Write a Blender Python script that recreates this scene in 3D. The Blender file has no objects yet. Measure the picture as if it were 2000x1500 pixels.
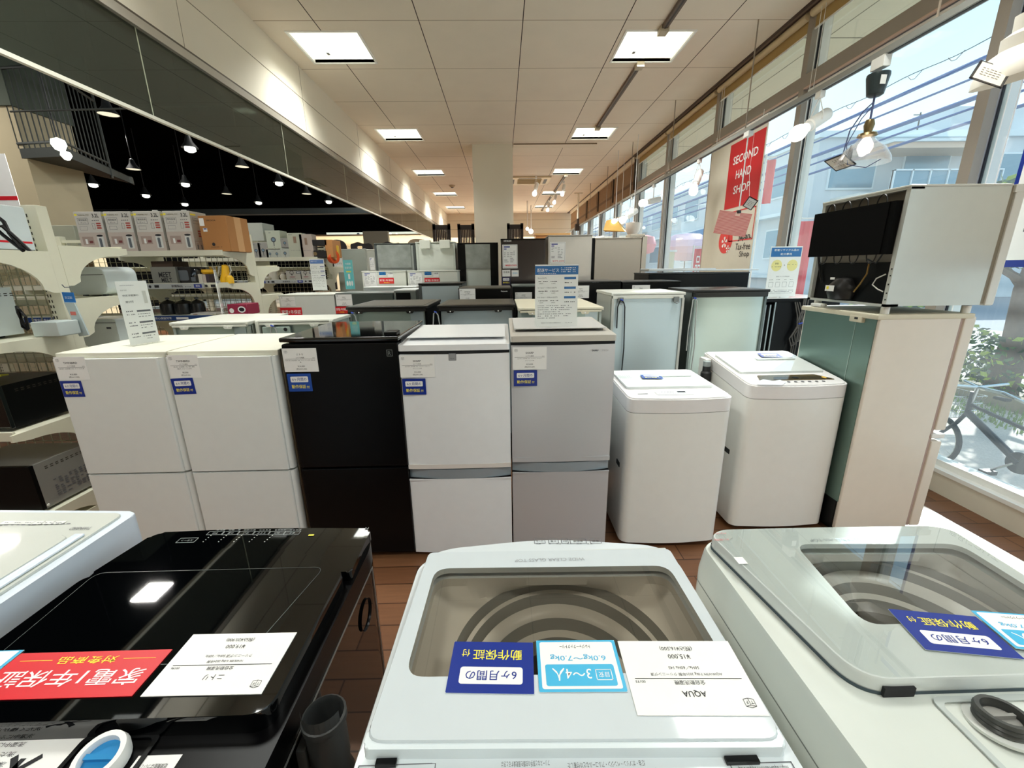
import bpy, bmesh, math, random
from mathutils import Vector, Matrix
random.seed(7)
SC = bpy.context.scene
COL = SC.collection
PI = math.pi

# ---------------------------------------------------------------- camera
FPX = 816.2
M0 = Vector((0.99967703, -0.02209582, -0.01255419))      # image right
M1 = Vector((-0.01795847, -0.26467911, -0.96416931))     # image down
M2 = Vector((0.01798128, 0.96408337, -0.26499043))       # view direction
CAM = Vector((0, 0, 1.44))
cam_d = bpy.data.cameras.new('camera')
cam_d.sensor_width = 36.0
cam_d.sensor_fit = 'HORIZONTAL'
cam_d.lens = FPX / 2000 * 36.0
cam_d.clip_start = 0.02
cam_d.clip_end = 300
cam = bpy.data.objects.new('camera', cam_d)
COL.objects.link(cam)
cam.matrix_world = Matrix((
    (M0.x, -M1.x, -M2.x, CAM.x), (M0.y, -M1.y, -M2.y, CAM.y), (M0.z, -M1.z, -M2.z, CAM.z), (0, 0, 0, 1)))
SC.camera = cam

def at(px, py, ax, v):
    """point of the place seen at a pixel of the 2000x1500 photo, on the plane x|y|z = v"""
    d = M0 * ((px - 1000) / FPX) + M1 * ((py - 750) / FPX) + M2
    i = 'xyz'.index(ax)
    return CAM + d * ((v - CAM[i]) / d[i])

# ---------------------------------------------------------------- view, sky, sun
SC.view_settings.view_transform = 'Standard'
SC.view_settings.look = 'None'
SC.view_settings.gamma = 1
SC.view_settings.use_curve_mapping = False
SC.view_settings.exposure = 0.22
SC.cycles.max_bounces = 8
SC.cycles.diffuse_bounces = 6
SC.cycles.glossy_bounces = 4
SC.cycles.transmission_bounces = 6
SC.cycles.transparent_max_bounces = 16
SC.cycles.sample_clamp_indirect = 6.0
SC.cycles.caustics_reflective = False
SC.cycles.caustics_refractive = False

def lin(c):
    return tuple((x / 12.92 if x <= 0.04045 else ((x + 0.055) / 1.055) ** 2.4) for x in c)
def rgb(r, g, b):
    return lin((r / 255, g / 255, b / 255)) + (1.0,)

W = bpy.data.worlds.new('sky'); SC.world = W; W.use_nodes = True
nt = W.node_tree; N = nt.nodes; Lk = nt.links
N.clear()
bg = N.new('ShaderNodeBackground'); out = N.new('ShaderNodeOutputWorld')
tc = N.new('ShaderNodeTexCoord'); sep = N.new('ShaderNodeSeparateXYZ')
ramp = N.new('ShaderNodeValToRGB')
ramp.color_ramp.elements[0].position = 0.0; ramp.color_ramp.elements[0].color = rgb(236, 247, 250)
ramp.color_ramp.elements[1].position = 0.75; ramp.color_ramp.elements[1].color = rgb(150, 200, 236)
e = ramp.color_ramp.elements.new(0.28); e.color = rgb(205, 234, 247)
nz = N.new('ShaderNodeTexNoise'); nz.inputs['Scale'].default_value = 2.2; nz.inputs['Detail'].default_value = 4
mx = N.new('ShaderNodeMixRGB'); mx.inputs[2].default_value = rgb(238, 246, 249)
rr = N.new('ShaderNodeValToRGB'); rr.color_ramp.elements[0].position = 0.45; rr.color_ramp.elements[1].position = 0.75
Lk.new(tc.outputs['Generated'], sep.inputs[0]); Lk.new(sep.outputs['Z'], ramp.inputs[0])
Lk.new(tc.outputs['Generated'], nz.inputs['Vector']); Lk.new(nz.outputs['Fac'], rr.inputs[0])
Lk.new(rr.outputs[0], mx.inputs[0]); Lk.new(ramp.outputs[0], mx.inputs[1]); Lk.new(mx.outputs[0], bg.inputs[0])
SKY = 1.5
bg.inputs[1].default_value = SKY
Lk.new(bg.outputs[0], out.inputs[0])

SUN_AZ = math.radians(40)      # from +x towards +y
SUN_EL = math.radians(30)
sd = bpy.data.lights.new('sun', 'SUN'); sd.energy = 7.0; sd.angle = math.radians(0.6); sd.color = (1.0, 0.95, 0.87)
so = bpy.data.objects.new('sun', sd); COL.objects.link(so)
sdir = Vector((math.cos(SUN_AZ) * math.cos(SUN_EL), math.sin(SUN_AZ) * math.cos(SUN_EL), math.sin(SUN_EL)))
so.rotation_euler = sdir.to_track_quat('Z', 'Y').to_euler()
so.location = sdir * 30

def area(name, loc, sx, sy, power, color=(1, 1, 1), rot=(0, 0, 0), portal=False, spread=None):
    d = bpy.data.lights.new(name, 'AREA'); d.shape = 'RECTANGLE'; d.size = sx; d.size_y = sy
    d.energy = power; d.color = color
    if portal: d.cycles.is_portal = True
    if spread: d.spread = spread
    o = bpy.data.objects.new(name, d); COL.objects.link(o); o.location = loc; o.rotation_euler = rot
    return o
# fluorescent rows of the ceiling (the fittings themselves are built below)
LAMPS = [(x, 5.02 + 2.83 * k) for x in (-1.66, 1.56) for k in range(5)] + [(-1.66, 2.19), (1.56, 2.19), (-1.66, -0.64), (1.56, -0.64)]
LAMP_POWER = 25
for x, y in LAMPS:
    area('ceiling_lamp_light', (x, y, 3.585), 0.6, 0.6, LAMP_POWER, (0.97, 1.0, 0.955), spread=math.radians(125))
# lights of the tall dark hall on the left
for x, y in ((-4.5, 4.5), (-7.5, 5.5), (-4.5, 8.5), (-8, 10), (-4.0, 12.5), (-3.6, 1.5)):
    area('hall_light', (x, y, 4.2), 0.3, 0.3, 40, (1.0, 0.96, 0.9))
for x, y in ((-6, 20.5), (-2, 21.5), (1.5, 21.5)):
    area('far_room_light', (x, y, 2.75), 2.0, 1.0, 420, (1.0, 0.96, 0.88))

# ---------------------------------------------------------------- materials
MATS = {}
def mat(name, c=(200, 200, 200), rough=0.5, metal=0.0, coat=0.0, emit=None, estr=1.0, noise=0.0, nscale=20, bump=0.0, alpha=None, spec=None, stretch=None):
    if name in MATS: return MATS[name]
    m = bpy.data.materials.new(name); m.use_nodes = True
    nt = m.node_tree; b = nt.nodes['Principled BSDF']
    col = rgb(*c)
    b.inputs['Base Color'].default_value = col
    b.inputs['Roughness'].default_value = rough
    b.inputs['Metallic'].default_value = metal
    b.inputs['Coat Weight'].default_value = coat
    b.inputs['Coat Roughness'].default_value = 0.05
    if spec is not None: b.inputs['Specular IOR Level'].default_value = spec
    if emit is not None:
        b.inputs['Emission Color'].default_value = rgb(*emit); b.inputs['Emission Strength'].default_value = estr
    # procedural unevenness, so that no surface is perfectly uniform
    t = nt.nodes.new('ShaderNodeTexCoord'); n = nt.nodes.new('ShaderNodeTexNoise')
    n.inputs['Scale'].default_value = nscale; n.inputs['Detail'].default_value = 5
    vec = t.outputs['Object']
    if stretch:
        mp = nt.nodes.new('ShaderNodeMapping'); mp.inputs['Scale'].default_value = stretch
        nt.links.new(vec, mp.inputs[0]); vec = mp.outputs[0]
    nt.links.new(vec, n.inputs['Vector'])
    amt = noise if noise else 0.03
    mr = nt.nodes.new('ShaderNodeMapRange'); mr.inputs['To Min'].default_value = 1 - amt; mr.inputs['To Max'].default_value = 1 + amt
    nt.links.new(n.outputs['Fac'], mr.inputs['Value'])
    vm = nt.nodes.new('ShaderNodeVectorMath'); vm.operation = 'SCALE'; vm.inputs[0].default_value = col[:3]
    nt.links.new(mr.outputs[0], vm.inputs['Scale'])
    nt.links.new(vm.outputs[0], b.inputs['Base Color'])
    if bump:
        bp = nt.nodes.new('ShaderNodeBump'); bp.inputs['Strength'].default_value = bump; bp.inputs['Distance'].default_value = 0.002
        nt.links.new(n.outputs['Fac'], bp.inputs['Height']); nt.links.new(bp.outputs[0], b.inputs['Normal'])
    MATS[name] = m
    return m

def glassmat(name, tint=(255, 255, 255), gloss_rough=0.0, ior=1.5, haze=0.0, hazec=(220, 230, 235), boost=1.0):
    """thin pane: transparent with Fresnel reflection, optionally an added haze for window film and veiling brightness"""
    if name in MATS: return MATS[name]
    m = bpy.data.materials.new(name); m.use_nodes = True
    nt = m.node_tree; N = nt.nodes; N.clear(); L = nt.links
    o = N.new('ShaderNodeOutputMaterial'); tr = N.new('ShaderNodeBsdfTransparent'); tr.inputs[0].default_value = rgb(*tint)
    gl = N.new('ShaderNodeBsdfGlossy'); gl.inputs['Roughness'].default_value = gloss_rough; gl.inputs[0].default_value = (1, 1, 1, 1)
    fr = N.new('ShaderNodeFresnel'); fr.inputs[0].default_value = ior
    ge = N.new('ShaderNodeNewGeometry'); mi = N.new('ShaderNodeMapRange'); mi.inputs['To Min'].default_value = ior; mi.inputs['To Max'].default_value = 1 / ior
    L.new(ge.outputs['Backfacing'], mi.inputs['Value']); L.new(mi.outputs[0], fr.inputs[0])
    mu = N.new('ShaderNodeMath'); mu.operation = 'MULTIPLY'; mu.inputs[1].default_value = boost; mu.use_clamp = True
    mix = N.new('ShaderNodeMixShader')
    L.new(fr.outputs[0], mu.inputs[0]); L.new(mu.outputs[0], mix.inputs[0])
    first = tr.outputs[0]
    if haze:
        df = N.new('ShaderNodeBsdfTranslucent'); df.inputs[0].default_value = rgb(*hazec)
        nz = N.new('ShaderNodeTexNoise'); nz.inputs['Scale'].default_value = 1.5; nz.inputs['Detail'].default_value = 8
        tcd = N.new('ShaderNodeTexCoord'); L.new(tcd.outputs['Object'], nz.inputs['Vector'])
        mr = N.new('ShaderNodeMapRange'); mr.inputs['To Min'].default_value = haze * 0.7; mr.inputs['To Max'].default_value = haze * 1.3
        L.new(nz.outputs['Fac'], mr.inputs['Value'])
        m2 = N.new('ShaderNodeMixShader'); L.new(mr.outputs[0], m2.inputs[0]); L.new(tr.outputs[0], m2.inputs[1]); L.new(df.outputs[0], m2.inputs[2])
        first = m2.outputs[0]
    L.new(first, mix.inputs[1]); L.new(gl.outputs[0], mix.inputs[2]); L.new(mix.outputs[0], o.inputs[0])
    MATS[name] = m
    return m

# ---------------------------------------------------------------- mesh builder
_txt = {}
_made_boxes = 0
class P:
    """collects geometry; done() links it as ONE mesh object"""
    def __init__(s, m=None):
        s.bm = bmesh.new(); s.mats = []; s.mi = 0
        if m: s.m(m)
    def m(s, mt):
        if mt not in s.mats: s.mats.append(mt)
        s.mi = s.mats.index(mt); return s
    def _fin(s, geom_faces):
        for f in geom_faces: f.material_index = s.mi
    def box(s, x0, x1, y0, y1, z0, z1, bev=0.0, seg=2, M=None):
        r = bmesh.ops.create_cube(s.bm, size=1.0)
        vs = r['verts']
        for v in vs:
            v.co = Vector(((x0 + x1) / 2 + v.co.x * (x1 - x0), (y0 + y1) / 2 + v.co.y * (y1 - y0), (z0 + z1) / 2 + v.co.z * (z1 - z0)))
        fs = set(f for v in vs for f in v.link_faces)
        s._fin(fs)
        if bev > 0:
            es = list(set(e for v in vs for e in v.link_edges))
            r = bmesh.ops.bevel(s.bm, geom=es, offset=bev, segments=seg, affect='EDGES', profile=0.5)
            s._fin(r['faces']); vs = list(set(v for f in r['faces'] for v in f.verts) | set(v for v in vs if v.is_valid))
            allv = set(vs)
            vs = list(allv)
            for f in r['faces']: f.smooth = True
        if M is not None: bmesh.ops.transform(s.bm, matrix=M, verts=vs)
        return s
    def face(s, pts, smooth=False):
        vs = [s.bm.verts.new(p) for p in pts]
        f = s.bm.faces.new(vs); f.material_index = s.mi; f.smooth = smooth
        return s
    def slab(s, pts, z0, z1, M=None, bev=0.0, seg=2, cap=True):
        """prism over a plan outline; z0/z1 numbers or functions of (x,y)"""
        f0 = z0 if callable(z0) else (lambda x, y: z0)
        f1 = z1 if callable(z1) else (lambda x, y: z1)
        lo = [s.bm.verts.new((x, y, f0(x, y))) for x, y in pts]
        hi = [s.bm.verts.new((x, y, f1(x, y))) for x, y in pts]
        n = len(pts); fs = []
        if cap:
            fs.append(s.bm.faces.new(list(reversed(lo)))); top = s.bm.faces.new(hi); fs.append(top)
        for i in range(n):
            j = (i + 1) % n
            f = s.bm.faces.new((lo[i], lo[j], hi[j], hi[i])); f.smooth = n > 12; fs.append(f)
        s._fin(fs)
        vs = lo + hi
        if bev > 0 and cap:
            r = bmesh.ops.bevel(s.bm, geom=list(top.edges), offset=bev, segments=seg, affect='EDGES', profile=0.5)
            s._fin(r['faces'])
            for f in r['faces']: f.smooth = True
            vs = list(set(v for v in vs if v.is_valid) | set(v for f in r['faces'] for v in f.verts))
        if M is not None: bmesh.ops.transform(s.bm, matrix=M, verts=vs)
        return s
    def ring(s, outer, inner, z0, z1, M=None):
        n = len(outer); f0 = z0 if callable(z0) else (lambda x, y: z0); f1 = z1 if callable(z1) else (lambda x, y: z1)
        a = [s.bm.verts.new((x, y, f1(x, y))) for x, y in outer]; b = [s.bm.verts.new((x, y, f1(x, y))) for x, y in inner]
        c = [s.bm.verts.new((x, y, f0(x, y))) for x, y in outer]; d = [s.bm.verts.new((x, y, f0(x, y))) for x, y in inner]
        fs = []
        for i in range(n):
            j = (i + 1) % n
            fs += [s.bm.faces.new((a[i], a[j], b[j], b[i])), s.bm.faces.new((c[j], c[i], d[i], d[j])),
                   s.bm.faces.new((c[i], c[j], a[j], a[i])), s.bm.faces.new((b[i], b[j], d[j], d[i]))]
        s._fin(fs)
        if M is not None: bmesh.ops.transform(s.bm, matrix=M, verts=a + b + c + d)
        return s
    def tube(s, pts, r, n=8, closed=False, caps=True):
        pts = [Vector(p) for p in pts]; k = len(pts)
        rr = r if isinstance(r, (list, tuple)) else [r] * k
        rings = []; prev = None
        for i, p in enumerate(pts):
            if closed: t = pts[(i + 1) % k] - pts[i - 1]
            else: t = pts[min(i + 1, k - 1)] - pts[max(i - 1, 0)]
            if t.length < 1e-9: t = Vector((0, 0, 1))
            t.normalize()
            if prev is None:
                u = t.orthogonal().normalized()
            else:
                u = prev - t * prev.dot(t)
                u = u.normalized() if u.length > 1e-6 else t.orthogonal().normalized()
            prev = u; v = t.cross(u)
            rings.append([s.bm.verts.new(p + (u * math.cos(a) + v * math.sin(a)) * rr[i]) for a in [2 * PI * q / n for q in range(n)]])
        fs = []
        for i in range(k if closed else k - 1):
            A = rings[i]; B = rings[(i + 1) % k]
            for q in range(n):
                f = s.bm.faces.new((A[q], A[(q + 1) % n], B[(q + 1) % n], B[q])); f.smooth = n > 4; fs.append(f)
        if caps and not closed:
            fs.append(s.bm.faces.new(list(reversed(rings[0])))); fs.append(s.bm.faces.new(rings[-1]))
        s._fin(fs); return s
    def lathe(s, prof, n=32, M=None, c=(0, 0, 0), smooth=True):
        rings = []; vs = []
        for r, z in prof:
            if r < 1e-6: rg = [s.bm.verts.new((c[0], c[1], c[2] + z))]
            else: rg = [s.bm.verts.new((c[0] + r * math.cos(2 * PI * q / n), c[1] + r * math.sin(2 * PI * q / n), c[2] + z)) for q in range(n)]
            rings.append(rg); vs += rg
        fs = []
        for A, B in zip(rings, rings[1:]):
            for q in range(n):
                q2 = (q + 1) % n
                if len(A) == 1 and len(B) == 1: continue
                if len(A) == 1: f = s.bm.faces.new((A[0], B[q2], B[q]))
                elif len(B) == 1: f = s.bm.faces.new((A[q], A[q2], B[0]))
                else: f = s.bm.faces.new((A[q], A[q2], B[q2], B[q]))
                f.smooth = smooth; fs.append(f)
        s._fin(fs)
        if M is not None: bmesh.ops.transform(s.bm, matrix=M, verts=vs)
        return s
    def rect(s, M, x0, x1, y0, y1, z=0.0, r=0.0):
        """flat rectangle in the local plane of M (print on a surface)"""
        pts = rrect(x0, x1, y0, y1, r) if r else [(x0, y0), (x1, y0), (x1, y1), (x0, y1)]
        vs = [s.bm.verts.new(M @ Vector((x, y, z))) for x, y in pts]
        f = s.bm.faces.new(vs); f.material_index = s.mi
        return s
    def frame(s, M, x0, x1, y0, y1, t, z=0.0):
        s.rect(M, x0, x1, y0, y0 + t, z); s.rect(M, x0, x1, y1 - t, y1, z); s.rect(M, x0, x0 + t, y0, y1, z); s.rect(M, x1 - t, x1, y0, y1, z)
        return s
    def disc(s, M, cx, cy, rx, ry=None, z=0.0, n=24):
        ry = ry or rx
        vs = [s.bm.verts.new(M @ Vector((cx + rx * math.cos(2 * PI * q / n), cy + ry * math.sin(2 * PI * q / n), z))) for q in range(n)]
        f = s.bm.faces.new(vs); f.material_index = s.mi
        return s
    def text(s, M, txt, x, y, h, w=None, z=0.0004, align='C', bold=0.0):
        """lettering laid in the local plane of M; h = cap height, w = forced width"""
        bold = min(bold, .005 if any(ord(ch) > 0x2E80 for ch in txt) else .016)
        key = (txt, bold)
        if key not in _txt:
            cu = bpy.data.curves.new('t', 'FONT'); cu.body = txt; cu.size = 1; cu.resolution_u = 2; cu.offset = bold
            ob = bpy.data.objects.new('t', cu); COL.objects.link(ob)
            bpy.context.view_layer.update()
            me = bpy.data.meshes.new_from_object(ob.evaluated_get(bpy.context.evaluated_depsgraph_get()))
            bpy.data.objects.remove(ob); bpy.data.curves.remove(cu)
            vs = [v.co.copy() for v in me.vertices]; fs = [tuple(p.vertices) for p in me.polygons]
            bpy.data.meshes.remove(me)
            if vs:
                x0 = min(v.x for v in vs); x1 = max(v.x for v in vs); y0 = min(v.y for v in vs); y1 = max(v.y for v in vs)
            else: x0 = y0 = 0; x1 = y1 = 1
            _txt[key] = (vs, fs, x0, x1, y0, y1)
        vs, fs, x0, x1, y0, y1 = _txt[key]
        if not vs: return s
        sy = h / max(y1 - y0, 1e-6); sx = (w / max(x1 - x0, 1e-6)) if w else sy
        ox = x - (0 if align == 'L' else (x1 - x0) * sx / 2 if align == 'C' else (x1 - x0) * sx)
        bv = [s.bm.verts.new(M @ Vector((ox + (v.x - x0) * sx, y + (v.y - y0) * sy, z))) for v in vs]
        for f in fs:
            try:
                q = s.bm.faces.new([bv[i] for i in f]); q.material_index = s.mi
            except ValueError: pass
        return s
    def dashes(s, M, x0, x1, y, h, n, seed=0, z=0.0004):
        """a line of small print too fine to read in the photo"""
        rnd = random.Random(seed * 977 + int(abs(y) * 1e5)); x = x0; step = (x1 - x0) / n
        for i in range(n):
            wd = step * rnd.uniform(0.45, 0.85)
            if rnd.random() < 0.88: s.rect(M, x, x + wd, y, y + h * rnd.uniform(0.7, 1.0), z)
            x += step
        return s
    def split(s, name, parent=None, label=None):
        """link every separate piece as an object (part) of its own"""
        bm = s.bm; bm.verts.ensure_lookup_table(); seen = set(); out = []
        for v in bm.verts:
            if v in seen: continue
            st = [v]; isl = []; seen.add(v)
            while st:
                q = st.pop(); isl.append(q)
                for e in q.link_edges:
                    w = e.other_vert(q)
                    if w not in seen: seen.add(w); st.append(w)
            r = P(); r.mats = list(s.mats); mp = {q: r.bm.verts.new(q.co) for q in isl}
            for f in set(f for q in isl for f in q.link_faces):
                g = r.bm.faces.new([mp[q] for q in f.verts]); g.material_index = f.material_index; g.smooth = f.smooth
            used = sorted(set(f.material_index for f in r.bm.faces))
            for f in r.bm.faces: f.material_index = used.index(f.material_index)
            r.mats = [s.mats[i] for i in used]
            out.append(r.done(name, parent, label))
        bm.free(); return out
    def done(s, name, parent=None, label=None, smooth_all=False):
        me = bpy.data.meshes.new(name)
        if smooth_all:
            for f in s.bm.faces: f.smooth = True
        s.bm.to_mesh(me); s.bm.free()
        for m in s.mats: me.materials.append(m)
        o = bpy.data.objects.new(name, me); COL.objects.link(o)
        if any(q.use_smooth for q in me.polygons):
            me.set_sharp_from_angle(angle=math.radians(38))
            wn = o.modifiers.new('shading', 'WEIGHTED_NORMAL'); wn.keep_sharp = True; wn.weight = 80
        if parent is not None:
            o.parent = parent
            if parent.type == 'EMPTY' or True:
                o.matrix_parent_inverse = wm(parent).inverted()
        if label: o['label'] = label
        return o

def wm(o):
    m = Matrix.LocRotScale(o.location, o.rotation_euler, o.scale)
    return (wm(o.parent) @ o.matrix_parent_inverse @ m) if o.parent else m

def thing(name, label, cat, loc=(0, 0, 0), group=None, kind=None):
    o = bpy.data.objects.new(name, None); COL.objects.link(o); o.location = loc
    o.empty_display_size = 0.1
    o['label'] = label; o['category'] = cat
    if group: o['group'] = group
    if kind: o['kind'] = kind
    return o
def tag(o, label, cat, group=None, kind=None):
    o['label'] = label; o['category'] = cat
    if group: o['group'] = group
    if kind: o['kind'] = kind
    return o
def struct(o, label=None):
    o['kind'] = 'structure'
    if label: o['label'] = label
    return o
def dup(root, delta, label=None, group=None, rotz=0):
    r = root.copy(); COL.objects.link(r); r.location = root.location + Vector(delta)
    if rotz: r.rotation_euler.z += rotz
    if label: r['label'] = label
    if group: r['group'] = group
    for ch in list(root.children):
        c = ch.copy(); COL.objects.link(c); c.parent = r; c.matrix_parent_inverse = ch.matrix_parent_inverse.copy()
        for g in list(ch.children):
            d = g.copy(); COL.objects.link(d); d.parent = c; d.matrix_parent_inverse = g.matrix_parent_inverse.copy()
    return r

def rrect(x0, x1, y0, y1, r, n=4):
    pts = []
    for cx, cy, a0 in ((x1 - r, y0 + r, -90), (x1 - r, y1 - r, 0), (x0 + r, y1 - r, 90), (x0 + r, y0 + r, 180)):
        for k in range(n + 1):
            a = math.radians(a0 + 90 * k / n); pts.append((cx + r * math.cos(a), cy + r * math.sin(a)))
    return pts
def rpoly(pts, r, n=5):
    """polygon with rounded corners"""
    out = []; k = len(pts)
    rs = r if isinstance(r, (list, tuple)) else [r] * k
    for i in range(k):
        p = Vector(pts[i]); a = Vector(pts[i - 1]) - p; b = Vector(pts[(i + 1) % k]) - p
        d = min(rs[i], a.length * .49, b.length * .49)
        A = p + a.normalized() * d; B = p + b.normalized() * d
        for q in range(n + 1):
            t = q / n; v = A * (1 - t) ** 2 + p * 2 * t * (1 - t) + B * t * t
            out.append((v.x, v.y))
    return out
def plane(o, u, v):
    """matrix of a printed surface: origin o, axes u (reading direction) and v (up of the letters)"""
    u = Vector(u).normalized(); v = Vector(v).normalized(); n = u.cross(v)
    return Matrix(((u.x, v.x, n.x, o[0]), (u.y, v.y, n.y, o[1]), (u.z, v.z, n.z, o[2]), (0, 0, 0, 1)))
def FR(x, y, z):    # facing the camera side (-y)
    return plane((x, y, z), (1, 0, 0), (0, 0, 1))
def UD(x, y, z, a=0):    # lying on a top, lettering upside down for the camera
    return plane((x, y, z), (-math.cos(a), -math.sin(a), 0), (math.sin(a), -math.cos(a), 0))
# ================================================================ STRUCTURE
CEIL = 3.62; XL = -2.2; XG = 2.85; YEND = 18.2
def ceil_mat():
    m = mat('ceiling_panel', (240, 229, 212), 0.85, noise=0.05, nscale=3)
    nt = m.node_tree; N = nt.nodes; L = nt.links; b = N['Principled BSDF']
    src = b.inputs['Base Color'].links[0].from_socket
    g = N.new('ShaderNodeNewGeometry'); s = N.new('ShaderNodeSeparateXYZ'); L.new(g.outputs['Position'], s.inputs[0])
    def seam(sock, off, per, wd):
        a = N.new('ShaderNodeMath'); a.operation = 'SUBTRACT'; a.inputs[1].default_value = off - per * 40; L.new(sock, a.inputs[0])
        d = N.new('ShaderNodeMath'); d.operation = 'MODULO'; d.inputs[1].default_value = per; L.new(a.outputs[0], d.inputs[0])
        c = N.new('ShaderNodeMath'); c.operation = 'LESS_THAN'; c.inputs[1].default_value = wd; L.new(d.outputs[0], c.inputs[0])
        return c.outputs[0]
    sx = seam(s.outputs['X'], -0.722, 0.9445, 0.009); sy = seam(s.outputs['Y'], 4.531, 0.9435, 0.007)
    m1 = N.new('ShaderNodeMixRGB'); m1.inputs[2].default_value = rgb(150, 128, 100); L.new(sy, m1.inputs[0]); L.new(src, m1.inputs[1])
    m2 = N.new('ShaderNodeMixRGB'); m2.inputs[2].default_value = rgb(70, 55, 42); L.new(sx, m2.inputs[0]); L.new(m1.outputs[0], m2.inputs[1])
    L.new(m2.outputs[0], b.inputs['Base Color']); return m
def wood_mat():
    m = mat('wood_floor', (124, 84, 56), 0.42, noise=0.25, nscale=6, stretch=(1.0, 14, 1), bump=0.05)
    nt = m.node_tree; N = nt.nodes; L = nt.links; b = N['Principled BSDF']
    src = b.inputs['Base Color'].links[0].from_socket
    t = N.new('ShaderNodeTexCoord'); br = N.new('ShaderNodeTexBrick')
    L.new(t.outputs['Object'], br.inputs['Vector']); br.inputs['Scale'].default_value = 1.0
    br.inputs['Brick Width'].default_value = 0.9; br.inputs['Row Height'].default_value = 0.12; br.inputs['Mortar Size'].default_value = 0.003
    br.inputs['Color1'].default_value = (1, 1, 1, 1); br.inputs['Color2'].default_value = (.72, .66, .6, 1); br.inputs['Mortar'].default_value = (.25, .18, .12, 1)
    mm = N.new('ShaderNodeMixRGB'); mm.blend_type = 'MULTIPLY'; mm.inputs[0].default_value = 1
    L.new(src, mm.inputs[1]); L.new(br.outputs['Color'], mm.inputs[2]); L.new(mm.outputs[0], b.inputs['Base Color'])
    return m
CREAM = mat('cream_wall', (232, 224, 206), 0.8, nscale=2, noise=0.03)
ALU = mat('aluminium_frame', (196, 196, 194), 0.35, 0.3)
TAUPE = mat('taupe_shaded_frame', (152, 143, 132), 0.5)  # on the mullions, aluminium with its warm indoor shade put into the colour
GASKET = mat('black_gasket', (30, 34, 44), 0.6)
WHITE = mat('white_paint', (238, 238, 234), 0.5)
BLACKW = mat('black_wall', (6, 6, 6), 0.95, spec=0.0)
HALLGREEN = mat('dark_green_paint', (70, 78, 66), 0.8)
BEIGE = mat('beige_column', (176, 164, 134), 0.8, noise=0.06, nscale=4)
WIREM = mat('dark_wire', (40, 42, 46), 0.6)

p = P(wood_mat()); p.box(-16, XG + .1, -3, 18.3, -0.1, 0.0); struct(p.done('floor'))
p = P(mat('far_floor_bounce', (206, 200, 186), .5)); p.box(-16, XG + .1, 18.3, 27, -0.1, 0.0); struct(p.done('floor_far'))  # pale floor added so that its bounce keeps the far ceiling cream
# ceiling of the window zone, with openings for the recessed fittings
p = P(ceil_mat()); LW = 0.335
xs = [XL - .02, -1.66 - LW, -1.66 + LW, 1.56 - LW, 1.56 + LW, 2.74]
ys = sorted([-3, YEND] + [y + s * .315 for x, y in LAMPS for s in (-1, 1) if x < 0])
for i in range(len(xs) - 1):
    for j in range(len(ys) - 1):
        if i in (1, 3) and j % 2 == 1: continue
        p.box(xs[i], xs[i + 1], ys[j], ys[j + 1], CEIL, CEIL + .03)
struct(p.done('ceiling'))
# upstand between the window zone and the dark hall
p = P(CREAM); p.box(XL - .12, XL, -3, YEND + .3, 2.96, CEIL + .3)
p.m(mat('seam_line', (150, 140, 122), .8)); p.box(XL, XL + .002, -3, YEND, 3.30, 3.306)
for k in range(12): p.box(XL, XL + .0015, -2.2 + 1.9 * k, -2.196 + 1.9 * k, 2.97, CEIL)
struct(p.done('wall_left'))
# end fascia
p = P(CREAM); p.box(XL - .1, XG, YEND, YEND + .15, 2.72, CEIL)
p.m(mat('seam_line2', (170, 155, 130), .8)); p.box(XL, XG, YEND - .003, YEND, 3.36, 3.37); p.box(XL, XG, YEND - .003, YEND, 3.02, 3.03)
struct(p.done('trim_1'))
p = P(mat('warm_far_wall', (244, 234, 214), .8)); p.box(-10.2, XG + .2, 26, 26.1, 0, 4); p.m(BLACKW); p.box(-16, -10.2, 26, 26.1, 0, 4); struct(p.done('wall_back'))
p = P(mat('far_ceiling', (236, 222, 196), .8)); p.box(-12, XG + .1, YEND + .15, 26, 2.84, 2.9); struct(p.done('ceiling_far'))
p = P(CREAM); p.box(XL - .5, XL + .05, 17.9, 18.4, 0, 3); struct(p.done('trim_2'))
# behind the camera: the shop goes on
p = P(CREAM); p.box(-16, XG + .1, -3.1, -3, 0, 4.2); struct(p.done('wall_front'))
# column
cx0, cx1, cy0 = -0.51, 0.223, 8.41
p = P(CREAM); p.box(cx0, cx1, cy0, cy0 + .73, 0, CEIL); struct(p.done('trim_3'))
# ---- dark hall
p = P(BLACKW); p.box(-16, XL - .12, -3, 18.0, 5.2, 5.3); struct(p.done('ceiling_hall'))
p = P(BLACKW); p.box(-16.1, -16, -3, 26, 0, 5.3); struct(p.done('wall_hall'))
p = P(BLACKW); p.box(-16, XL - .15, 17.4, 17.6, 2.92, 5.3); struct(p.done('wall_hall_end'))
p = P(mat('dark_beam', (24, 34, 34), .7)); p.box(-16, XL - .2, 13.0, 13.25, 3.05, 3.2); struct(p.done('trim_4'))
# beige concrete column with the balcony landing
p = P(BEIGE); p.box(-8.2, -6.5, 6.5, 7.3, 0, 3.62); p.m(HALLGREEN); p.box(-8.25, -6.48, 6.47, 7.33, 3.62, 5.2); struct(p.done('trim_5'))
# far lit opening of the hall: pale partition
p = P(mat('grey_partition', (150, 146, 128), .8)); p.box(-5.3, -4.35, 17.0, 17.2, 0, 2.9); struct(p.done('wall_partition'))

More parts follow.
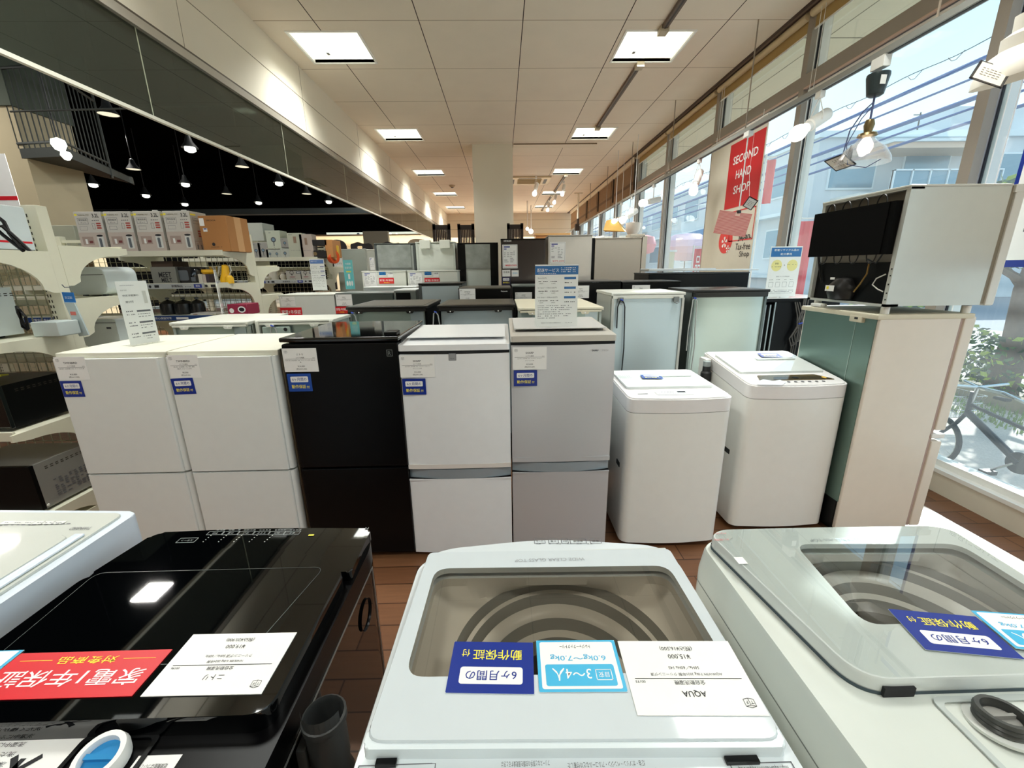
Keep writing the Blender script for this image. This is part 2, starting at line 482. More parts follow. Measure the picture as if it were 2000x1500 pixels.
# smoke barrier: hanging glass sheets
BAR = glassmat('barrier_glass', (150, 160, 150), ior=1.6, haze=0.25, hazec=(150, 160, 150), boost=.9)  # grey haze added to the glass in place of part of its reflection
sb = thing('smoke_barrier', 'long hanging glass smoke barrier with pale metal rails along the left upstand', 'glass barrier', (XL, 0, 2.4))
p = P(mat('rail_grey', (178, 172, 160), .4, .4)); p.box(XL - .05, XL + .03, -3, YEND, 2.88, 2.905); p.box(XL - .06, XL + .015, -3, YEND, 2.905, 2.945)
p.m(mat('rail_dark', (84, 74, 62), .5)); p.box(XL - .06, XL + .005, -3, YEND, 2.945, 2.965); p.done('top_rail', sb)
p = P(mat('rail_white', (222, 220, 206), .5)); p.box(XL - .012, XL + .012, -3, YEND, 2.385, 2.405); p.done('bottom_rail', sb)
seams = [-3, -.4, 1.33, 3.06, 4.79, 6.51, 8.2, 9.9, 11.6, 13.3, 15.0, 16.7, YEND]
for a, b in zip(seams, seams[1:]):
    p = P(BAR); p.box(XL - .003, XL + .003, a + .004, b - .004, 2.4, 2.89); p.done('glass_pane', sb)
for a in seams[1:-1]:
    p = P(mat('seam_seal', (168, 172, 150), .5)); p.box(XL - .004, XL + .004, a - .004, a + .004, 2.405, 2.885); p.done('seal', sb)

# ---- window wall
MY = [-2.29, -.63, 1.03, 2.69, 4.36, 6.006, 7.68, 9.28, 10.99, 12.65, 14.28, 15.97, 17.6]
GL = glassmat('window_glass', (244, 250, 252), ior=1.45, haze=0.05, boost=.5)  # haze veil added to brighten the view outside
GLU = glassmat('window_glass_upper', (246, 248, 244), ior=1.5, haze=0.06, boost=1.0)
p = P(mat('sill_paint', (226, 220, 204), .6, noise=.06, nscale=9)); p.box(2.8, 3.0, -3, YEND, 0, .135)
p.m(WHITE); p.box(2.79, 3.02, -3, YEND, .135, .16); p.box(2.84, 2.9, -3, YEND, .16, .2); struct(p.done('baseboard_right'))
for k, (a, b) in enumerate(zip(MY, MY[1:])):
    w = thing('window_%d' % (k + 1), 'shop window bay with a tall lower pane and a clerestory pane', 'window', (XG, (a + b) / 2, .16))
    w['kind'] = 'structure'
    p = P(TAUPE); p.box(2.775, 2.83, b - .035, b + .035, .16, CEIL); p.m(ALU); p.box(2.83, 2.95, b - .03, b + .03, .16, CEIL)
    p.m(GASKET); p.box(2.845, 2.857, b - .037, b - .03, .16, CEIL); p.m(WHITE); p.box(2.86, 2.93, b - .055, b - .03, .16, CEIL); p.box(2.86, 2.93, b + .03, b + .055, .16, CEIL)
    p.done('mullion', w)
    p = P(TAUPE); p.box(2.775, 2.9, a + .035, b - .035, 2.995, 3.105); p.m(mat('transom_pink', (206, 176, 160), .5)); p.box(2.773, 2.80, a + .035, b - .035, 2.985, 2.996)
    p.m(WHITE); p.box(2.80, 2.87, a + .06, b - .06, 2.93, 2.975); p.done('transom', w)  # white of the rail stands for sky reflected in aluminium
    p = P(GL); p.box(2.849, 2.853, a + .03, b - .03, .2, 2.94); p.done('lower_pane', w)
    p = P(GLU); p.box(2.849, 2.853, a + .03, b - .03, 3.1, 3.6); p.done('upper_pane', w)
p = P(mat('trim_dark', (64, 46, 36), .5)); p.box(2.68, 2.70, -3, YEND, 3.605, 3.625); p.box(2.735, 2.75, -3, YEND, 3.6, 3.62); p.m(mat('trim_mid', (120, 104, 90), .5)); p.box(2.70, 2.735, -3, YEND, 3.612, 3.625)
p.m(CREAM); p.box(2.72, 3.02, -3, YEND, 3.62, 3.8); struct(p.done('trim_6'))
# outside canopy soffit seen through the clerestory panes
p = P(mat('soffit_cream', (228, 224, 204), .8, noise=.04)); p.box(2.96, 4.3, -4, 26, 3.78, 3.95)
p.m(mat('soffit_seam', (120, 118, 100), .8))
for k in range(14): p.box(2.98, 4.3, -3 + 2.05 * k, -2.988 + 2.05 * k, 3.777, 3.78)
p.box(3.5, 3.508, -3, 26, 3.777, 3.78); p.box(3.9, 3.908, -3, 26, 3.777, 3.78)
struct(p.done('trim_7'))

# roller blinds
ROLL = mat('blind_roll', (214, 196, 160), .7); FAB = mat('blind_fabric', (176, 148, 92), .8)
BROWN = mat('blind_brown', (140, 110, 78), .85, noise=.12, nscale=14)
BROWN2 = mat('blind_brown_dark', (60, 46, 34), .8)
def blind(a, b, idx):
    t = thing('roller_blind', ('cream roller blind rolled up at the window top, %s bay from the camera' % idx), 'blind', (2.79, (a + b) / 2, 3.4), 'roller blinds along the clerestory')
    p = P(ROLL); p.tube([(2.765, a + .03, 3.575), (2.765, b - .03, 3.575)], .034, 16); p.done('roll', t)
    p = P(FAB); p.box(2.79, 2.793, a + .04, b - .04, 3.455, 3.56); p.done('fabric', t)
    p = P(WHITE); p.box(2.786, 2.797, a + .04, b - .04, 3.443, 3.456); p.done('bottom_bar', t)
    p = P(WHITE); p.tube([(2.74, b - .22, 3.55), (2.74, b - .22, .9)], .0025, 4); p.tube([(2.74, b - .17, 3.55), (2.74, b - .17, .9)], .0025, 4); p.done('pull_chain', t)
for k, nm in zip(range(2, 7), ('nearest', 'second', 'third', 'fourth', 'fifth')):
    blind(MY[k], MY[k + 1], nm)
for k, nm in zip(range(7, 12), ('nearest', 'second', 'third', 'fourth', 'farthest')):
    a, b = MY[k], MY[k + 1]
    t = thing('fabric_blind', 'brown fabric blind over the clerestory, %s of the brown ones' % nm, 'blind', (2.74, (a + b) / 2, 3.0), 'brown blinds at the far windows')
    p = P(BROWN); p.box(2.742, 2.752, a + .03, b - .03, 2.93, 3.5); p.m(mat('brown_band', (112, 86, 60), .85)); p.box(2.738, 2.742, a + .03, b - .03, 3.1, 3.16); p.done('fabric', t)
    p = P(BROWN2); p.box(2.72, 2.75, a + .0, a + .05, 2.98, 3.55); p.tube([(2.73, a + .2, 3.5), (2.73, a + .2, 2.0)], .004, 4); p.done('cord', t)
    p = P(CREAM); p.box(2.70, 2.76, a + .02, b - .02, 3.5, 3.6); p.done('headrail', t)

# ================================================================ CEILING FITTINGS
DIFF = mat('lamp_diffuser', (250, 250, 240), .5, emit=(250, 250, 232), estr=1.35)
LAMPW = mat('lamp_white', (246, 246, 240), .4)
def ceiling_lamp():
    t = thing('ceiling_lamp', '', 'ceiling lamp', (LAMPS[0][0], LAMPS[0][1], CEIL), 'recessed square ceiling lamps')
    x, y = LAMPS[0]
    p = P(LAMPW)
    p.ring([(x - .345, y - .325), (x + .345, y - .325), (x + .345, y + .325), (x - .345, y + .325)], [(x - .325, y - .305), (x + .325, y - .305), (x + .325, y + .305), (x - .325, y + .305)], CEIL - .008, CEIL + .03)
    p.done('frame', t)
    p = P(DIFF)
    for k in range(3):     # three curved reflector troughs
        y0 = y - .3 + .2 * k; n = 8
        for q in range(n):
            a0 = PI * q / n; a1 = PI * (q + 1) / n
            p.face([(x - .32, y0 + .1 - .1 * math.cos(a0), CEIL + .03 + .05 * math.sin(a0)), (x + .32, y0 + .1 - .1 * math.cos(a0), CEIL + .03 + .05 * math.sin(a0)),
                    (x + .32, y0 + .1 - .1 * math.cos(a1), CEIL + .03 + .05 * math.sin(a1)), (x - .32, y0 + .1 - .1 * math.cos(a1), CEIL + .03 + .05 * math.sin(a1))], True)
    p.done('diffuser', t)
    p = P(LAMPW); p.box(x - .33, x - .32, y - .31, y + .31, CEIL, CEIL + .08); p.box(x + .32, x + .33, y - .31, y + .31, CEIL, CEIL + .08)
    p.box(x - .33, x + .33, y - .312, y - .305, CEIL, CEIL + .08); p.box(x - .33, x + .33, y + .305, y + .312, CEIL, CEIL + .08); p.box(x - .33, x + .33, y - .31, y + .31, CEIL + .085, CEIL + .09); p.done('housing', t)
    p = P(mat('sticker_grey', (150, 152, 150), .6)); p.box(x - .14, x - .11, y + .14, y + .19, CEIL + .02, CEIL + .022); p.done('sticker', t)
    return t
CL = ceiling_lamp()
nm = ['nearest', 'second', 'third', 'fourth', 'farthest']
for i, (x, y) in enumerate(LAMPS):
    o = CL if i == 0 else dup(CL, (x - LAMPS[0][0], y - LAMPS[0][1], 0))
    if i < 10: o['label'] = 'square recessed ceiling lamp, %s of the %s row' % (nm[i % 5], 'left' if x < 0 else 'right, window-side')
    else:
        o['label'] = 'square recessed ceiling lamp above the %s' % ({10: 'black washing machine', 11: 'right washing machine', 12: 'left aisle behind the camera', 13: 'right aisle behind the camera'}[i])

# ceiling lighting track with spots
TRK = mat('track_brown', (96, 78, 62), .5); BULB = mat('bulb_lit', (255, 250, 240), .5, emit=(255, 248, 240), estr=3.0)
for k, (a, b) in enumerate(((2.6, 4.66), (5.37, 7.48), (8.2, 10.3), (11.0, 13.1), (13.9, 17.2))):
    t = thing('lighting_track', 'dark ceiling lighting track, %s' % ('nearest piece running off the top of the picture', 'piece between the first and second window-side lamps', 'piece between the second and third window-side lamps', 'piece beyond the third window-side lamp', 'farthest piece near the end wall')[k], 'lighting track', (1.56, a, CEIL), 'ceiling lighting tracks')
    if k == 2: 
        bpy.data.objects.remove(t); continue
    p = P(TRK); p.box(1.53, 1.585, a, b, CEIL - .03, CEIL); p.m(mat('track_black', (40, 34, 30), .5)); p.box(1.55, 1.565, a + .02, b - .02, CEIL - .032, CEIL - .03); p.done('rail', t)
    p = P(mat('track_end', (190, 176, 150), .5)); p.box(1.52, 1.6, a - .05, a + .05, CEIL - .05, CEIL); p.box(1.52, 1.6, b - .05, b + .05, CEIL - .05, CEIL); p.done('end_cap', t)

def spot(x, y, z, lab, drop=.1, aim=(-.6, -.3, -.7), group='white spotlights on the window track', big=1.0, arm=True):
    """cylindrical track spot: adapter, yoke, barrel, bulb"""
    t = thing('spotlight', lab, 'spotlight', (x, y, z), group)
    a = Vector(aim).normalized(); c = Vector((x, y, z - drop))
    Rm = Matrix.Translation(c) @ a.to_track_quat('Z', 'Y').to_matrix().to_4x4() @ Matrix.Scale(big, 4)
    p = P(WHITE); p.box(x - .02, x + .02, y - .03, y + .03, z - .05, z, .004); p.done('adapter', t)
    p = P(WHITE)
    if arm:
        s = a.cross(Vector((0, 0, 1))).normalized() * .035 * big
        p.tube([(x, y, z - .04), c + s + Vector((0, 0, .04)), c + s], .004, 6); p.tube([(x, y, z - .04), c - s + Vector((0, 0, .04)), c - s], .004, 6)
    else: p.tube([(x, y, z - .04), c], .008, 8)
    p.done('yoke', t)
    p = P(WHITE); p.lathe([(0, -.09), (.03, -.09), (.033, -.085), (.033, .05), (.026, .055), (.026, .08), (0, .08)], 20, Rm); p.done('barrel', t)
    p = P(BULB); p.lathe([(.014, .075), (.02, .09), (.036, .115), (.042, .14), (.036, .168), (.018, .18), (0, .182)], 20, Rm); p.done('bulb', t)
    return t
for x, y, l in ((1.6, 11.6, 'small lit spot bulb under the ceiling near the third window-side lamp'), (1.56, 13.0, 'small lit spot bulb under the ceiling near the fourth window-side lamp'), (1.54, 14.6, 'smallest lit spot bulb on the farthest ceiling track')):
    spot(x, y, CEIL - .03, l, .18, (-.2, -.4, -.7), 'small spots on the ceiling track', 1.2)
spot(.85, 11.0, CEIL - .03, 'lit spot bulb hanging in front of the ceiling air conditioner', .25, (-.2, -.5, -.7), 'small spots on the ceiling track', 1.4)
# cassette air conditioner
t = thing('air_conditioner', 'square ceiling cassette air conditioner right of the column', 'air conditioner', (.72, 11.6, CEIL))
p = P(mat('ac_cream', (214, 196, 158), .5)); p.box(.2, 1.24, 11.15, 12.1, CEIL - .035, CEIL, .01); p.done('panel', t)
p = P(mat('ac_grille', (176, 152, 100), .6)); p.box(.42, 1.02, 11.35, 11.9, CEIL - .045, CEIL - .03)
for k in range(10): p.box(.43, 1.01, 11.37 + .052 * k, 11.385 + .052 * k, CEIL - .05, CEIL - .045)
p.done('grille', t)
p = P(mat('ac_dark', (46, 38, 32), .6)); p.box(.44, 1.0, 11.22, 11.27, CEIL - .038, CEIL - .03); p.box(1.08, 1.16, 11.35, 11.9, CEIL - .038, CEIL - .03); p.box(.26, .34, 11.35, 11.9, CEIL - .038, CEIL - .03); p.done('outlet', t)
t = thing('smoke_detector', 'small round detector on the ceiling left of the column', 'detector', (-1.3, 12.2, CEIL))
p = P(mat('det', (200, 182, 150), .5)); p.lathe([(0, -.05), (.05, -.05), (.08, -.02), (.09, 0)], 20, c=(-1.3, 12.2, CEIL)); p.done('housing', t)
p = P(TRK); p.lathe([(0, -.07), (.03, -.07), (.035, -.05)], 12, c=(-1.3, 12.2, CEIL)); p.done('sensor', t)
# thin panel added to stand for a beam's shade on the ceiling
p = P(mat('ceiling_beam_shade', (236, 226, 208), .8)); p.box(.24, 1.75, 8.4, 8.62, CEIL - .02, CEIL); p.m(mat('seam_line3', (130, 110, 84), .8)); p.box(.24, 1.75, 8.395, 8.4, CEIL - .02, CEIL); struct(p.done('trim_8'))

# ---- window track hung on rods
t = thing('hanging_track', 'long grey lighting track hung on thin rods in front of the windows', 'lighting track', (2.39, 6, 2.7))
p = P(mat('track_grey', (150, 152, 148), .4, .3)); p.box(2.365, 2.415, -.5, 16.5, 2.685, 2.72); p.m(mat('track_dk', (50, 48, 48), .5)); p.box(2.38, 2.40, -.5, 16.5, 2.682, 2.685); p.done('rail', t)
for y in (.8, 2.67, 4.53, 6.43, 8.35, 10.2, 12.1, 14.0):
    p = P(mat('rod', (150, 136, 120), .5)); p.tube([(2.39, y, CEIL), (2.39, y, 2.72)], .006, 6); p.done('rod', t)
spot(2.39, 3.52, 2.69, 'lit white globe spotlight on the window track, nearest the camera', .2, (-.75, -.25, -.45), big=1.35)
spot(2.39, 5.5, 2.69, 'lit white spotlight on the window track just left of the red banner', .22, (-.35, -.35, -.75), big=1.25)
spot(2.39, 7.05, 2.69, 'lit white spotlight on a straight stem, second left of the red banner', .24, (-.95, -.1, -.2), big=1.3, arm=False)
spot(2.39, 8.2, 2.69, 'lit white spotlight with a coiled cable, right one of a close pair', .3, (-.8, -.3, -.5), big=1.5)
spot(2.39, 8.9, 2.69, 'lit white spotlight, left one of a close pair on the window track', .3, (-.8, -.3, -.3), big=1.2, arm=False)
spot(2.39, 10.9, 2.69, 'dim lit spotlight above and left of the golden pyramid shade', .55, (-.95, -.1, -.2), big=1.6, arm=False)

# pendant lamp with glass shade on the track
px = 2.39
t = thing('pendant_lamp', 'lit pendant lamp with clear glass shade and black ceiling cup at the window', 'pendant lamp', (px, 3.0, 2.2))
p = P(WHITE); p.box(px - .025, px + .025, 2.95, 3.05, 2.62, 2.69, .005); p.done('adapter', t)
p = P(mat('cup_black', (34, 46, 48), .35)); p.lathe([(0, 0), (.06, -.005), (.062, -.02), (.045, -.12), (.03, -.13), (0, -.13)], 24, c=(px, 3.0, 2.6)); p.m(WHITE); p.box(px - .03, px + .005, 2.94, 2.942, 2.52, 2.57); p.done('ceiling_cup', t)
p = P(mat('cord_blue', (70, 80, 116), .5)); p.tube([(px, 3, 2.47), (px, 3, 2.33)], .006, 8); p.tube([(px, 3, 2.44), (px - .03, 3.03, 2.40), (px - .06, 3.08, 2.3), (px - .05, 3.12, 2.16)], .004, 6); p.tube([(px, 3, 2.42), (px - .02, 3.05, 2.36), (px - .05, 3.1, 2.22), (px - .02, 3.1, 2.1), (px + .03, 3.0, 2.06), (px + .08, 2.95, 2.1)], .003, 6); p.done('cord', t)
p = P(mat('brass_old', (120, 104, 70), .35, .8)); p.lathe([(0, .03), (.022, .03), (.03, 0), (.022, -.04), (.05, -.05), (.055, -.065), (.02, -.075), (0, -.075)], 24, c=(px, 3.0, 2.31)); p.done('socket', t)
p = P(glassmat('shade_glass', (246, 240, 236), ior=1.3, haze=.12, boost=.8)); p.lathe([(.035, -.07), (.06, -.1), (.11, -.14), (.145, -.2), (.15, -.23), (.147, -.23), (.142, -.2), (.107, -.142), (.058, -.104)], 32, c=(px, 3.0, 2.31)); p.done('shade', t)
p = P(BULB); p.lathe([(0, -.07), (.02, -.075), (.04, -.11), (.043, -.135), (.03, -.165), (0, -.175)], 20, c=(px, 3.0, 2.31)); p.done('bulb', t)

CARDB = mat('card_black', (24, 22, 26), .4); CARDW = mat('card_paper', (232, 222, 208), .6); INKG = mat('ink_grey', (120, 112, 100), .7)
def hang_card(name, lab, M, w, h, group=None, pc=CARDW):
    t = thing(name, lab, 'price card', M.translation, group)
    p = P(pc); q = P(CARDB)
    Mi = M
    for z in (0, -.003): p.rect(Mi, .008, w - .008, .008, h - .008, z)
    q.frame(Mi, 0, w, 0, h, .009, .0005); q.frame(Mi, 0, w, 0, h, .009, -.0035)
    p.m(INKG)
    for k in range(4): p.dashes(Mi, w * .2, w * .8, h * (.3 + .12 * k), h * .04, 5, k, .0006)
    p.done('paper', t); q.done('frame', t); return t
# tilted framed card hanging under the pendant: real corners at 1.6..1.7 m
def quad_plane(a, b, d):      # a origin, b = end of u, d = end of v
    u = (b - a); v = (d - a); v = v - u.normalized() * v.dot(u.normalized())
    return plane(a, u, v), u.length, v.length
M, w, h = quad_plane(Vector((2.306, 3.246, 2.154)), Vector((2.408, 3.246, 2.087)), Vector((2.312, 3.075, 2.162)))
hang_card('hanging_price_card', 'small black-framed card hanging tilted below the glass pendant lamp', M, w, h, 'framed cards hung from lamps')
p = P(CARDB); c = at(1660, 300, 'x', 2.36); p.tube([c + Vector((0, 0, .05)), c + Vector((.01, .01, .02)), c, c - Vector((-.01, 0, .03))], [.004, .012, .014, .006], 8)
tag(p.done('card_clip'), 'black plastic clip holding the card under the glass pendant lamp', 'clip')

# large white dome lamp, cut by the right picture edge
c = at(2010, 128, 'x', 2.2)
t = thing('dome_lamp', 'big white metal dome lamp at the top right picture edge', 'pendant lamp', c)
Rm = Matrix.Translation(c) @ Matrix.Rotation(math.radians(-12), 4, 'Y')
p = P(mat('dome_white', (226, 222, 212), .35)); p.lathe([(.03, .2), (.05, .195), (.055, .14), (.085, .125), (.09, .08), (.13, .06), (.165, .0), (.17, -.03), (.166, -.03), (.16, 0), (.12, .05)], 36, Rm); p.done('shade', t)
p = P(mat('dome_cord', (70, 70, 74), .5)); p.tube([c + Vector((.04, 0, .2)), Vector((c.x + .05, c.y, 2.69))], .005, 6); p.done('cord', t)
M, w, h = quad_plane(Vector((1.891, 1.906, 2.161)), Vector((1.978, 1.851, 2.103)), Vector((2.031, 2.0, 2.255)))
hang_card('hanging_price_card', 'small black-framed card hanging in front of the big white dome lamp', M, w, h, 'framed cards hung from lamps')

# golden pyramid shade and round white lamps farther along
c = at(1203, 440, 'x', 2.3)
t = thing('pyramid_lamp', 'golden folded pyramid lampshade hanging near the far windows', 'pendant lamp', c)
p = P(mat('gold_shade', (214, 170, 84), .55)); r = .25
A = c + Vector((-.02, 0, .13)); 
Q = [c + Vector((-.28, -.12, -.1)), c + Vector((.12, -.25, -.14)), c + Vector((.28, .1, -.12)), c + Vector((-.16, .25, -.1))]; B2 = c + Vector((-.2, 0, .09))
for i in range(4): p.face([Q[i], Q[(i + 1) % 4], A if i < 2 else B2])
p.face([Q[0], A, B2]); p.face([A, Q[2], B2]); p.done('shade', t)
p = P(WHITE); p.tube([A, Vector((A.x, A.y, CEIL))], .006, 6); p.done('cord', t)
for (x, y, X, r, l) in ((1236, 447, 2.35, .13, 'round white lampshade right of the golden pyramid shade'), (1213, 434, 2.5, .09, 'small white globe behind the golden pyramid shade')):
    c = at(x, y, 'x', X); t = thing('round_pendant', l, 'pendant lamp', c)
    p = P(mat('opal', (246, 236, 224), .4)); p.lathe([(.02, r * .9), (r * .8, r * .6), (r, .1), (r * .95, -.2 * r), (r * .6, -r * .8), (0, -r)], 24, c=tuple(c)); p.done('shade', t)
    p = P(WHITE); p.tube([c + Vector((0, 0, r * .8)), Vector((c.x, c.y, CEIL))], .005, 6); p.done('cord', t)

# pole with flange hanging left of the far blinds
t = thing('hanging_pole', 'pale pole with a black clamp hanging from the ceiling near the far blinds', 'pole', (2.3, 12.9, CEIL))
c = at(1130, 377, 'z', CEIL)
p = P(CREAM); p.box(c.x - .12, c.x + .12, c.y - .05, c.y + .05, CEIL - .02, CEIL); p.tube([(c.x, c.y, CEIL), (c.x, c.y, 2.6)], .03, 8); p.done('rod', t)
p = P(BROWN2); p.box(c.x - .09, c.x + .06, c.y - .06, c.y + .06, 2.55, 2.75, .02); p.box(c.x - .03, c.x + .03, c.y - .05, c.y + .05, 2.75, 2.9, .01); p.done('clamp', t)
p = P(WHITE); p.tube([(c.x, c.y, 2.6), (c.x, c.y, 1.9)], .015, 8); p.done('stem', t)

# ---- pendants of the dark hall
PB = mat('pendant_black', (26, 28, 28), .5); GLOW = mat('pendant_glow', (250, 250, 240), .5, emit=(245, 250, 238), estr=2.2); GLOW2 = mat('pendant_glow_soft', (230, 225, 190), .5, emit=(235, 232, 205), estr=.9)
def hall_pendant(loc, lab, kind):
    x, y, z = loc
    t = thing('hall_pendant', lab, 'pendant lamp', loc, 'cone pendants in the dark hall')
    p = P(PB); p.tube([(x, y, z + .2), (x, y, 5.2)], .008, 5); p.done('cord', t)
    p = P(PB); p.lathe([(.02, .2), (.035, .19), (.06, .1), (.13, 0), (.125, 0), (.05, .1)], 20, c=loc); p.done('shade', t)
    p = P(GLOW if kind else GLOW2)
    if kind: p.lathe([(0, .08), (.05, .06), (.085, .0), (.085, -.045), (.04, -.07), (0, -.075)], 16, c=loc)
    else: p.lathe([(0, .012), (.118, .012), (.12, .006), (0, .0)], 20, c=loc)
    p.done('bulb', t)
    return t
HP = [(182, 357, 1, 'lit cone pendant below the balcony, left end of the row'), (261, 330, 0, 'dim cone pendant just right of the balcony'), (371, 286, 1, 'highest lit cone pendant in the dark hall'),
      (285, 378, 1, 'lit cone pendant above the left kettle boxes'), (443, 378, 0, 'dim cone pendant above the right kettle boxes'), (473, 325, 0, 'dim cone pendant right of the highest lit pendant'),
      (362, 356, 1, 'lit cone pendant above the middle kettle boxes'), (361, 395, 1, 'lit cone pendant lowest above the kettle boxes'), (505, 392, 1, 'lit cone pendant above the cardboard box'),
      (545, 354, 1, 'lit cone pendant touching the faint ceiling beam'), (599, 378, 0, 'dim cone pendant near the glass barrier edge'), (642, 390, 1, 'lit cone pendant farthest right under the glass barrier'), (212, 224, 0, 'unlit cone pendant right of the balcony railing')]
for x, y, k, l in HP:
    if x == 212:
        c = at(x, y, 'z', 3.6); c = tuple(c)
    else: c = tuple(at(x, y + (3 if k else 1), 'z', 3.55))
    hall_pendant(c, l, k if x != 212 else 0)
c = at(60, 335, 'z', 3.0); hall_pendant(tuple(c), 'lit cone pendant right beside the beige column', 1)
# bright work lamp seen through the railing
c = at(115, 283, 'y', 6.36)
t = thing('work_lamp', 'glaring lamp cluster behind the balcony railing', 'lamp', c)
p = P(GLOW); p.lathe([(0, .09), (.07, .06), (.08, 0), (.05, -.06), (0, -.08)], 16, c=tuple(c)); p.lathe([(0, .06), (.05, .04), (.06, 0), (.03, -.05), (0, -.06)], 16, c=(c.x + .06, c.y, c.z - .13)); p.done('bulb', t)
p = P(PB); p.tube([c + Vector((0, 0, .1)), (c.x, c.y, 5.2)], .01, 5); p.done('cord', t)
# linear tubes in the hall
for k, (a, b, l) in enumerate((((75, 393), (124, 391.5), 'short upper fluorescent tube deep in the hall'), ((85, 414.5), (250, 411.5), 'long lower fluorescent tube just above the kettle boxes'))):
    A = at(a[0], a[1], 'y', 13 + k); B = at(b[0], b[1], 'y', 13 + k)
    t = thing('tube_lamp', l, 'tube lamp', A); p = P(GLOW); p.tube([A, B], .02, 6); p.done('tube', t); p = P(PB); p.box(A.x, B.x, A.y - .02, A.y + .02, A.z + .02, A.z + .06); p.done('housing', t); p = P(PB); p.tube([((A.x + B.x) / 2, A.y, A.z + .05), ((A.x + B.x) / 2, A.y, 5.2)], .008, 5); p.done('rod', t)
# balcony
t = thing('balcony', 'dark steel landing with a barred railing fixed to the beige column', 'balcony', (-6, 6.2, 3))
STEEL = mat('steel_dark', (58, 62, 58), .6, .2)
p = P(STEEL); y0 = 5.9
A = at(40, 300, 'y', 6.5); Bp = at(125, 297, 'y', 6.4); C2 = at(215, 330, 'y', 7.6)
p.slab([(A.x, A.y), (Bp.x, Bp.y), (C2.x, C2.y), (C2.x - .3, C2.y + .8), (A.x, A.y + 1.8)], A.z - .06, A.z + .06); p.done('deck', t)
p = P(STEEL); hz = 1.0
pts = []
for i in range(8): pts.append(Vector(A).lerp(Bp, i / 8))
for i in range(12): pts.append(Vector(Bp).lerp(C2, i / 11))
for q in pts:
    p.tube([(q.x, q.y, A.z + .06), (q.x, q.y, A.z + hz)], .008, 5)
p.split('baluster', t)
p = P(STEEL)
for z in (A.z + .12, A.z + hz):
    p.tube([(A.x, A.y, z), (Bp.x, Bp.y, z), (C2.x, C2.y, z)], .018, 6)
p.tube([(C2.x, C2.y, A.z - .1), (C2.x, C2.y, A.z + hz + .6)], .02, 6)
p.tube([at(20, 218, 'y', 6.3), at(470, 206, 'y', 6.3)], .012, 5)
p.done('handrail', t)
# ================================================================ PRINTED CARDS
PAPER = mat('card_white', (240, 240, 238), .55); INK = mat('ink_black', (30, 30, 34), .7); INKM = mat('ink_mid', (96, 98, 104), .7)
NAVY = mat('navy_print', (16, 46, 140), .35); YEL = mat('yellow_print', (252, 236, 70), .5); RED = mat('red_print', (214, 18, 34), .4)
SKYB = mat('sky_print', (66, 178, 222), .4); BLUEH = mat('blue_header', (26, 104, 168), .45); LAM = mat('laminate_edge', (214, 226, 234), .15, coat=.6)
PINKT = mat('pink_print', (214, 120, 120), .6)
def logo(p, M, x, y, s):
    """small open box mark with the letters T and F"""
    p.m(INK)
    def ln(a, b, t=.05):
        a = Vector(a) * s; b = Vector(b) * s; d = (b - a).normalized(); n = Vector((-d.y, d.x)) * t * s * .5
        p.face([M @ Vector((x + q.x, y + q.y, .0006)) for q in (a - n, b - n, b + n, a + n)])
    ln((0, .1), (.5, 0)); ln((.5, 0), (1, .1)); ln((0, .1), (0, .8)); ln((1, .1), (1, .8)); ln((.5, 0), (.5, .7)); ln((0, .8), (.5, .7)); ln((.5, .7), (1, .8)); ln((0, .8), (.5, .95)); ln((.5, .95), (1, .8))
    p.text(M, 'T', x + s * .25, y + s * .25, s * .32, z=.0006); p.text(M, 'F', x + s * .75, y + s * .25, s * .32, z=.0006)
def price(p, M, w, h, brand, sub, spec, price_, tax, code='', small=False):
    p.m(PAPER); p.rect(M, 0, w, 0, h, .0002)
    logo(p, M, w * .06, h * .8, h * .12)
    p.m(INK); p.text(M, brand, w * .5, h * .70, h * .085, z=.0006, bold=.01)
    p.text(M, sub, w * .5, h * .575, h * .06, z=.0006)
    if code: p.text(M, code, w * .9, h * .575, h * .035, z=.0006)
    p.rect(M, w * .06, w * .94, h * .545, h * .555, .0006)
    for i, s in enumerate(spec): p.text(M, s, w * .5, h * (.465 - .085 * i), h * .052, z=.0006)
    p.text(M, price_, w * .5, h * .2, h * .075, z=.0006); p.text(M, tax, w * .5, h * .08, h * .08, z=.0006)
def warranty(p, M, w, h, col=None):
    p.m(col or NAVY); p.rect(M, 0, w, 0, h, .0002, min(w, h) * .02)
    p.m(PAPER); p.rect(M, w * .13, w * .87, h * .52, h * .84, .0005, h * .05)
    p.m(NAVY); p.text(M, '6ヶ月間の', w * .5, h * .59, h * .18, w * .6, z=.0008, bold=.012)
    p.m(YEL); p.text(M, '動作保証', w * .44, h * .17, h * .21, w * .6, z=.0006, bold=.02); p.text(M, '付', w * .83, h * .17, h * .15, z=.0006, bold=.02)
def redcard(p, M, w, h):
    p.m(RED); p.rect(M, 0, w, 0, h, .0002, h * .03)
    p.m(PAPER); p.text(M, '家電1年保証', w * .5, h * .42, h * .36, w * .9, z=.0006, bold=.03)
    p.m(YEL); p.text(M, '対象商品', w * .5, h * .12, h * .17, w * .38, z=.0006, bold=.02)
    p.rect(M, w * .06, w * .27, h * .19, h * .2, .0006); p.rect(M, w * .73, w * .94, h * .19, h * .2, .0006)
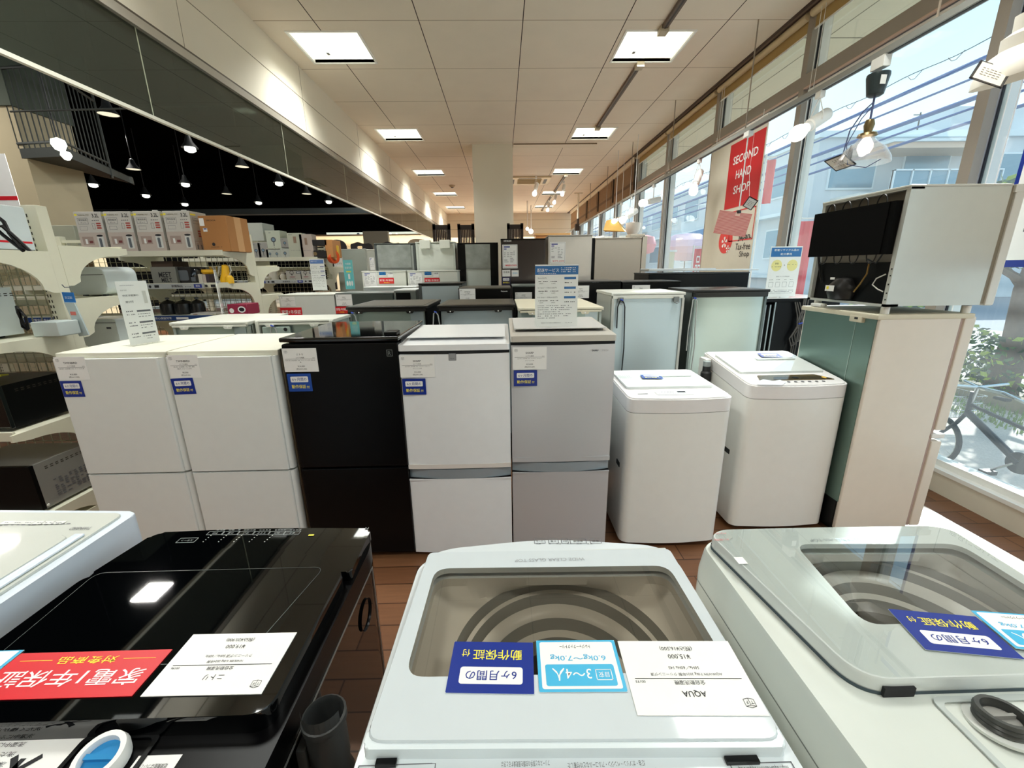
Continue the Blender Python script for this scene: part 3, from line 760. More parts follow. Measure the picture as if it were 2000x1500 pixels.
def persons(p, M, w, h):
    p.m(SKYB); p.rect(M, 0, w, 0, h, .0002, h * .03); p.m(PAPER); p.rect(M, w * .04, w * .96, h * .04, h * .95, .0004, h * .04)
    p.m(SKYB); p.rect(M, w * .09, w * .91, h * .5, h * .9, .0006, h * .04)
    p.m(PAPER); p.frame(M, w * .13, w * .32, h * .6, h * .8, h * .012, .0008); p.text(M, '目安', w * .225, h * .65, h * .1, w * .12, z=.0008)
    p.text(M, '3〜4人', w * .6, h * .57, h * .24, w * .46, z=.0008, bold=.03)
    p.m(SKYB); p.text(M, '6.0kg〜7.0kg', w * .5, h * .3, h * .13, w * .68, z=.0008, bold=.03)
    p.m(INK); p.text(M, 'トレジャーファクトリー', w * .52, h * .1, h * .08, w * .38, z=.0008, bold=.02)
def spec_sheet(p, M, w, h, red=None, seed=1, pricetxt=None):
    """tall ruled sheet of an energy and price label"""
    p.m(PAPER); p.rect(M, 0, w, 0, h, .0002); p.m(INKM); p.frame(M, w * .04, w * .96, h * .03, h * .97, w * .012, .0005)
    p.m(NAVY); p.rect(M, w * .1, w * .5, h * .88, h * .93, .0005); p.rect(M, w * .1, w * .28, h * .80, h * .84, .0005)
    p.m(INKM)
    for k in range(7): p.dashes(M, w * .1, w * .92, h * (.72 - .075 * k), h * .022, 4 if k < 4 else 2, seed + k, .0005)
    if pricetxt:
        p.m(RED if red else PINKT); p.text(M, pricetxt, w * .55, h * .08, h * .09, w * .75, z=.0006, bold=.01)

def stick_price(parent, x, y, z, w, h, brand, sub, spec, pr, tax, code=''):
    p = P(PAPER); p.box(x, x + w, y - .0008, y, z - h, z); price(p, FR(x, y - .0009, z - h), w, h, brand, sub, spec, pr, tax, code)
    return p.done('price_card', parent, 'white paper price card taped to the door')
def stick_warranty(parent, x, y, z, w, h, rot=0, col=None):
    p = P(NAVY); M = FR(x, y - .0009, z - h)
    if rot: M = M @ Matrix.Rotation(rot, 4, 'Z')
    warranty(p, M, w, h, col); return p.done('warranty_card', parent, 'navy card with a white panel and yellow lettering')

# ================================================================ FRONT ROW
FW = mat('fridge_white', (226, 229, 226), .42, coat=.1); FW2 = mat('fridge_white_warm', (228, 226, 216), .5)
FTOP = mat('fridge_top_cream', (212, 210, 194), .5); FGREY = mat('fridge_grey_side', (168, 178, 172), .4)
BLK = mat('fridge_black', (3, 4, 5), .35, noise=.02, spec=.2); BLKG = mat('gloss_black', (5, 7, 8), .06, coat=.6)
SHW = mat('fridge_bright_white', (236, 238, 240), .3, coat=.3); SIL = mat('fridge_silver', (202, 204, 208), .3, .35, noise=.06, nscale=60, stretch=(.3, 1, 60))
HANDG = mat('handle_grey', (158, 170, 178), .3, .3); GAP = mat('gap_dark', (20, 22, 24), .8)
YF = 1.863

def muji(x0, x1, lab, sub, price_, tax, specs, wy, ww):
    t = thing('refrigerator', lab, 'refrigerator', (x0, YF, 0), 'pale two-door refrigerators at the left end')
    h = 1.105; zs = .515
    p = P(FTOP); p.box(x0 + .012, x1 - .004, YF + .055, YF + .53, .03, h - .01, .006); p.m(GAP); p.box(x0 + .02, x1 - .02, YF + .04, YF + .06, .04, h - .03); p.done('body', t)
    p = P(FTOP); p.box(x0 + .004, x1 - .0, YF + .035, YF + .54, h - .022, h, .008); p.box(x0 + .0, x1, YF + .02, YF + .07, h - .03, h - .002, .006); p.done('top_panel', t)
    for nm, a, b in (('upper_door', zs + .005, h - .028), ('lower_door', .045, zs - .005)):
        p = P(FW); p.slab(rpoly([(x0, YF), (x1 - .026, YF), (x1 - .026, YF + .05), (x0, YF + .05)], [.012, .008, .002, .002]), a, b)
        p.slab(rpoly([(x1 - .03, YF + .008), (x1 - .012, YF + .012), (x1 - .004, YF + .03), (x1 - .006, YF + .05), (x1 - .03, YF + .05)], .008), a, b); p.done(nm, t)
    p = P(FW2); 
    for xx in (x0 + .06, x1 - .06): p.lathe([(0, 0), (.02, 0), (.02, .035), (0, .035)], 12, c=(xx, YF + .1, 0)); p.lathe([(0, 0), (.02, 0), (.02, .035), (0, .035)], 12, c=(xx, YF + .47, 0))
    p.split('foot', t)
    stick_price(t, x0 + .012, YF, h - .016, .135, .105, 'TWINBIRD', '2ドア冷蔵庫', specs, price_, tax, '0013')
    stick_warranty(t, x0 + .008, YF, wy, ww, .076, rot=.03 if x0 > -1.9 else 0)
    return t
muji(-2.011, -1.524, 'pale two-door refrigerator with sign on top, leftmost of the front row', '', '¥10,000', '(税込¥11,000)', ['HR-E911  2018年製  110L  クリーニング済'], .98, .095)
muji(-1.516, -1.022, 'pale two-door refrigerator between its twin and the black refrigerator', '', '¥5,000', '(税込¥5,500)', ['HR-E911  2018年製  110L  庫内  棚板', '難あり  クリーニング済'], .982, .1)

# black refrigerator
x0, x1, h = -.994, -.47, 1.158
t = thing('refrigerator', 'black two-door refrigerator with glossy top in the front row', 'refrigerator', (x0, YF, 0))
p = P(BLK); p.box(x0 + .006, x1 - .002, YF + .062, YF + .58, .03, h - .02); p.done('body', t)
p = P(BLKG); p.box(x0 - .004, x1 + .0, YF - .004, YF + .60, h - .02, h, .005); p.done('top_panel', t)
for nm, a, b in (('upper_door', .525, h - .028), ('lower_door', .04, .518)):
    p = P(BLK); p.box(x0, x1 - .006, YF, YF + .055, a, b, .008)
    if nm == 'upper_door':
        p.m(mat('badge_grey', (120, 126, 126), .4)); p.text(FR(x1 - .045, YF - .0006, h - .085), 'R', 0, 0, .018); p.frame(FR(x1 - .058, YF - .0006, h - .09), 0, .026, 0, .03, .002)
    p.done(nm, t)
p = P(BLK); p.box(x1 - .07, x1 - .01, YF + .02, YF + .09, h, h + .018, .006); p.done('hinge_cover', t)
p = P(mat('trim_line', (130, 134, 132), .3, .6)); p.box(x1 - .004, x1 - .002, YF + .056, YF + .058, .04, h - .03); p.done('door_trim', t)
stick_price(t, -.992, YF, 1.111, .152, .108, 'ニトリ', '2ドア冷蔵庫', ['NTR-106  2022年製  106L  クリーニング済  直冷式', '黒'], '¥14,000', '(税込¥15,400)', '0017')
stick_warranty(t, -.987, YF, .995, .107, .084, col=mat('blue_print', (14, 70, 160), .35))

# white and silver refrigerators with handle bands
def sharp(x0, x1, h, zs, hb, m, mtop, mh, lab, sub, emblem):
    t = thing('refrigerator', lab, 'refrigerator', (x0, YF, 0))
    p = P(m); p.box(x0 + .006, x1 - .006, YF + .065, YF + .56, .03, h - .05); p.m(GAP); p.box(x0 + .015, x1 - .015, YF + .045, YF + .066, .05, h - .03); p.done('body', t)
    p = P(mtop); p.slab(rpoly([(x0, YF - .004), (x1, YF - .004), (x1, YF + .57), (x0, YF + .57)], .012), lambda x, y: h - .045, lambda x, y: h - (.018 if y < YF + .02 else .0), bev=.004)
    p.m(mat('top_inset', (190, 190, 188), .4) if m is SIL else mtop); p.box(x0 + .02, x1 - .02, YF + .1, YF + .55, h - .002, h + .001); p.done('top_panel', t)
    n = 10
    def bowed(p, a, b, bow=.012, yb=.055):
        f = [(x0 + .001 + (x1 - x0 - .002) * q / n, YF + bow * (2 * q / n - 1) ** 2) for q in range(n + 1)]
        p.slab(f + [(x1 - .001, YF + yb), (x0 + .001, YF + yb)], a, b)
    p = P(m); bowed(p, zs, h - .062); p.m(mat('door_lip', (226, 220, 214), .35, coat=.2) if m is SHW else m); bowed(p, zs, zs + .022, .006)
    if emblem:
        p.m(mat('emblem_grey', (176, 180, 184), .3, .5)); M = FR(-.25, YF - .001, 1.044); p.rect(M, 0, .033, 0, .033, .0005); p.m(INKM); p.frame(M, 0, .033, 0, .033, .0015, .001)
        p.text(M, 'PLUS', .0165, .006, .006, z=.001)
    else:
        p.m(INK); p.text(FR(x1 - .095, YF - .001, 1.075), 'SHARP', 0, 0, .008, .03, bold=.03); p.m(INKM); p.text(FR(x1 - .05, YF - .001, 1.075), 'プラズマ', 0, 0, .008, .03)
    p.done('upper_door', t)
    p = P(m); bowed(p, .03, zs - .055); p.m(m); bowed(p, zs - .062, zs - .055, .004); p.done('lower_door', t)
    p = P(mh)
    bowed(p, zs - .055, zs - .006, .03); p.done('handle_band', t, 'grey recessed handle band between the doors')
    p = P(GAP); bowed(p, h - .062, h - .045, .02); p.done('gasket', t)
    return t
t = sharp(-.476, .026, 1.135, .505, .05, SHW, SHW, HANDG, 'bright white two-door refrigerator with a small square emblem, beside the silver one', '', True)
stick_price(t, -.474, YF, 1.071, .158, .103, 'SHARP', '2ドア冷蔵庫', ['SJ-D14E-W  2019年製  137L  つけかえどっちもドア', 'クリーニング済'], '¥12,000', '(税込¥13,200)', '0018')
stick_warranty(t, -.469, YF, .962, .107, .077)
t = sharp(.031, .51, 1.168, .53, .05, SIL, mat('silver_top', (196, 192, 184), .35, .2), HANDG, 'silver two-door refrigerator with the delivery sign on its top', '', False)
stick_price(t, .039, YF, 1.1, .155, .105, 'SHARP', '2ドア冷蔵庫', ['SJ-D14F-S  2020年製  137L  つけかえどっちもドア', 'クリーニング済'], '¥12,000', '(税込¥13,200)', '0019')
stick_warranty(t, .043, YF, .992, .108, .075)

# delivery sign on the silver refrigerator (acrylic stand)
ACR = glassmat('acrylic', (252, 254, 254), ior=1.35, boost=.6)
def sign_stand(lab, M, w, h, draw, depth=.06, group=None, name='sign_stand'):
    t = thing(name, lab, 'sign', M.translation, group)
    p = P(ACR); p.rect(M, -.006, w + .006, -.004, h + .004, .003); p.box(-.006, w + .006, -.008, -.004, -depth, .03, M=M); p.done('acrylic_stand', t)
    p = P(PAPER); p.box(0, w, 0, h, -.002, .0, M=M); draw(p, M, w, h); p.done('printed_sheet', t)
    return t
def deliv(p, M, w, h):
    p.m(BLUEH); p.rect(M, w * .0, w, h * .84, h * .98, .0004)
    p.m(PAPER); p.text(M, '配送サービス', w * .3, h * .88, h * .06, w * .5, z=.0008, bold=.03); p.dashes(M, w * .08, w * .5, h * .855, h * .01, 10, 3, .0008)
    for k in range(3): p.dashes(M, w * .6, w * .95, h * (.94 - .03 * k), h * .014, 9, k, .0008)
    for k, s in enumerate(('5km以内', '5.1km〜10km以内', '10.1km〜20km以内')):
        y = h * (.775 - .155 * k)
        p.m(INKM); p.text(M, s, w * .06, y, h * .026, w * (.2, .44, .46)[k], z=.0006, align='L')
        p.m(BLUEH); p.rect(M, w * .68, w * .95, y - h * .01, y + h * .028, .0006)
        p.m(INK)
        for c, (a, b) in enumerate(((.08, .3), (.36, .55))):
            p.text(M, ('8,800円', '7,150円', '9,350円')[(k + c) % 3], w * (a + .02), y - h * .085, h * .018, z=.0006, align='L'); p.dashes(M, w * a, w * b, y - h * .05, h * .014, 6, k + c)
        p.dashes(M, w * .69, w * .8, y - h * .07, h * .014, 3, k); p.dashes(M, w * .83, w * .95, y - h * .07, h * .014, 3, k + 1)
    p.m(INKM)
    for k in range(7): p.dashes(M, w * .06, w * (.82, .88, .88, .6, .86, .85, .5)[k], h * (.335 - .034 * k), h * .012, 18, k)
    p.m(INK); p.text(M, 'トレファク', w * .8, h * .045, h * .018, w * .16, z=.0006, bold=.03); p.dashes(M, w * .14, w * .62, h * .05, h * .01, 16, 9)
yS = 2.02
a = at(1045, 638, 'y', yS); b = at(1130, 516, 'y', yS)
sign_stand('tall acrylic sign with blue header standing on the silver refrigerator', FR(a.x, yS, 1.172), b.x - a.x, b.z - 1.172 + .0, deliv)
# sign on the leftmost refrigerator, turned
def howto(p, M, w, h):
    p.m(INK); p.text(M, '中古冷蔵庫の', w * .38, h * .76, h * .032, w * .5, z=.0006); p.text(M, '選び方', w * .3, h * .66, h * .036, w * .26, z=.0006); p.text(M, 'はじめての方に', w * .2, h * .85, h * .02, w * .2, z=.0006)
    p.m(INKM); p.dashes(M, w * .12, w * .6, h * .93, h * .008, 12, 1)
    p.m(mat('pale_grey', (206, 206, 200), .6)); p.rect(M, w * .78, w * .9, h * .64, h * .84, .0005)
    p.m(INKM)
    for k in range(3):
        y = h * (.52 - .18 * k); p.dashes(M, w * .12, w * .35, y, h * .02, 4, k); p.dashes(M, w * .12, w * .4, y - h * .05, h * .018, 6, k + 2)
        p.rect(M, w * .46, w * .92, y - h * .01, y + h * .018, .0006); p.dashes(M, w * .48, w * .9, y - h * .05, h * .012, 6, k + 5); p.dashes(M, w * .48, w * .9, y - h * .09, h * .01, 4, k + 7)
a = at(256, 676, 'z', 1.107); b = at(313, 667, 'z', 1.107)
ang = math.atan2(b.y - a.y, b.x - a.x); wS = (b - a).length
Ms = plane(a + Vector((0, 0, .004)), (math.cos(ang), math.sin(ang), 0), (0, 0, 1))
tp = at(222, 550, 'y', a.y)
sign_stand('narrow white acrylic sign standing on the leftmost refrigerator', Ms, wS, tp.z - 1.11, howto)

# ---- two top-loading washers of the front row
WW = mat('washer_white', (232, 232, 228), .28, coat=.35); WTOPM = mat('washer_top_white', (212, 218, 216), .1, coat=.3)
WBAND = mat('washer_band', (230, 228, 228), .25, coat=.3)
def washer_front(x0, x1, y0, y1, zf, zb, lab, cfg):
    t = thing('washing_machine', lab, 'washing machine', ((x0 + x1) / 2, y0, 0))
    rr = .045
    out = rpoly([(x0, y0 + .012), ((x0 + x1) / 2, y0 - .012), (x1, y0 + .012), (x1, y1), (x0, y1)], [rr, .2, rr, .02, .02], 6)
    zt = lambda x, y: zf + (zb - zf) * (y - y0) / (y1 - y0)
    p = P(WW); p.slab(out, .03, lambda x, y: zt(x, y) - .075); p.m(GAP)
    for sx, xx in ((-1, x0), (1, x1)): p.box(xx - .004 if sx < 0 else xx - .03, xx + .03 if sx < 0 else xx + .004, (y0 + y1) / 2 - .16, (y0 + y1) / 2 - .1, .42, .45, .006)
    p.m(WW); p.done('cabinet', t)
    p = P(WBAND); p.slab(out, lambda x, y: zt(x, y) - .072, lambda x, y: zt(x, y) - .006)
    ins = rpoly([(x0 + .006, y0 + .02), ((x0 + x1) / 2, y0 - .004), (x1 - .006, y0 + .02), (x1 - .006, y1 - .006), (x0 + .006, y1 - .006)], [rr, .2, rr, .02, .02], 6)
    p.slab(ins, lambda x, y: zt(x, y) - .006, zt, bev=.004); p.done('top_frame', t)
    w = x1 - x0; d = y1 - y0
    zl = lambda x, y: zt(x, y) + .012
    p = P(WTOPM); p.slab(rpoly([(x0 + .03, y0 + d * .3), (x1 - .03, y0 + d * .3), (x1 - .03, y1 - d * .14), (x0 + .03, y1 - d * .14)], .02), zt, zl, bev=.004)
    p.box(x0 + w * .42, x0 + w * .85, y0 + d * .62, y0 + d * .68, zl(0, y0 + d * .65) - .002, zl(0, y0 + d * .65) + .006, .003); p.done('lid', t)
    sl = math.atan2(zb - zf, d)
    MT = plane((x0, y0, zf + .0012), (1, 0, 0), (0, math.cos(sl), math.sin(sl)))
    ML = plane((x0, y0, zf + .0135), (1, 0, 0), (0, math.cos(sl), math.sin(sl)))
    cfg(t, MT, ML, w, d)
    p = P(GAP)
    for xx in (x0 + .06, x1 - .06):
        for yy in (y0 + .07, y1 - .06): p.lathe([(0, 0), (.025, 0), (.02, .03), (0, .03)], 12, c=(xx, yy, 0))
    p.split('foot', t)
    return t
def cfgA(t, MT, ML, w, d):
    p = P(mat('panel_grey_print', (176, 180, 182), .3)); p.rect(MT, w * .3, w * .66, d * .1, d * .22, 0, .01)
    p.m(WTOPM); p.rect(MT, w * .302, w * .658, d * .102, d * .218, .0003, .01)
    p.m(mat('display_dark', (20, 22, 40), .15)); p.rect(MT, w * .52, w * .6, d * .17, d * .2, .0008)
    p.m(INKM)
    for k in range(6): p.frame(MT, w * (.33 + .05 * k), w * (.365 + .05 * k), d * .13, d * .145, .001, .0008)
    p.dashes(MT, w * .33, w * .5, d * .18, .005, 6, 2, .0008); p.rect(MT, w * .12, w * .22, d * .14, d * .155, .0006); p.done('control_panel', t)
    p = P(NAVY); M = ML @ Matrix.Translation((w * .3, d * .55, .004)); warranty(p, M @ Matrix.Rotation(-.1, 4, 'Z'), .11, .075, mat('blue_faded', (60, 90, 160), .25))
    p.done('warranty_card', t, 'faded blue card lying taped to the lid')
    p = P(INKM); 
    for k in range(3): p.dashes(ML, w * .03, w * .2, d * (.6 + .04 * k), .004, 8, k); 
    p.done('printed_label', t)
def cfgB(t, MT, ML, w, d):
    p = P(mat('bronze_panel', (116, 98, 66), .12, .5)); p.slab(rpoly([(w * .16, d * .12), (w * .92, d * .12), (w * .8, d * .25), (w * .2, d * .25)], .012), 0, .002, M=MT)
    p.m(mat('bronze_dark', (70, 58, 40), .1, .4)); p.slab(rpoly([(w * .3, d * .13), (w * .9, d * .13), (w * .8, d * .2), (w * .34, d * .2)], .01), .002, .003, M=MT)
    p.m(mat('display_dark', (20, 22, 40), .15)); p.rect(MT, w * .52, w * .57, d * .15, d * .19, .0045)
    p.m(mat('gold_button', (220, 180, 80), .4)); p.disc(MT, w * .83, d * .16, .012, z=.0045)
    p.m(INKM)
    for k in range(6): p.disc(MT, w * (.42 + .07 * k), d * .08, .008, z=.001)
    p.done('control_panel', t)
    p = P(NAVY); M = ML @ Matrix.Translation((w * .52, d * .7, .004)); warranty(p, M @ Matrix.Rotation(-.1, 4, 'Z'), .12, .07); p.done('warranty_card', t, 'navy card lying taped to the lid')
    p = P(mat('torn_paper', (228, 236, 246), .5)); q = [(w * .08, d * .02), (w * .3, d * .0), (w * .38, d * .06), (w * .36, d * .12), (w * .28, d * .1), (w * .2, d * .14), (w * .12, d * .1)]
    p.slab([(x, y) for x, y in q], .001, .003, M=MT); p.done('torn_film', t, 'torn pale film at the front left corner')
    p = P(INKM); 
    for k in range(2): p.dashes(ML, w * .72, w * .96, d * (.72 + .04 * k), .004, 8, k)
    p.done('printed_label', t)
washer_front(.60, 1.114, 1.9, 2.42, .83, .848, 'white top-loading washing machine beside the silver refrigerator', cfgA)
wB = washer_front(1.255, 1.782, 2.022, 2.56, .85, .925, 'white top-loading washing machine with bronze control panel before the stacked refrigerators', cfgB)
p = P(WW); p.box(1.22, 1.26, 2.45, 2.54, .78, .90, .01); p.done('inlet_bracket', wB)
p = P(mat('hose_black', (24, 26, 28), .5)); p.lathe([(.022, 0), (.026, .01), (.022, .02), (.026, .03), (.022, .04), (.03, .05), (.03, .1), (.022, .11), (.022, .14), (0, .14)], 16, c=(1.225, 2.44, .72)); p.m(mat('fitting_grey', (140, 150, 150), .3)); p.lathe([(0, 0), (.022, 0), (.022, .03), (0, .032)], 16, c=(1.225, 2.44, .86)); p.done('inlet_fitting', wB)
p = P(mat('hose_black', (24, 26, 28), .5)); p.tube([(1.225, 2.44, .74), (1.228, 2.45, .6), (1.235, 2.47, .3), (1.24, 2.5, .1)], .018, 8); p.done('hose', wB)

# ---- stacked refrigerators at the window end (seen from their left side, backs to the left)
GALV = mat('galvanised_green', (112, 138, 130), .3, .55, noise=.1, nscale=3)
SIDEW = mat('side_warm_white', (228, 220, 208), .35, coat=.2); CRTOP = mat('yellowed_top', (212, 206, 184), .45)
t = thing('refrigerator', 'tall off-white refrigerator turned sideways, carrying a smaller one, by the window', 'refrigerator', (1.75, 1.92, 0))
X0, X1, Y0, Y1 = 1.80, 2.196, 1.965, 2.485
p = P(SIDEW); p.box(X0, X1, Y0, Y1, .04, 1.189, .006); p.done('cabinet', t)
p = P(GALV); p.box(X0 - .004, X0, Y0 + .015, Y1 - .015, .2, 1.19); p.m(mat('galv_line', (176, 196, 190), .3, .5)); p.box(X0 - .006, X0 - .004, Y0 + .13, Y0 + .133, .75, 1.19); p.done('back_panel', t, 'green-grey metal back panel')
p = P(BLK); p.box(X0 - .01, X0 + .05, Y0 + .02, Y1 - .02, .03, .2); p.done('compressor_recess', t)
p = P(CRTOP); p.box(X0 - .02, X1 + .06, Y0 - .004, Y1 + .004, 1.184, 1.209, .006); p.box(X0 - .022, X0 + .01, Y0 + .08, Y0 + .16, 1.16, 1.195, .006); p.m(GAP); p.box(X0 - .0235, X0 - .022, Y0 + .105, Y0 + .125, 1.175, 1.185); p.done('top_panel', t)
p = P(SIDEW); p.box(X1 + .018, X1 + .075, Y0, Y1, .61, 1.194, .008); p.done('upper_door', t)
p = P(SIDEW); p.box(X1 + .018, X1 + .075, Y0, Y1, .05, .55, .008); p.done('lower_door', t)
p = P(mat('gasket_rose', (178, 158, 150), .6)); p.box(X1, X1 + .02, Y0 + .008, Y1 - .008, .05, 1.19); p.done('gasket', t)
p = P(mat('hinge_white', (236, 236, 234), .3)); p.box(X1 + .01, X1 + .08, Y0 + .0, Y0 + .05, .565, .59, .004); p.done('hinge', t)
# upper small refrigerator
t = thing('refrigerator', 'small white refrigerator stacked on the tall one, its compressor side facing left', 'refrigerator', (1.75, 1.91, 1.209))
X0, X1, Y0, Y1, Z0, Z1 = 1.806, 2.263, 1.962, 2.487, 1.245, 1.771
GALVS = mat('side_grey_white', (206, 210, 204), .3, .25)
p = P(GALVS); p.box(X0 + .05, X1, Y0 + .003, Y1 - .003, Z0 + .003, Z1 - .003); p.m(GALVS); p.box(X0, X0 + .06, Y0, Y0 + .022, Z0, Z1); p.box(X0, X0 + .06, Y1 - .022, Y1, Z0, Z1)
p.box(X0 - .002, X0 + .06, Y0, Y1, Z1 - .012, Z1); p.box(X0, X0 + .06, Y0, Y1, Z0, Z0 + .012); p.m(mat('back_taupe', (120, 112, 98), .5)); p.box(X0 + .03, X0 + .052, Y0 + .02, Y1 - .02, Z0 + .2, Z1 - .01)
p.m(mat('screw_hole', (40, 40, 40), .6))
for z in (.03, .06, .1, .14, .17): p.box(X0 - .001, X0, Y0 + .006, Y0 + .012, Z0 + z, Z0 + z + .007)
p.done('cabinet', t)
p = P(BLK); p.box(X0 + .02, X0 + .054, Y0 + .022, Y1 - .022, Z0 + .012, Z0 + .205); p.done('compressor_recess', t)
p = P(mat('mesh_black', (8, 8, 8), .8, spec=.1)); p.box(X0 - .035, X0 - .028, Y0 + .055, Y1 + .005, Z0 + .24, Z1 - .055)
p.box(X0 - .03, X0 + .0, Y0 + .025, Y0 + .055, Z0 + .24, Z1 - .055); p.done('condenser_plate', t, 'flat black condenser plate')
p = P(mat('pipe_black', (16, 16, 16), .4))
for k in range(4):
    yc = Y0 + .12 + .105 * k
    for s, zc in ((1, Z1 - .06), (-1, Z0 + .245)):
        p.tube([(X0 - .015, yc + .028 * math.cos(a_), zc + s * .045 * math.sin(a_)) for a_ in [PI * q / 8 for q in range(9)]], .003, 6)
p.tube([(X0 - .01, Y1 - .04, Z0 + .25), (X0 + .01, Y1 - .05, Z0 + .15), (X0 + .01, Y1 - .08, Z0 + .1)], .004, 6)
p.tube([(X0 - .01, Y0 + .06, Z0 + .25), (X0 + .0, Y0 + .1, Z0 + .2), (X0 + .005, Y0 + .16, Z0 + .22)], .004, 6)
p.done('condenser_pipe', t)
p = P(mat('compressor', (14, 14, 15), .35)); p.lathe([(0, .13), (.05, .125), (.075, .09), (.08, .05), (.07, .02), (0, .02)], 20, c=(X0 + .03, (Y0 + Y1) / 2 + .03, Z0)); p.m(PAPER); p.box(X0 - .053, X0 - .051, Y0 + .27, Y0 + .33, Z0 + .06, Z0 + .09); p.m(YEL); p.box(X0 - .054, X0 - .053, Y0 + .305, Y0 + .32, Z0 + .07, Z0 + .085)
p.m(PAPER); p.box(X0 - .05, X0 - .048, Y0 + .28, Y0 + .31, Z0 + .12, Z0 + .132); p.done('compressor', t)
p = P(mat('brass_pipe', (150, 120, 70), .3, .8)); p.tube([(X0 + .0, Y0 + .14, Z0 + .2), (X0 - .01, Y0 + .13, Z0 + .15), (X0, Y0 + .17, Z0 + .1), (X0, Y0 + .2, Z0 + .06)], .004, 6); p.done('copper_pipe', t)
p = P(mat('cable_white', (220, 220, 216), .5)); p.tube([(X0 + .0, Y0 + .035, Z0 + .15), (X0 - .01, Y0 + .07, Z0 + .13), (X0 - .01, Y0 + .085, Z0 + .1), (X0 - .01, Y0 + .05, Z0 + .08), (X0, Y0 + .03, Z0 + .07)], .003, 6); p.done('wire', t)
p = P(mat('top_white_grey', (208, 210, 204), .4)); p.box(X0 - .004, X1, Y0 - .002, Y1 + .002, Z1 - .003, Z1 + .006, .002); p.done('top_panel', t)
p = P(FW); p.box(X1 + .02, X1 + .065, Y0 - .002, Y1 + .002, Z0 + .0, Z1 + .0, .008); p.done('door', t)
p = P(mat('gasket_taupe', (134, 126, 110), .6)); p.box(X1, X1 + .02, Y0 + .006, Y1 - .006, Z0 + .01, Z1 - .0); p.done('gasket', t)
p = P(FW); p.box(X1 + .01, X1 + .08, Y0 - .004, Y0 + .03, Z1 - .03, Z1 + .003, .004); p.done('hinge', t)
p = P(mat('foot_white', (232, 232, 228), .5))
for xx in (X0 + .03, X1 - .03):
    for yy in (Y0 + .03, Y1 - .05): p.lathe([(0, 0), (.018, 0), (.018, .035), (0, .035)], 12, c=(xx, yy, 1.209))
p.box(X0 - .02, X0 + .02, Y1 - .14, Y1 - .06, 1.211, 1.23, .005)
p.split('foot', t)
# ================================================================ FOREGROUND WASHERS
def polar(pts, c, n=320):
    out = []
    for k in range(n):
        a = 2 * PI * k / n; d = Vector((math.cos(a), math.sin(a))); best = None
        for i in range(len(pts)):
            p0 = Vector(pts[i]) - Vector(c); p1 = Vector(pts[(i + 1) % len(pts)]) - Vector(c); e = p1 - p0
            den = d.x * e.y - d.y * e.x
            if abs(den) < 1e-12: continue
            t = (p0.x * e.y - p0.y * e.x) / den; s = (p0.x * d.y - p0.y * d.x) / den
            if t > 0 and -1e-6 <= s <= 1 + 1e-6 and (best is None or t > best): best = t
        out.append((c[0] + d.x * best, c[1] + d.y * best))
    return out
def loft(p, loops, smooth=True, cap=False):
    rings = [[p.bm.verts.new(q) for q in L] for L in loops]; n = len(rings[0])
    for A, B in zip(rings, rings[1:]):
        for i in range(n):
            f = p.bm.faces.new((A[i], A[(i + 1) % n], B[(i + 1) % n], B[i])); f.material_index = p.mi; f.smooth = smooth
    if cap: f = p.bm.faces.new(rings[-1]); f.material_index = p.mi
def up3(L, z): return [(x, y, z) for x, y in L]

SMOKE = glassmat('smoked_glass', (214, 210, 202), ior=1.5, boost=1.0)
CLEARG = glassmat('clear_glass', (244, 247, 246), ior=1.55, boost=1.5)
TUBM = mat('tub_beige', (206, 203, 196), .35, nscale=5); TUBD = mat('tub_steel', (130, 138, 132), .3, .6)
def tub(t, c, win, zt, r):
    n = 320; p = P(TUBM)
    o = polar(win, c, n); circ = [(c[0] + r * math.cos(2 * PI * k / n), c[1] + r * math.sin(2 * PI * k / n)) for k in range(n)]
    C = lambda q: [(c[0] + (x - c[0]) * q, c[1] + (y - c[1]) * q) for x, y in circ]
    mid = [((a[0] * .45 + b[0] * .55), (a[1] * .45 + b[1] * .55)) for a, b in zip(o, circ)]
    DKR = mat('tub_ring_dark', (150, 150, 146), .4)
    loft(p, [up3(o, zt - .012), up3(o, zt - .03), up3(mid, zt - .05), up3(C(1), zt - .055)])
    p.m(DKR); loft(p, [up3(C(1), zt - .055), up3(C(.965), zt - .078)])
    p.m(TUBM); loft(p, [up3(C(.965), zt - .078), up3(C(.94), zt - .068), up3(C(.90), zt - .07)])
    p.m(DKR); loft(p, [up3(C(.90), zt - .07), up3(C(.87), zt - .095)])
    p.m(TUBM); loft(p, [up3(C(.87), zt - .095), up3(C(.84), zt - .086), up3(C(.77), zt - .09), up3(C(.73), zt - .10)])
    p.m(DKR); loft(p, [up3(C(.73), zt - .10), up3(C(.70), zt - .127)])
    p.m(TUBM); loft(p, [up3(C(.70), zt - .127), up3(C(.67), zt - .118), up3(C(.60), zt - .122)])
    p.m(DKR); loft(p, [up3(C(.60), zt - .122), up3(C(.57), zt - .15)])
    p.done('tub_cover', t)
    p = P(TUBD); loft(p, [up3(C(.57), zt - .15), up3(C(.70), zt - .2), up3(C(.76), zt - .3), up3(C(.76), zt - .42), up3(C(.6), zt - .46), up3(C(.1), zt - .48)], cap=True); p.done('tub', t)

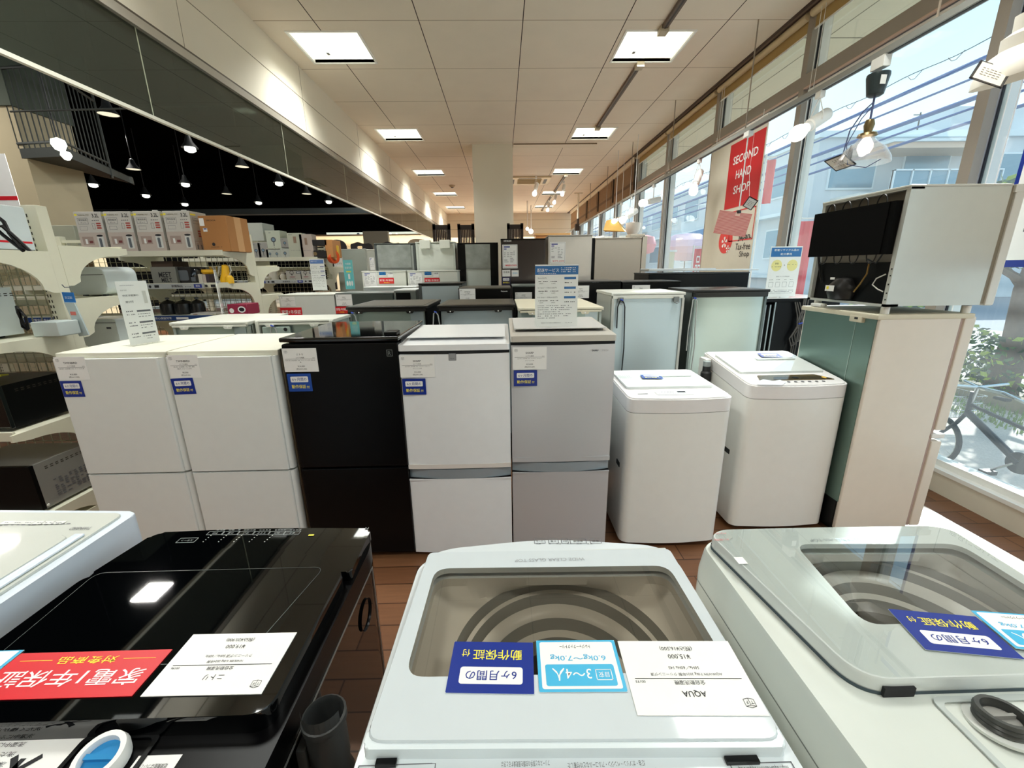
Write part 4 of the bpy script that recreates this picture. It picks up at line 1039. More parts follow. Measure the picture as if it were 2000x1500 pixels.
# ---------- centre machine
t = thing('washing_machine', 'white glass-top washing machine in the foreground middle, seen from its back', 'washing machine', (.08, .5, 0))
TC = t; zt = .88; cc = (.085, .56)
body = rpoly([(-.2, .19), (.355, .19), (.352, .735), (.30, .765), (.09, .797), (-.12, .77), (-.185, .74)], [.03, .03, .03, .05, .1, .05, .03], 6)
lidO = rpoly([(-.181, .385), (.336, .372), (.335, .735), (-.163, .742)], [.02, .02, .012, .012], 5)
winO = rpoly([(-.15, .468), (.33 - .012, .462), (.312, .684), (-.141, .693)], .028, 5)
p = P(WW); p.slab([(x * 1.0, y) for x, y in body], .02, .80, cap=False); p.done('cabinet', t)
p = P(mat('washer_blue_white', (212, 220, 224), .25, coat=.4))
bo = polar(body, cc, 320); wo = polar(winO, cc, 320); lo = polar(lidO, cc, 320)
loft(p, [up3(bo, .80), up3(bo, .848), up3([(cc[0] + (x - cc[0]) * .985, cc[1] + (y - cc[1]) * .985) for x, y in bo], .858), up3(lo, .86), up3(wo, .856)])
# raised control strip beyond the lid
p.slab(rpoly([(-.165, .742), (.337, .735), (.30, .758), (.09, .788), (-.12, .763)], [.01, .01, .04, .08, .04], 5), .85, .872, bev=.003)
p.done('top_frame', t)
MP = UD(0, 0, .8725)
def UDp(x, y, z, a=0): return UD(x, y, z, a)
p = P(INKM)
for k, (a, b) in enumerate(((1043, 1065), (1071, 1091), (1096, 1110), (1113, 1145), (1152, 1174))):
    A = at(a, 1057, 'z', .8725); B = at(b, 1057, 'z', .8725); M = UDp(B.x, B.y + .008, .8727); w = B.x - A.x
    p.m(INKM); p.frame(M, 0, w, 0, .016, .0012, .0003); p.m(INK); p.text(M, ('コース', '水量', '脱水', '風乾燥', '電源')[k], w / 2, .005, .006, w * .6, z=.0004)
for k in range(6):
    A = at(1045 + 20 * k, 1062, 'z', .8725); p.m(INKM); p.dashes(UDp(A.x + .012, A.y, .8727), 0, .012, 0, .002, 2, k)
p.done('control_panel', t)
lidC = mat('lid_white_glass', (206, 215, 220), .07, coat=.7)
p = P(lidC); loft(p, [up3(lo, .852), up3(lo, .877), up3([(cc[0] + (x - cc[0]) * .994, cc[1] + (y - cc[1]) * .994) for x, y in lo], .88), up3(wo, .88), up3(wo, .868)])
p.m(mat('lid_rail', (196, 200, 194), .4)); p.box(-.16, .33, .737, .745, .862, .874)
p.m(mat('letter_grey', (150, 154, 158), .4)); A = at(1140, 1086, 'z', .8805); B = at(1005, 1086, 'z', .8805)
p.text(UD(A.x, A.y - .004, .8803), 'WIDE CLEAR GLASS TOP', 0, 0, .009, A.x - B.x, z=.0003, align='L')
p.done('lid', t)
p = P(mat('lid_edge', (214, 224, 228), .25, coat=.3)); p.slab(rpoly([(-.182, .378), (.337, .365), (.337, .392), (-.182, .405)], .008), .845, .8765, bev=.003); p.done('lid_back_edge', t)
p = P(SMOKE); f = p.face(up3(wo, .8795)); p.done('lid_glass', t)
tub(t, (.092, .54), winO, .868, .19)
# back deck with printed labels
p = P(INKM); Z = .8595
def deck_label(p, px0, px1, py, h, lines, Z=.8595, m=INKM):
    A = at(px0, py, 'z', Z); B = at(px1, py, 'z', Z); w = B.x - A.x; M = UD(B.x, B.y, Z)
    p.m(m); p.frame(M, 0, w, 0, h, .0012, .0003); p.m(INK)
    for k, s in enumerate(lines): p.text(M, s, w / 2, h - .013 - .011 * k, .0065, w * .8, z=.0004)
LB = P(INKM)
deck_label(LB, 968, 1083, 1470, .032, ['風乾燥のご注意', 'フリースなど厚手の衣類を風乾燥するときは'])
deck_label(LB, 1087, 1272, 1470, .032, ['●爆発や火災の恐れあり', '灯油・ガソリン・ベンジン・アルコールなどの付着した'])
deck_label(LB, 1422, 1545, 1487, .016, ['http://aqua-has.com/support/faq/'])
deck_label(LB, 702, 852, 1490, .02, ['脱水中にロックを解除しても洗濯・脱水槽が回転している。'])
LB.done('printed_label', t)
p = P(BLK); p.box(-.165, -.14, .368, .376, .8585, .864); p.box(.26, .3, .358, .366, .8585, .864); p.split('hinge_slot', t)

def loose(name, lab, draw, a, b, c, z, group, mt=PAPER, th=.0008, tilt=0):
    """card lying on a lid: a top-left, b top-right, c bottom-left as seen (pixel corners) -> reader on the far side"""
    A = at(a[0], a[1], 'z', z); B = at(b[0], b[1], 'z', z); C = at(c[0], c[1], 'z', z)
    w = (B - A).length; h = (C - A).length; u = (A - B).normalized(); v0 = (C - A)
    v = (v0 - u * v0.dot(u)).normalized()
    M = plane((B.x, B.y, z), u, v)
    if tilt: M = M @ Matrix.Rotation(tilt, 4, 'X')
    p = P(mt); p.box(0, w, 0, h, 0, th, M=M); draw(p, M @ Matrix.Translation((0, 0, th)), w, h)
    return tag(p.done(name), lab, 'card', group)
ZL = .8806
loose('warranty_card', 'navy laminated card lying on the middle glass-top washing machine', lambda p, M, w, h: warranty(p, M, w, h), (888, 1254), (1041, 1256), (873, 1354), ZL, 'cards lying on the lids', LAM)
loose('capacity_card', 'light blue laminated card reading 3 to 4 people on the middle washing machine', persons, (1047, 1252), (1199, 1251), (1055, 1353), ZL, 'cards lying on the lids', LAM)
loose('price_card', 'large white price card with the price 15,000 on the middle washing machine', lambda p, M, w, h: price(p, M, w, h, 'AQUA', '全自動洗濯機', ['AQW-V7M 7.0kg 2021年製 クリーニング済', '50Hz／60Hz 145'], '¥15,000', '(税込¥16,500)', '00193'), (1206, 1253), (1421, 1253), (1240, 1398), ZL, 'cards lying on the lids')

# ---------- right machine
t = thing('washing_machine', 'clear glass-top washing machine in the foreground right, cut by the picture edge', 'washing machine', (.7, .5, 0))
cc = (.72, .60)
body = rpoly([(.43, .2), (1.0, .2), (.99, .76), (.94, .79), (.70, .812), (.46, .80), (.424, .775)], [.05, .05, .03, .05, .1, .03, .02], 6)
lidO = rpoly([(.492, .442), (.945, .442), (.972, .775), (.94, .79), (.70, .795), (.47, .795), (.438, .775)], [.045, .045, .03, .05, .1, .03, .03], 6)
winO = rpoly([(.575, .535), (.93, .535), (.937, .728), (.60, .74)], .03, 5)
RW = mat('washer_grey_white', (206, 212, 206), .35, coat=.3)
bo = polar(body, cc); lo = polar(lidO, cc); wo = polar(winO, cc)
SCL = lambda L, q: [(cc[0] + (x - cc[0]) * q, cc[1] + (y - cc[1]) * q) for x, y in L]
p = P(RW); p.slab(SCL(body, 1.02), .02, .77, cap=False); p.done('cabinet', t)
p = P(RW); loft(p, [up3(SCL(bo, 1.02), .77), up3(SCL(bo, 1.02), .80), up3(bo, .845), up3(SCL(bo, .99), .852), up3(lo, .852), up3(wo, .85)])
p.m(mat('seam_dark', (120, 126, 122), .6)); loft(p, [up3(SCL(bo, 1.021), .772), up3(SCL(bo, 1.021), .775)])
p.m(mat('lid_gap', (60, 76, 84), .6)); loft(p, [up3(SCL(lo, 1.004), .850), up3(SCL(lo, 1.004), .858)])
p.done('top_frame', t)
p = P(mat('lid_side', (204, 210, 208), .12, coat=.4)); loft(p, [up3(lo, .856), up3(lo, .876), up3(SCL(lo, .992), .88), up3(wo, .879), up3(wo, .868)]); p.m(GAP); A = at(1752, 1348, 'z', .86); p.box(A.x - .022, A.x + .022, .438, .446, .853, .868)
p.m(mat('letter_grey', (120, 126, 128), .4)); A = at(1710, 1047, 'z', .8805); B = at(1572, 1046, 'z', .8805); p.text(UD(A.x, A.y - .004, .8803), 'WIDE CLEAR GLASS TOP', 0, 0, .008, A.x - B.x, z=.0003, align='L')
p.done('lid', t)
p = P(CLEARG); p.face(up3(SCL(lo, .985), .8812)); p.done('lid_glass', t)
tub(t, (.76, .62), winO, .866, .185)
# inlet recess and screw fitting on the back deck
A = at(1955, 1412, 'z', .86)
p = P(mat('recess_grey', (182, 190, 188), .4)); p.ring(rrect(A.x - .055, A.x + .09, A.y - .075, A.y + .04, .012), rrect(A.x - .047, A.x + .08, A.y - .067, A.y + .032, .01), .8535, .8555); p.done('recess', t)
Rm = Matrix.Translation((A.x + .002, A.y, .853)) @ Matrix.Rotation(math.radians(-8), 4, 'X')
p = P(mat('flange_white', (214, 218, 214), .35)); p.lathe([(0, .004), (.036, .004), (.036, 0)], 28, Rm); p.m(mat('fitting_dark', (66, 68, 66), .3))
p.lathe([(.026, .004), (.028, .007), (.026, .010), (.028, .013), (.026, .016), (.028, .019), (.026, .023), (.021, .023), (.020, .012), (0, .012)], 28, Rm); p.m(mat('strainer', (140, 140, 136), .4)); p.disc(Rm, 0, 0, .018, z=.0125); p.box(-.016, .016, -.002, .002, .012, .018, M=Rm)
p.done('inlet_fitting', t)
p = P(mat('label_red', (206, 120, 120), .5))
for (a, b, c, s) in ((1392, 1040, .03, 'AQUA'), (1398, 1052, .04, 'お湯取')):
    A = at(a + 28, b, 'z', .8815); M = UD(A.x, A.y, .8816); p.m(mat('label_red', (206, 120, 120), .5)); p.text(M, s, c * .5, 0, .006, c * .8); 
p.m(PAPER); A = at(1450, 1088, 'z', .8815); p.rect(UD(A.x, A.y, .8815), 0, .018, 0, .02, .0003)
p.done('printed_label', t)
ZL2 = .8816
loose('warranty_card', 'navy laminated card lying askew on the right washing machine', lambda p, M, w, h: warranty(p, M, w, h), (1734, 1190), (1905, 1205), (1842, 1268), ZL2, 'cards lying on the lids', LAM)
loose('capacity_card', 'light blue laminated card at the right picture edge on the right washing machine', persons, (1895, 1193), (2060, 1205), (1995, 1268), ZL2 + .002, 'cards lying on the lids', LAM)

# ---------- black machine
t = thing('washing_machine', 'glossy black washing machine in the foreground left, seen from its back', 'washing machine', (-.56, .5, 0))
cc = (-.57, .58); GB = mat('washer_gloss_black', (3, 4, 5), .025, spec=.6); GB2 = mat('washer_satin_black', (4, 4, 5), .3, spec=.12)
body = rpoly([(-.83, .2), (-.305, .2), (-.303, .80), (-.315, .845), (-.56, .858), (-.80, .85), (-.828, .80)], [.03, .03, .03, .02, .2, .02, .03], 6)
lidO = rpoly([(-.83 + .012, .42), (-.318, .42), (-.317, .69), (-.40, .745), (-.5, .773), (-.64, .773), (-.73, .745), (-.816, .69)], [.03, .03, .01, .08, .1, .1, .08, .01], 6)
winO = rpoly([(-.78, .50), (-.40, .50), (-.36, .705), (-.80, .705)], .02, 5)
bo = polar(body, cc); lo = polar(lidO, cc); wo = polar(winO, cc)
p = P(GB); p.slab(body, .02, .80); p.m(mat('trim_silver', (150, 152, 150), .3, .6)); p.box(-.3035, -.3020, .25, .80, .80, .803); p.box(-.3035, -.302, .797, .80, .1, .80)
p.m(GB2); p.lathe([(0, 0), (.03, 0), (.032, .004)], 20, plane((-.3035, .73, .74), (0, 1, 0), (0, 0, 1))); p.done('cabinet', t)
p = P(GB2); p.slab(SCL(body, 1.0) if False else body, .803, .85); p.m(GB); p.slab(rpoly([(-.825, .70), (-.307, .70), (-.31, .842), (-.56, .854), (-.80, .846)], [.02, .01, .015, .2, .02], 6), .85, .872, bev=.005); p.done('top_frame', t)
p = P(mat('icon_grey', (150, 156, 156), .5)); ZP = .8727
for k in range(6):
    A = at(420 + 30 * k, 1041, 'z', ZP); M = UD(A.x + .018, A.y + .007, ZP); p.frame(M, 0, .034, 0, .014, .001, .0002); p.text(M, ('予約', '水量', '洗い', 'すすぎ', '脱水', '電源')[k], .017, .0045, .006, z=.0003)
    p.dashes(UD(A.x + .016, A.y + .012, ZP), 0, .028, 0, .0025, 4, k)
A = at(366, 1055, 'z', ZP); M = UD(A.x + .02, A.y + .008, ZP); p.frame(M, 0, .04, 0, .017, .0012, .0002); p.text(M, 'スタート', .02, .006, .006, z=.0003)
p.m(mat('led_white', (206, 210, 206), .5))
for c in range(5):
    for r in range(4): A = at(412 + 30 * c - 5 * r, 1046 + 4 * r, 'z', ZP); p.disc(UD(A.x, A.y, ZP), 0, 0, .0014, z=.0003, n=6)
A = at(726, 1030, 'z', ZP); p.m(mat('icon_grey', (150, 156, 156), .5)); p.text(UD(A.x - .01, A.y, ZP), 'N', 0, 0, .008)
p.m(YEL); A = at(607, 1044, 'z', ZP); p.rect(UD(A.x + .008, A.y, ZP), 0, .012, 0, .005, .0003)
p.done('control_panel', t)
p = P(GB); lo2 = [(cc[0] + (x - cc[0]) * .99, cc[1] + (y - cc[1]) * .99) for x, y in lo]
loft(p, [up3(lo, .850), up3(lo, .874), up3(lo2, .88)]); p.face(up3(lo2, .88)); p.m(mat('lid_line_grey', (54, 62, 62), .3))
for a, b in zip(wo, wo[1:] + wo[:1]):
    A = Vector((a[0], a[1], .8803)); B = Vector((b[0], b[1], .8803)); 
    if (B - A).length < 1e-5: continue
    n = (B - A).cross(Vector((0, 0, 1))).normalized() * .0006; p.face([A - n, B - n, B + n, A + n])
p.done('lid', t)
p = P(mat('hose_rubber', (44, 46, 46), .5)); c0 = at(655, 1395, 'z', .84)
p.lathe([(.026, -.30), (.03, -.28), (.024, -.26), (.03, -.24), (.024, -.22), (.03, -.2), (.024, -.18), (.03, -.16), (.024, -.14), (.03, -.12), (.024, -.1), (.027, -.08), (.027, -.02), (.03, -.015), (.03, -.005), (.027, -.003), (.024, -.01), (.022, -.08), (0, -.085)], 20, c=(-.262, c0.y, .845))
n = 10
for s in (0,):
    A = [(-.262 + .028 * math.cos(a), c0.y + .028 * math.sin(a)) for a in [math.radians(200 + 140 * q / n) for q in range(n + 1)]]
    for a, b in zip(A, A[1:]): p.face([(a[0], a[1], .83), (b[0], b[1], .83), (b[0], b[1], .86), (a[0], a[1], .86)])
p.box(-.30, -.285, c0.y - .02, c0.y + .02, .76, .80, .004); p.done('drain_hose', t)
# inlet cap and labels on the back deck
A = at(203, 1480, 'z', .855)
p = P(BLK); p.ring(rrect(A.x - .05, A.x + .05, A.y - .06, A.y + .03, .01), rrect(A.x - .044, A.x + .044, A.y - .054, A.y + .024, .008), .849, .853); p.done('recess', t)
Rm = Matrix.Translation((A.x + .004, A.y - .004, .851)) @ Matrix.Rotation(math.radians(10), 4, 'X')
p = P(WHITE); p.lathe([(.027, 0), (.029, .012), (.027, .02), (.021, .02), (.02, .01)], 28, Rm); p.m(mat('cap_blue', (30, 130, 190), .35)); p.lathe([(0, .011), (.021, .011)], 28, Rm); p.box(-.018, .018, -.003, .003, .011, .017, M=Rm); p.done('inlet_cap', t, 'white ring with a blue cap')
p = P(PAPER); A = at(182, 1429, 'z', .851); M = UD(A.x, A.y - .0, .8506)
M = M @ Matrix.Translation((0, -.09 + .09, 0)); Mb = UD(A.x, A.y, .8506); Mb = plane((A.x, A.y, .8507), (-1, 0, 0), (0, -1, 0))
p.rect(Mb, 0, .27, -.0, .095, 0); p.m(INK)
for k in range(7): p.text(Mb, ('洗濯中にふたを開けると運転が止まります。', '洗たく槽が止まるまで手を入れない。', '凍結のおそれのある場所に置かない。', 'お子さまにさわらせない。')[k % 4], .16, .01 + .0115 * k, .0062, .17, z=.0004)
p.rect(Mb, .055, .062, .03, .075, .0004); p.face([Mb @ Vector(q) for q in ((.035, .03, .0004), (.04, .025, .0004), (.075, .06, .0004), (.07, .065, .0004))]); p.face([Mb @ Vector(q) for q in ((.07, .025, .0004), (.075, .03, .0004), (.04, .065, .0004), (.035, .06, .0004))])
A = at(357, 1473, 'z', .851); Mb = plane((A.x, A.y, .8507), (-1, 0, 0), (0, -1, 0)); p.m(PAPER); p.rect(Mb, 0, .055, 0, .03, 0); p.m(INK); p.text(Mb, '乾燥機能はついてない', .03, .01, .006, .04, z=.0004)
p.done('printed_label', t)
ZL3 = .8806
loose('price_card', 'large white price card with the price 19,000 on the black washing machine', lambda p, M, w, h: price(p, M, w, h, 'ニトリ', '全自動洗濯機', ['N160LIBK 6.0kg 2024年製', 'クリーニング済 50Hz／60Hz'], '¥19,000', '(税込¥20,900)', '00196'), (378, 1240), (580, 1236), (264, 1361), ZL3, 'cards lying on the lids')
loose('warranty_card', 'red one-year warranty card lying on the black washing machine', redcard, (42, 1277), (337, 1269), (-90, 1369), ZL3, 'cards lying on the lids', RED)
loose('capacity_card', 'pale card corner at the left picture edge on the black washing machine', persons, (-120, 1276), (48, 1270), (-200, 1330), ZL3, 'cards lying on the lids', LAM)

# ---------- white machine far left
t = thing('washing_machine', 'white washing machine at the left picture edge, lower left corner', 'washing machine', (-1.15, .55, 0))
x1 = -.875; x0 = -1.43; TW = mat('washer_pale_top', (196, 200, 192), .35, coat=.2); SW = mat('washer_side_daylight', (214, 224, 236), .3, coat=.2)  # bluish daylight on the side is put into the SW colour
p = P(SW); p.slab(rpoly([(x0, .22), (x1, .22), (x1, .90), (x0, .93)], [.03, .03, .025, .03], 5), .02, .895, bev=.004); p.done('cabinet', t)
p = P(TW); p.slab(rpoly([(x0 + .02, .24), (x1 - .022, .24), (x1 - .022, .885), (x0 + .02, .912)], .02, 5), .895, .9, bev=.002); p.done('top_frame', t)
p = P(TW); p.slab(rpoly([(x0 + .03, .28), (x1 - .05, .28), (x1 - .05, .79), (x0 + .03, .81)], .02, 5), .9, .908, bev=.003); p.m(SW); p.box(x1 - .052, x1 - .03, .3, .80, .9, .906, .003); p.done('lid', t)
p = P(INKM); A = at(182, 1029, 'z', .901); p.text(UD(A.x, A.y, .9012), 'TWINBIRD', 0, 0, .010, .045, align='L')
for k in range(6):
    A = at(10 + 20 * k, 1021, 'z', .901); M = UD(A.x + .018, A.y + .006, .9012); p.m(mat('pale_key', (228, 230, 226), .4)); p.rect(M, 0, .026, 0, .012, .0002); p.m(INKM); p.dashes(M, .006, .02, .005, .003, 3, k, .0004)
p.dashes(UD(-.98, .845, .9012), 0, .2, 0, .003, 16, 4)
p.done('control_panel', t)

# ================================================================ SECOND ROW, BACKS TO THE CAMERA
GREYG = mat('back_metal', (172, 190, 184), .35, .45, noise=.08, nscale=4); GREYL = mat('back_metal_light', (186, 202, 208), .3, .3, noise=.05, nscale=3)
CORDW = mat('cord_grey', (176, 180, 178), .5); CORDB = mat('cord_black', (24, 26, 28), .5); TIE = mat('tie_blue', (40, 70, 170), .5)
TOPW = mat('top_white', (214, 216, 206), .4, coat=.1); TOPB = mat('top_black', (22, 22, 20), .35); TOPBG = mat('top_black_satin', (66, 62, 52), .45)
def back_fridge(x0, x1, y0, y1, h, lab, top, side, panel, cord=None, over=.015, lip=.028, brackets=True, split=None, flange=True, cx=None, cz=.16, topm=None, group='refrigerators standing with their backs to the front row', recess=.012):
    t = thing('refrigerator', lab, 'refrigerator', ((x0 + x1) / 2, y0, 0), group)
    p = P(side); p.box(x0 + .004, x1 - .004, y0 + .02, y1 - .05, .03, h - .01); p.box(x0 + .004, x0 + .02, y0, y0 + .03, .03, h - lip); p.box(x1 - .02, x1 - .004, y0, y0 + .03, .03, h - lip); p.done('cabinet', t)
    p = P(side); p.box(x0 + .004, x1 - .004, y1 - .045, y1, .04, h - .02, .005); p.done('door', t)
    p = P(panel); p.box(x0 + .02, x1 - .02, y0 + recess, y0 + .02, .22, h - lip)
    if split: p.m(GREYL); p.box(x0 + (x1 - x0) * split, x1 - .03, y0 + recess - .003, y0 + .012, .22, h - lip - .003)
    p.done('back_panel', t)
    p = P(BLK); p.box(x0 + .03, x1 - .03, y0 + .005, y0 + .02, .04, .22); p.done('compressor_recess', t)
    p = P(top); p.box(x0 - .003, x1 + .003, y0 - over, y1, h - .022, h, .005)
    p.box(x0 + .01, x1 - .01, y0 - over, y0 + .01, h - lip - .004, h - .01, .003)
    if topm: p.m(topm); p.box(x0 + .03, x1 - .03, y0 + .02, y1 - .03, h, h + .0015)
    p.done('top_panel', t)
    if brackets:
        for xx in (x0 + .09, x1 - .12):
            p = P(top)
            p.slab([(-.03, 0), (.03, 0), (.02, -.016), (-.02, -.016)], 0, .006, M=plane((xx, y0 - over - .001, h - lip), (1, 0, 0), (0, 0, 1)))
            p.m(WHITE); p.disc(plane((xx, y0 - over - .008, h - lip - .006), (1, 0, 0), (0, 0, 1)), 0, 0, .005, z=.001, n=10); p.done('bracket', t)
    if cord:
        p = P(cord); X = cx if cx else x0 + .05; y = y0 - .012
        p.tube([(X - .02, y, h - cz - .15), (X - .022, y, h - cz), (X - .01, y - .005, h - lip - .02), (X + .005, y - .008, h - lip - .008), (X + .02, y - .005, h - lip - .03), (X + .03, y, h - cz), (X + .04, y, h - .4), (X + .03, y, h - .7)], .0045, 6)
        p.m(TIE); p.tube([(X - .006, y - .008, h - lip - .004), (X + .012, y - .008, h - lip - .012)], .006, 5); p.done('power_cord', t)
    return t
back_fridge(-2.05, -1.575, 2.63, 3.12, 1.15, 'cream refrigerator seen from behind, at the left behind the leftmost refrigerator', TOPW, FGREY, GREYG, None, split=.78)
t = back_fridge(-1.562, -1.075, 2.69, 2.98, 1.15, 'white refrigerator seen from behind, with a looped white cord, behind the second refrigerator', TOPW, FGREY, GREYG, CORDW, cx=-1.46)
p = P(TOPW); p.box(-1.562, -1.54, 2.665, 2.70, .9, 1.145, .004); p.box(-1.1, -1.075, 2.665, 2.70, 1.07, 1.145, .004); p.m(GREYG); p.box(-1.53, -1.35, 2.675, 2.69, .95, 1.11, .01); p.m(GAP); p.disc(plane((-1.38, 2.674, 1.09), (1, 0, 0), (0, 0, 1)), 0, 0, .012, z=.001); p.split('bracket', t)
back_fridge(-1.10, -.535, 3.0, 3.66, 1.2, 'black-topped refrigerator seen from behind, left of its matching neighbour', TOPB, BLK, GREYG, CORDW, split=.78, topm=TOPBG, lip=.034, cx=-1.06)
back_fridge(-.462, .085, 3.0, 3.6, 1.2, 'black-topped refrigerator seen from behind, with a white cord loop at its left', TOPB, BLK, GREYL, CORDW, topm=TOPBG, lip=.036, cx=-.48)
back_fridge(.10, .655, 2.78, 3.6, 1.195, 'cream-topped refrigerator seen from behind, half hidden by the delivery sign', CRTOP, FGREY, GREYG, CORDW, over=.03, split=.8, cx=.20)
t = back_fridge(.775, 1.305, 3.02, 3.52, 1.268, 'tall white refrigerator seen from behind, behind the left white washing machine', mat('top_pale', (212, 214, 206), .4), mat('side_pale', (186, 188, 182), .45), GREYL, CORDB, brackets=False, over=.0, lip=.04, cx=.84, cz=.1)
p = P(mat('clip_steel', (120, 124, 124), .4, .4)); 
for xx in (.84, 1.24): p.box(xx - .02, xx + .02, 3.01, 3.02, 1.2, 1.235, .003); p.tube([(xx - .02, 3.008, 1.2), (xx, 3.0, 1.19), (xx + .02, 3.008, 1.2)], .004, 6)
p.split('clip', t)
back_fridge(1.40, 1.965, 3.12, 3.6, 1.275, 'galvanised-back refrigerator with black glass top, behind the right white washing machine', TOPB, mat('side_slate', (96, 106, 104), .3, .4), mat('back_bright', (190, 206, 202), .22, .5, noise=.1, nscale=2.5), CORDW, brackets=False, lip=.05, over=.02, cx=1.41, cz=.3)
# black refrigerator in the corner with coiled cord
x0, x1 = 1.95, 2.5; a = at(1500, 583, 'y', 3.35)
t = thing('refrigerator', 'black refrigerator with chrome side rails and coiled cord, behind the stacked pair', 'refrigerator', (2.1, 3.4, 0)); hb = a.z
xl = at(1492, 590, 'y', 3.35).x
p = P(BLK); p.box(xl + .10, xl + .62, 3.35, 3.85, .03, hb - .02); p.done('cabinet', t)
p = P(mat('rail_chrome', (150, 158, 156), .2, .8)); p.box(xl + .0, xl + .03, 3.35, 3.38, .05, hb - .05, .006); p.box(xl + .055, xl + .065, 3.35, 3.37, .05, hb - .05); p.box(xl + .09, xl + .1, 3.345, 3.36, .05, hb - .03); p.done('side_rail', t)
p = P(BLK); p.box(xl + .03, xl + .10, 3.37, 3.4, .05, hb - .05); p.done('back_panel', t)
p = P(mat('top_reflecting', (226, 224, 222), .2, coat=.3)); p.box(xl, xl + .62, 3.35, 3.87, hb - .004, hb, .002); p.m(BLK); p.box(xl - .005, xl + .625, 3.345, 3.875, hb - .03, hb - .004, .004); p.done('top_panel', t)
p = P(mat('cord_taupe', (84, 82, 78), .5)); xc = at(1564, 620, 'y', 3.3).x
for k, (dx, dz) in enumerate(((0, 0), (.02, .01), (-.015, -.02))):
    p.tube([(xc - .03 + dx, 3.33, hb - .03), (xc + dx, 3.32, hb - .12 + dz), (xc + .005 + dx, 3.31, hb - .2 + dz), (xc - .035 + dx, 3.32, hb - .3 + dz), (xc - .02 + dx, 3.31, hb - .36 + dz), (xc + .02 + dx, 3.31, hb - .34 + dz), (xc + .02 + dx, 3.31, hb - .25), (xc + .0 + dx, 3.31, hb - .19), (xc + .03 + dx, 3.32, hb - .1), (xc + .04 + dx, 3.33, hb + .0)], .005, 6)
    p.tube([(xc + dx, 3.33, hb - .35), (xc - .01 + dx, 3.33, .3)], .005, 6)
p.m(TIE); p.tube([(xc - .01, 3.3, hb - .2), (xc + .03, 3.3, hb - .19)], .006, 6); p.done('power_cord', t)
# recycling notice standing on it
def recyc(p, M, w, h):
    p.m(BLUEH); p.rect(M, w * .02, w * .98, h * .8, h * .98, .0004); p.m(PAPER); p.text(M, '家電リサイクル品の', w * .5, h * .91, h * .045, w * .78, z=.0008, bold=.02); p.text(M, '処分費用', w * .5, h * .83, h * .045, w * .36, z=.0008, bold=.02)
    p.m(mat('pale_yellow', (236, 226, 150), .5)); p.disc(M, w * .25, h * .63, w * .17, z=.0004); p.disc(M, w * .75, h * .63, w * .17, z=.0004); p.m(INK); p.text(M, '家電', w * .25, h * .65, h * .035, z=.0006); p.text(M, '+', w * .5, h * .62, h * .03, z=.0006)
    p.m(INKM); p.dashes(M, w * .1, w * .4, h * .6, h * .012, 6, 1, .0006); p.dashes(M, w * .6, w * .9, h * .64, h * .012, 6, 2, .0006); p.text(M, '家電リサイクル対象品目', w * .5, h * .4, h * .022, w * .42)
    for k in range(4): p.frame(M, w * (.08 + .22 * k), w * (.22 + .22 * k), h * .2, h * .3, .0015, .0005); p.dashes(M, w * (.09 + .22 * k), w * (.21 + .22 * k), h * .34, h * .012, 3, k)
    for k in range(3): p.dashes(M, w * .08, w * .92, h * (.13 - .03 * k), h * .009, 20, k)
a = at(1493, 577, 'y', 3.45); b = at(1560, 575, 'y', 3.45); c = at(1503, 483, 'y', 3.45)
sign_stand('acrylic sign with blue header and pale yellow circles near the window', plane((a.x, 3.45, hb + .005), (1, .05, 0), (0, 0, 1)), b.x - a.x - .02, c.z - hb, recyc)

# clear sign seen nearly edge-on, standing on the cream rear refrigerator
a = at(434, 614, 'z', 1.152); c = at(420, 527, 'y', a.y)
sign_stand('clear acrylic sign seen almost edge-on, standing on the cream rear refrigerator', plane((a.x, a.y, 1.1535), (-.47, .88, 0), (0, 0, 1)), .16, c.z - 1.153, lambda p, M, w, h: p.dashes(M, w * .1, w * .9, h * .5, h * .01, 6, 1), depth=.06)
# ================================================================ FARTHER FRIDGES
DG = mat('dark_grey_front', (66, 74, 70), .35); DBK = mat('dark_back', (78, 84, 82), .4, .2, noise=.15, nscale=5)
def far(name, px0, px1, pt, Y, d, lab, mf, mtop=None, mside=None, cat='refrigerator', bits=None, back=False, group='refrigerators of the rear rows', door=True):
    a = at(px0, pt, 'y', Y); b = at(px1, pt, 'y', Y); x0, x1, h = a.x, b.x, (a.z + b.z) / 2
    t = thing(name, lab, cat, ((x0 + x1) / 2, Y, 0), group)
    ms = mside or mf; mt = mtop or mf
    if back:
        p = P(ms); p.box(x0, x1, Y + .02, Y + d, .03, h - .01); p.box(x0, x0 + .03, Y, Y + .04, .03, h - .02); p.box(x1 - .03, x1, Y, Y + .04, .03, h - .02); p.done('cabinet', t)
        p = P(mf); p.box(x0 + .03, x1 - .03, Y + .005, Y + .03, .1, h - .03); p.done('back_panel', t)
    else:
        p = P(ms); p.box(x0 + .004, x1 - .004, Y + .05, Y + d, .03, h - .01); p.done('cabinet', t)
        if door:
            zs = h * .45
            p = P(mf); p.box(x0, x1, Y, Y + .05, zs + .005, h - .015, .006); p.done('upper_door', t)
            p = P(mf); p.box(x0, x1, Y, Y + .05, .05, zs - .005, .006); p.done('lower_door', t)
        else:
            p = P(mf); p.box(x0, x1, Y, Y + .05, .05, h - .015, .006); p.done('door', t)
    p = P(mt); p.box(x0 - .003, x1 + .003, Y - .003, Y + d, h - .015, h, .004); p.done('top_panel', t)
    if bits: bits(t, x0, x1, Y, h)
    return t, x0, x1, h
def fcard(t, x, z, w, h, Y, fn, nm='price_card', base=None):
    p = P(base or PAPER); p.box(x, x + w, Y - .002, Y, z - h, z); fn(p, FR(x, Y - .0022, z - h), w, h); p.done(nm, t)
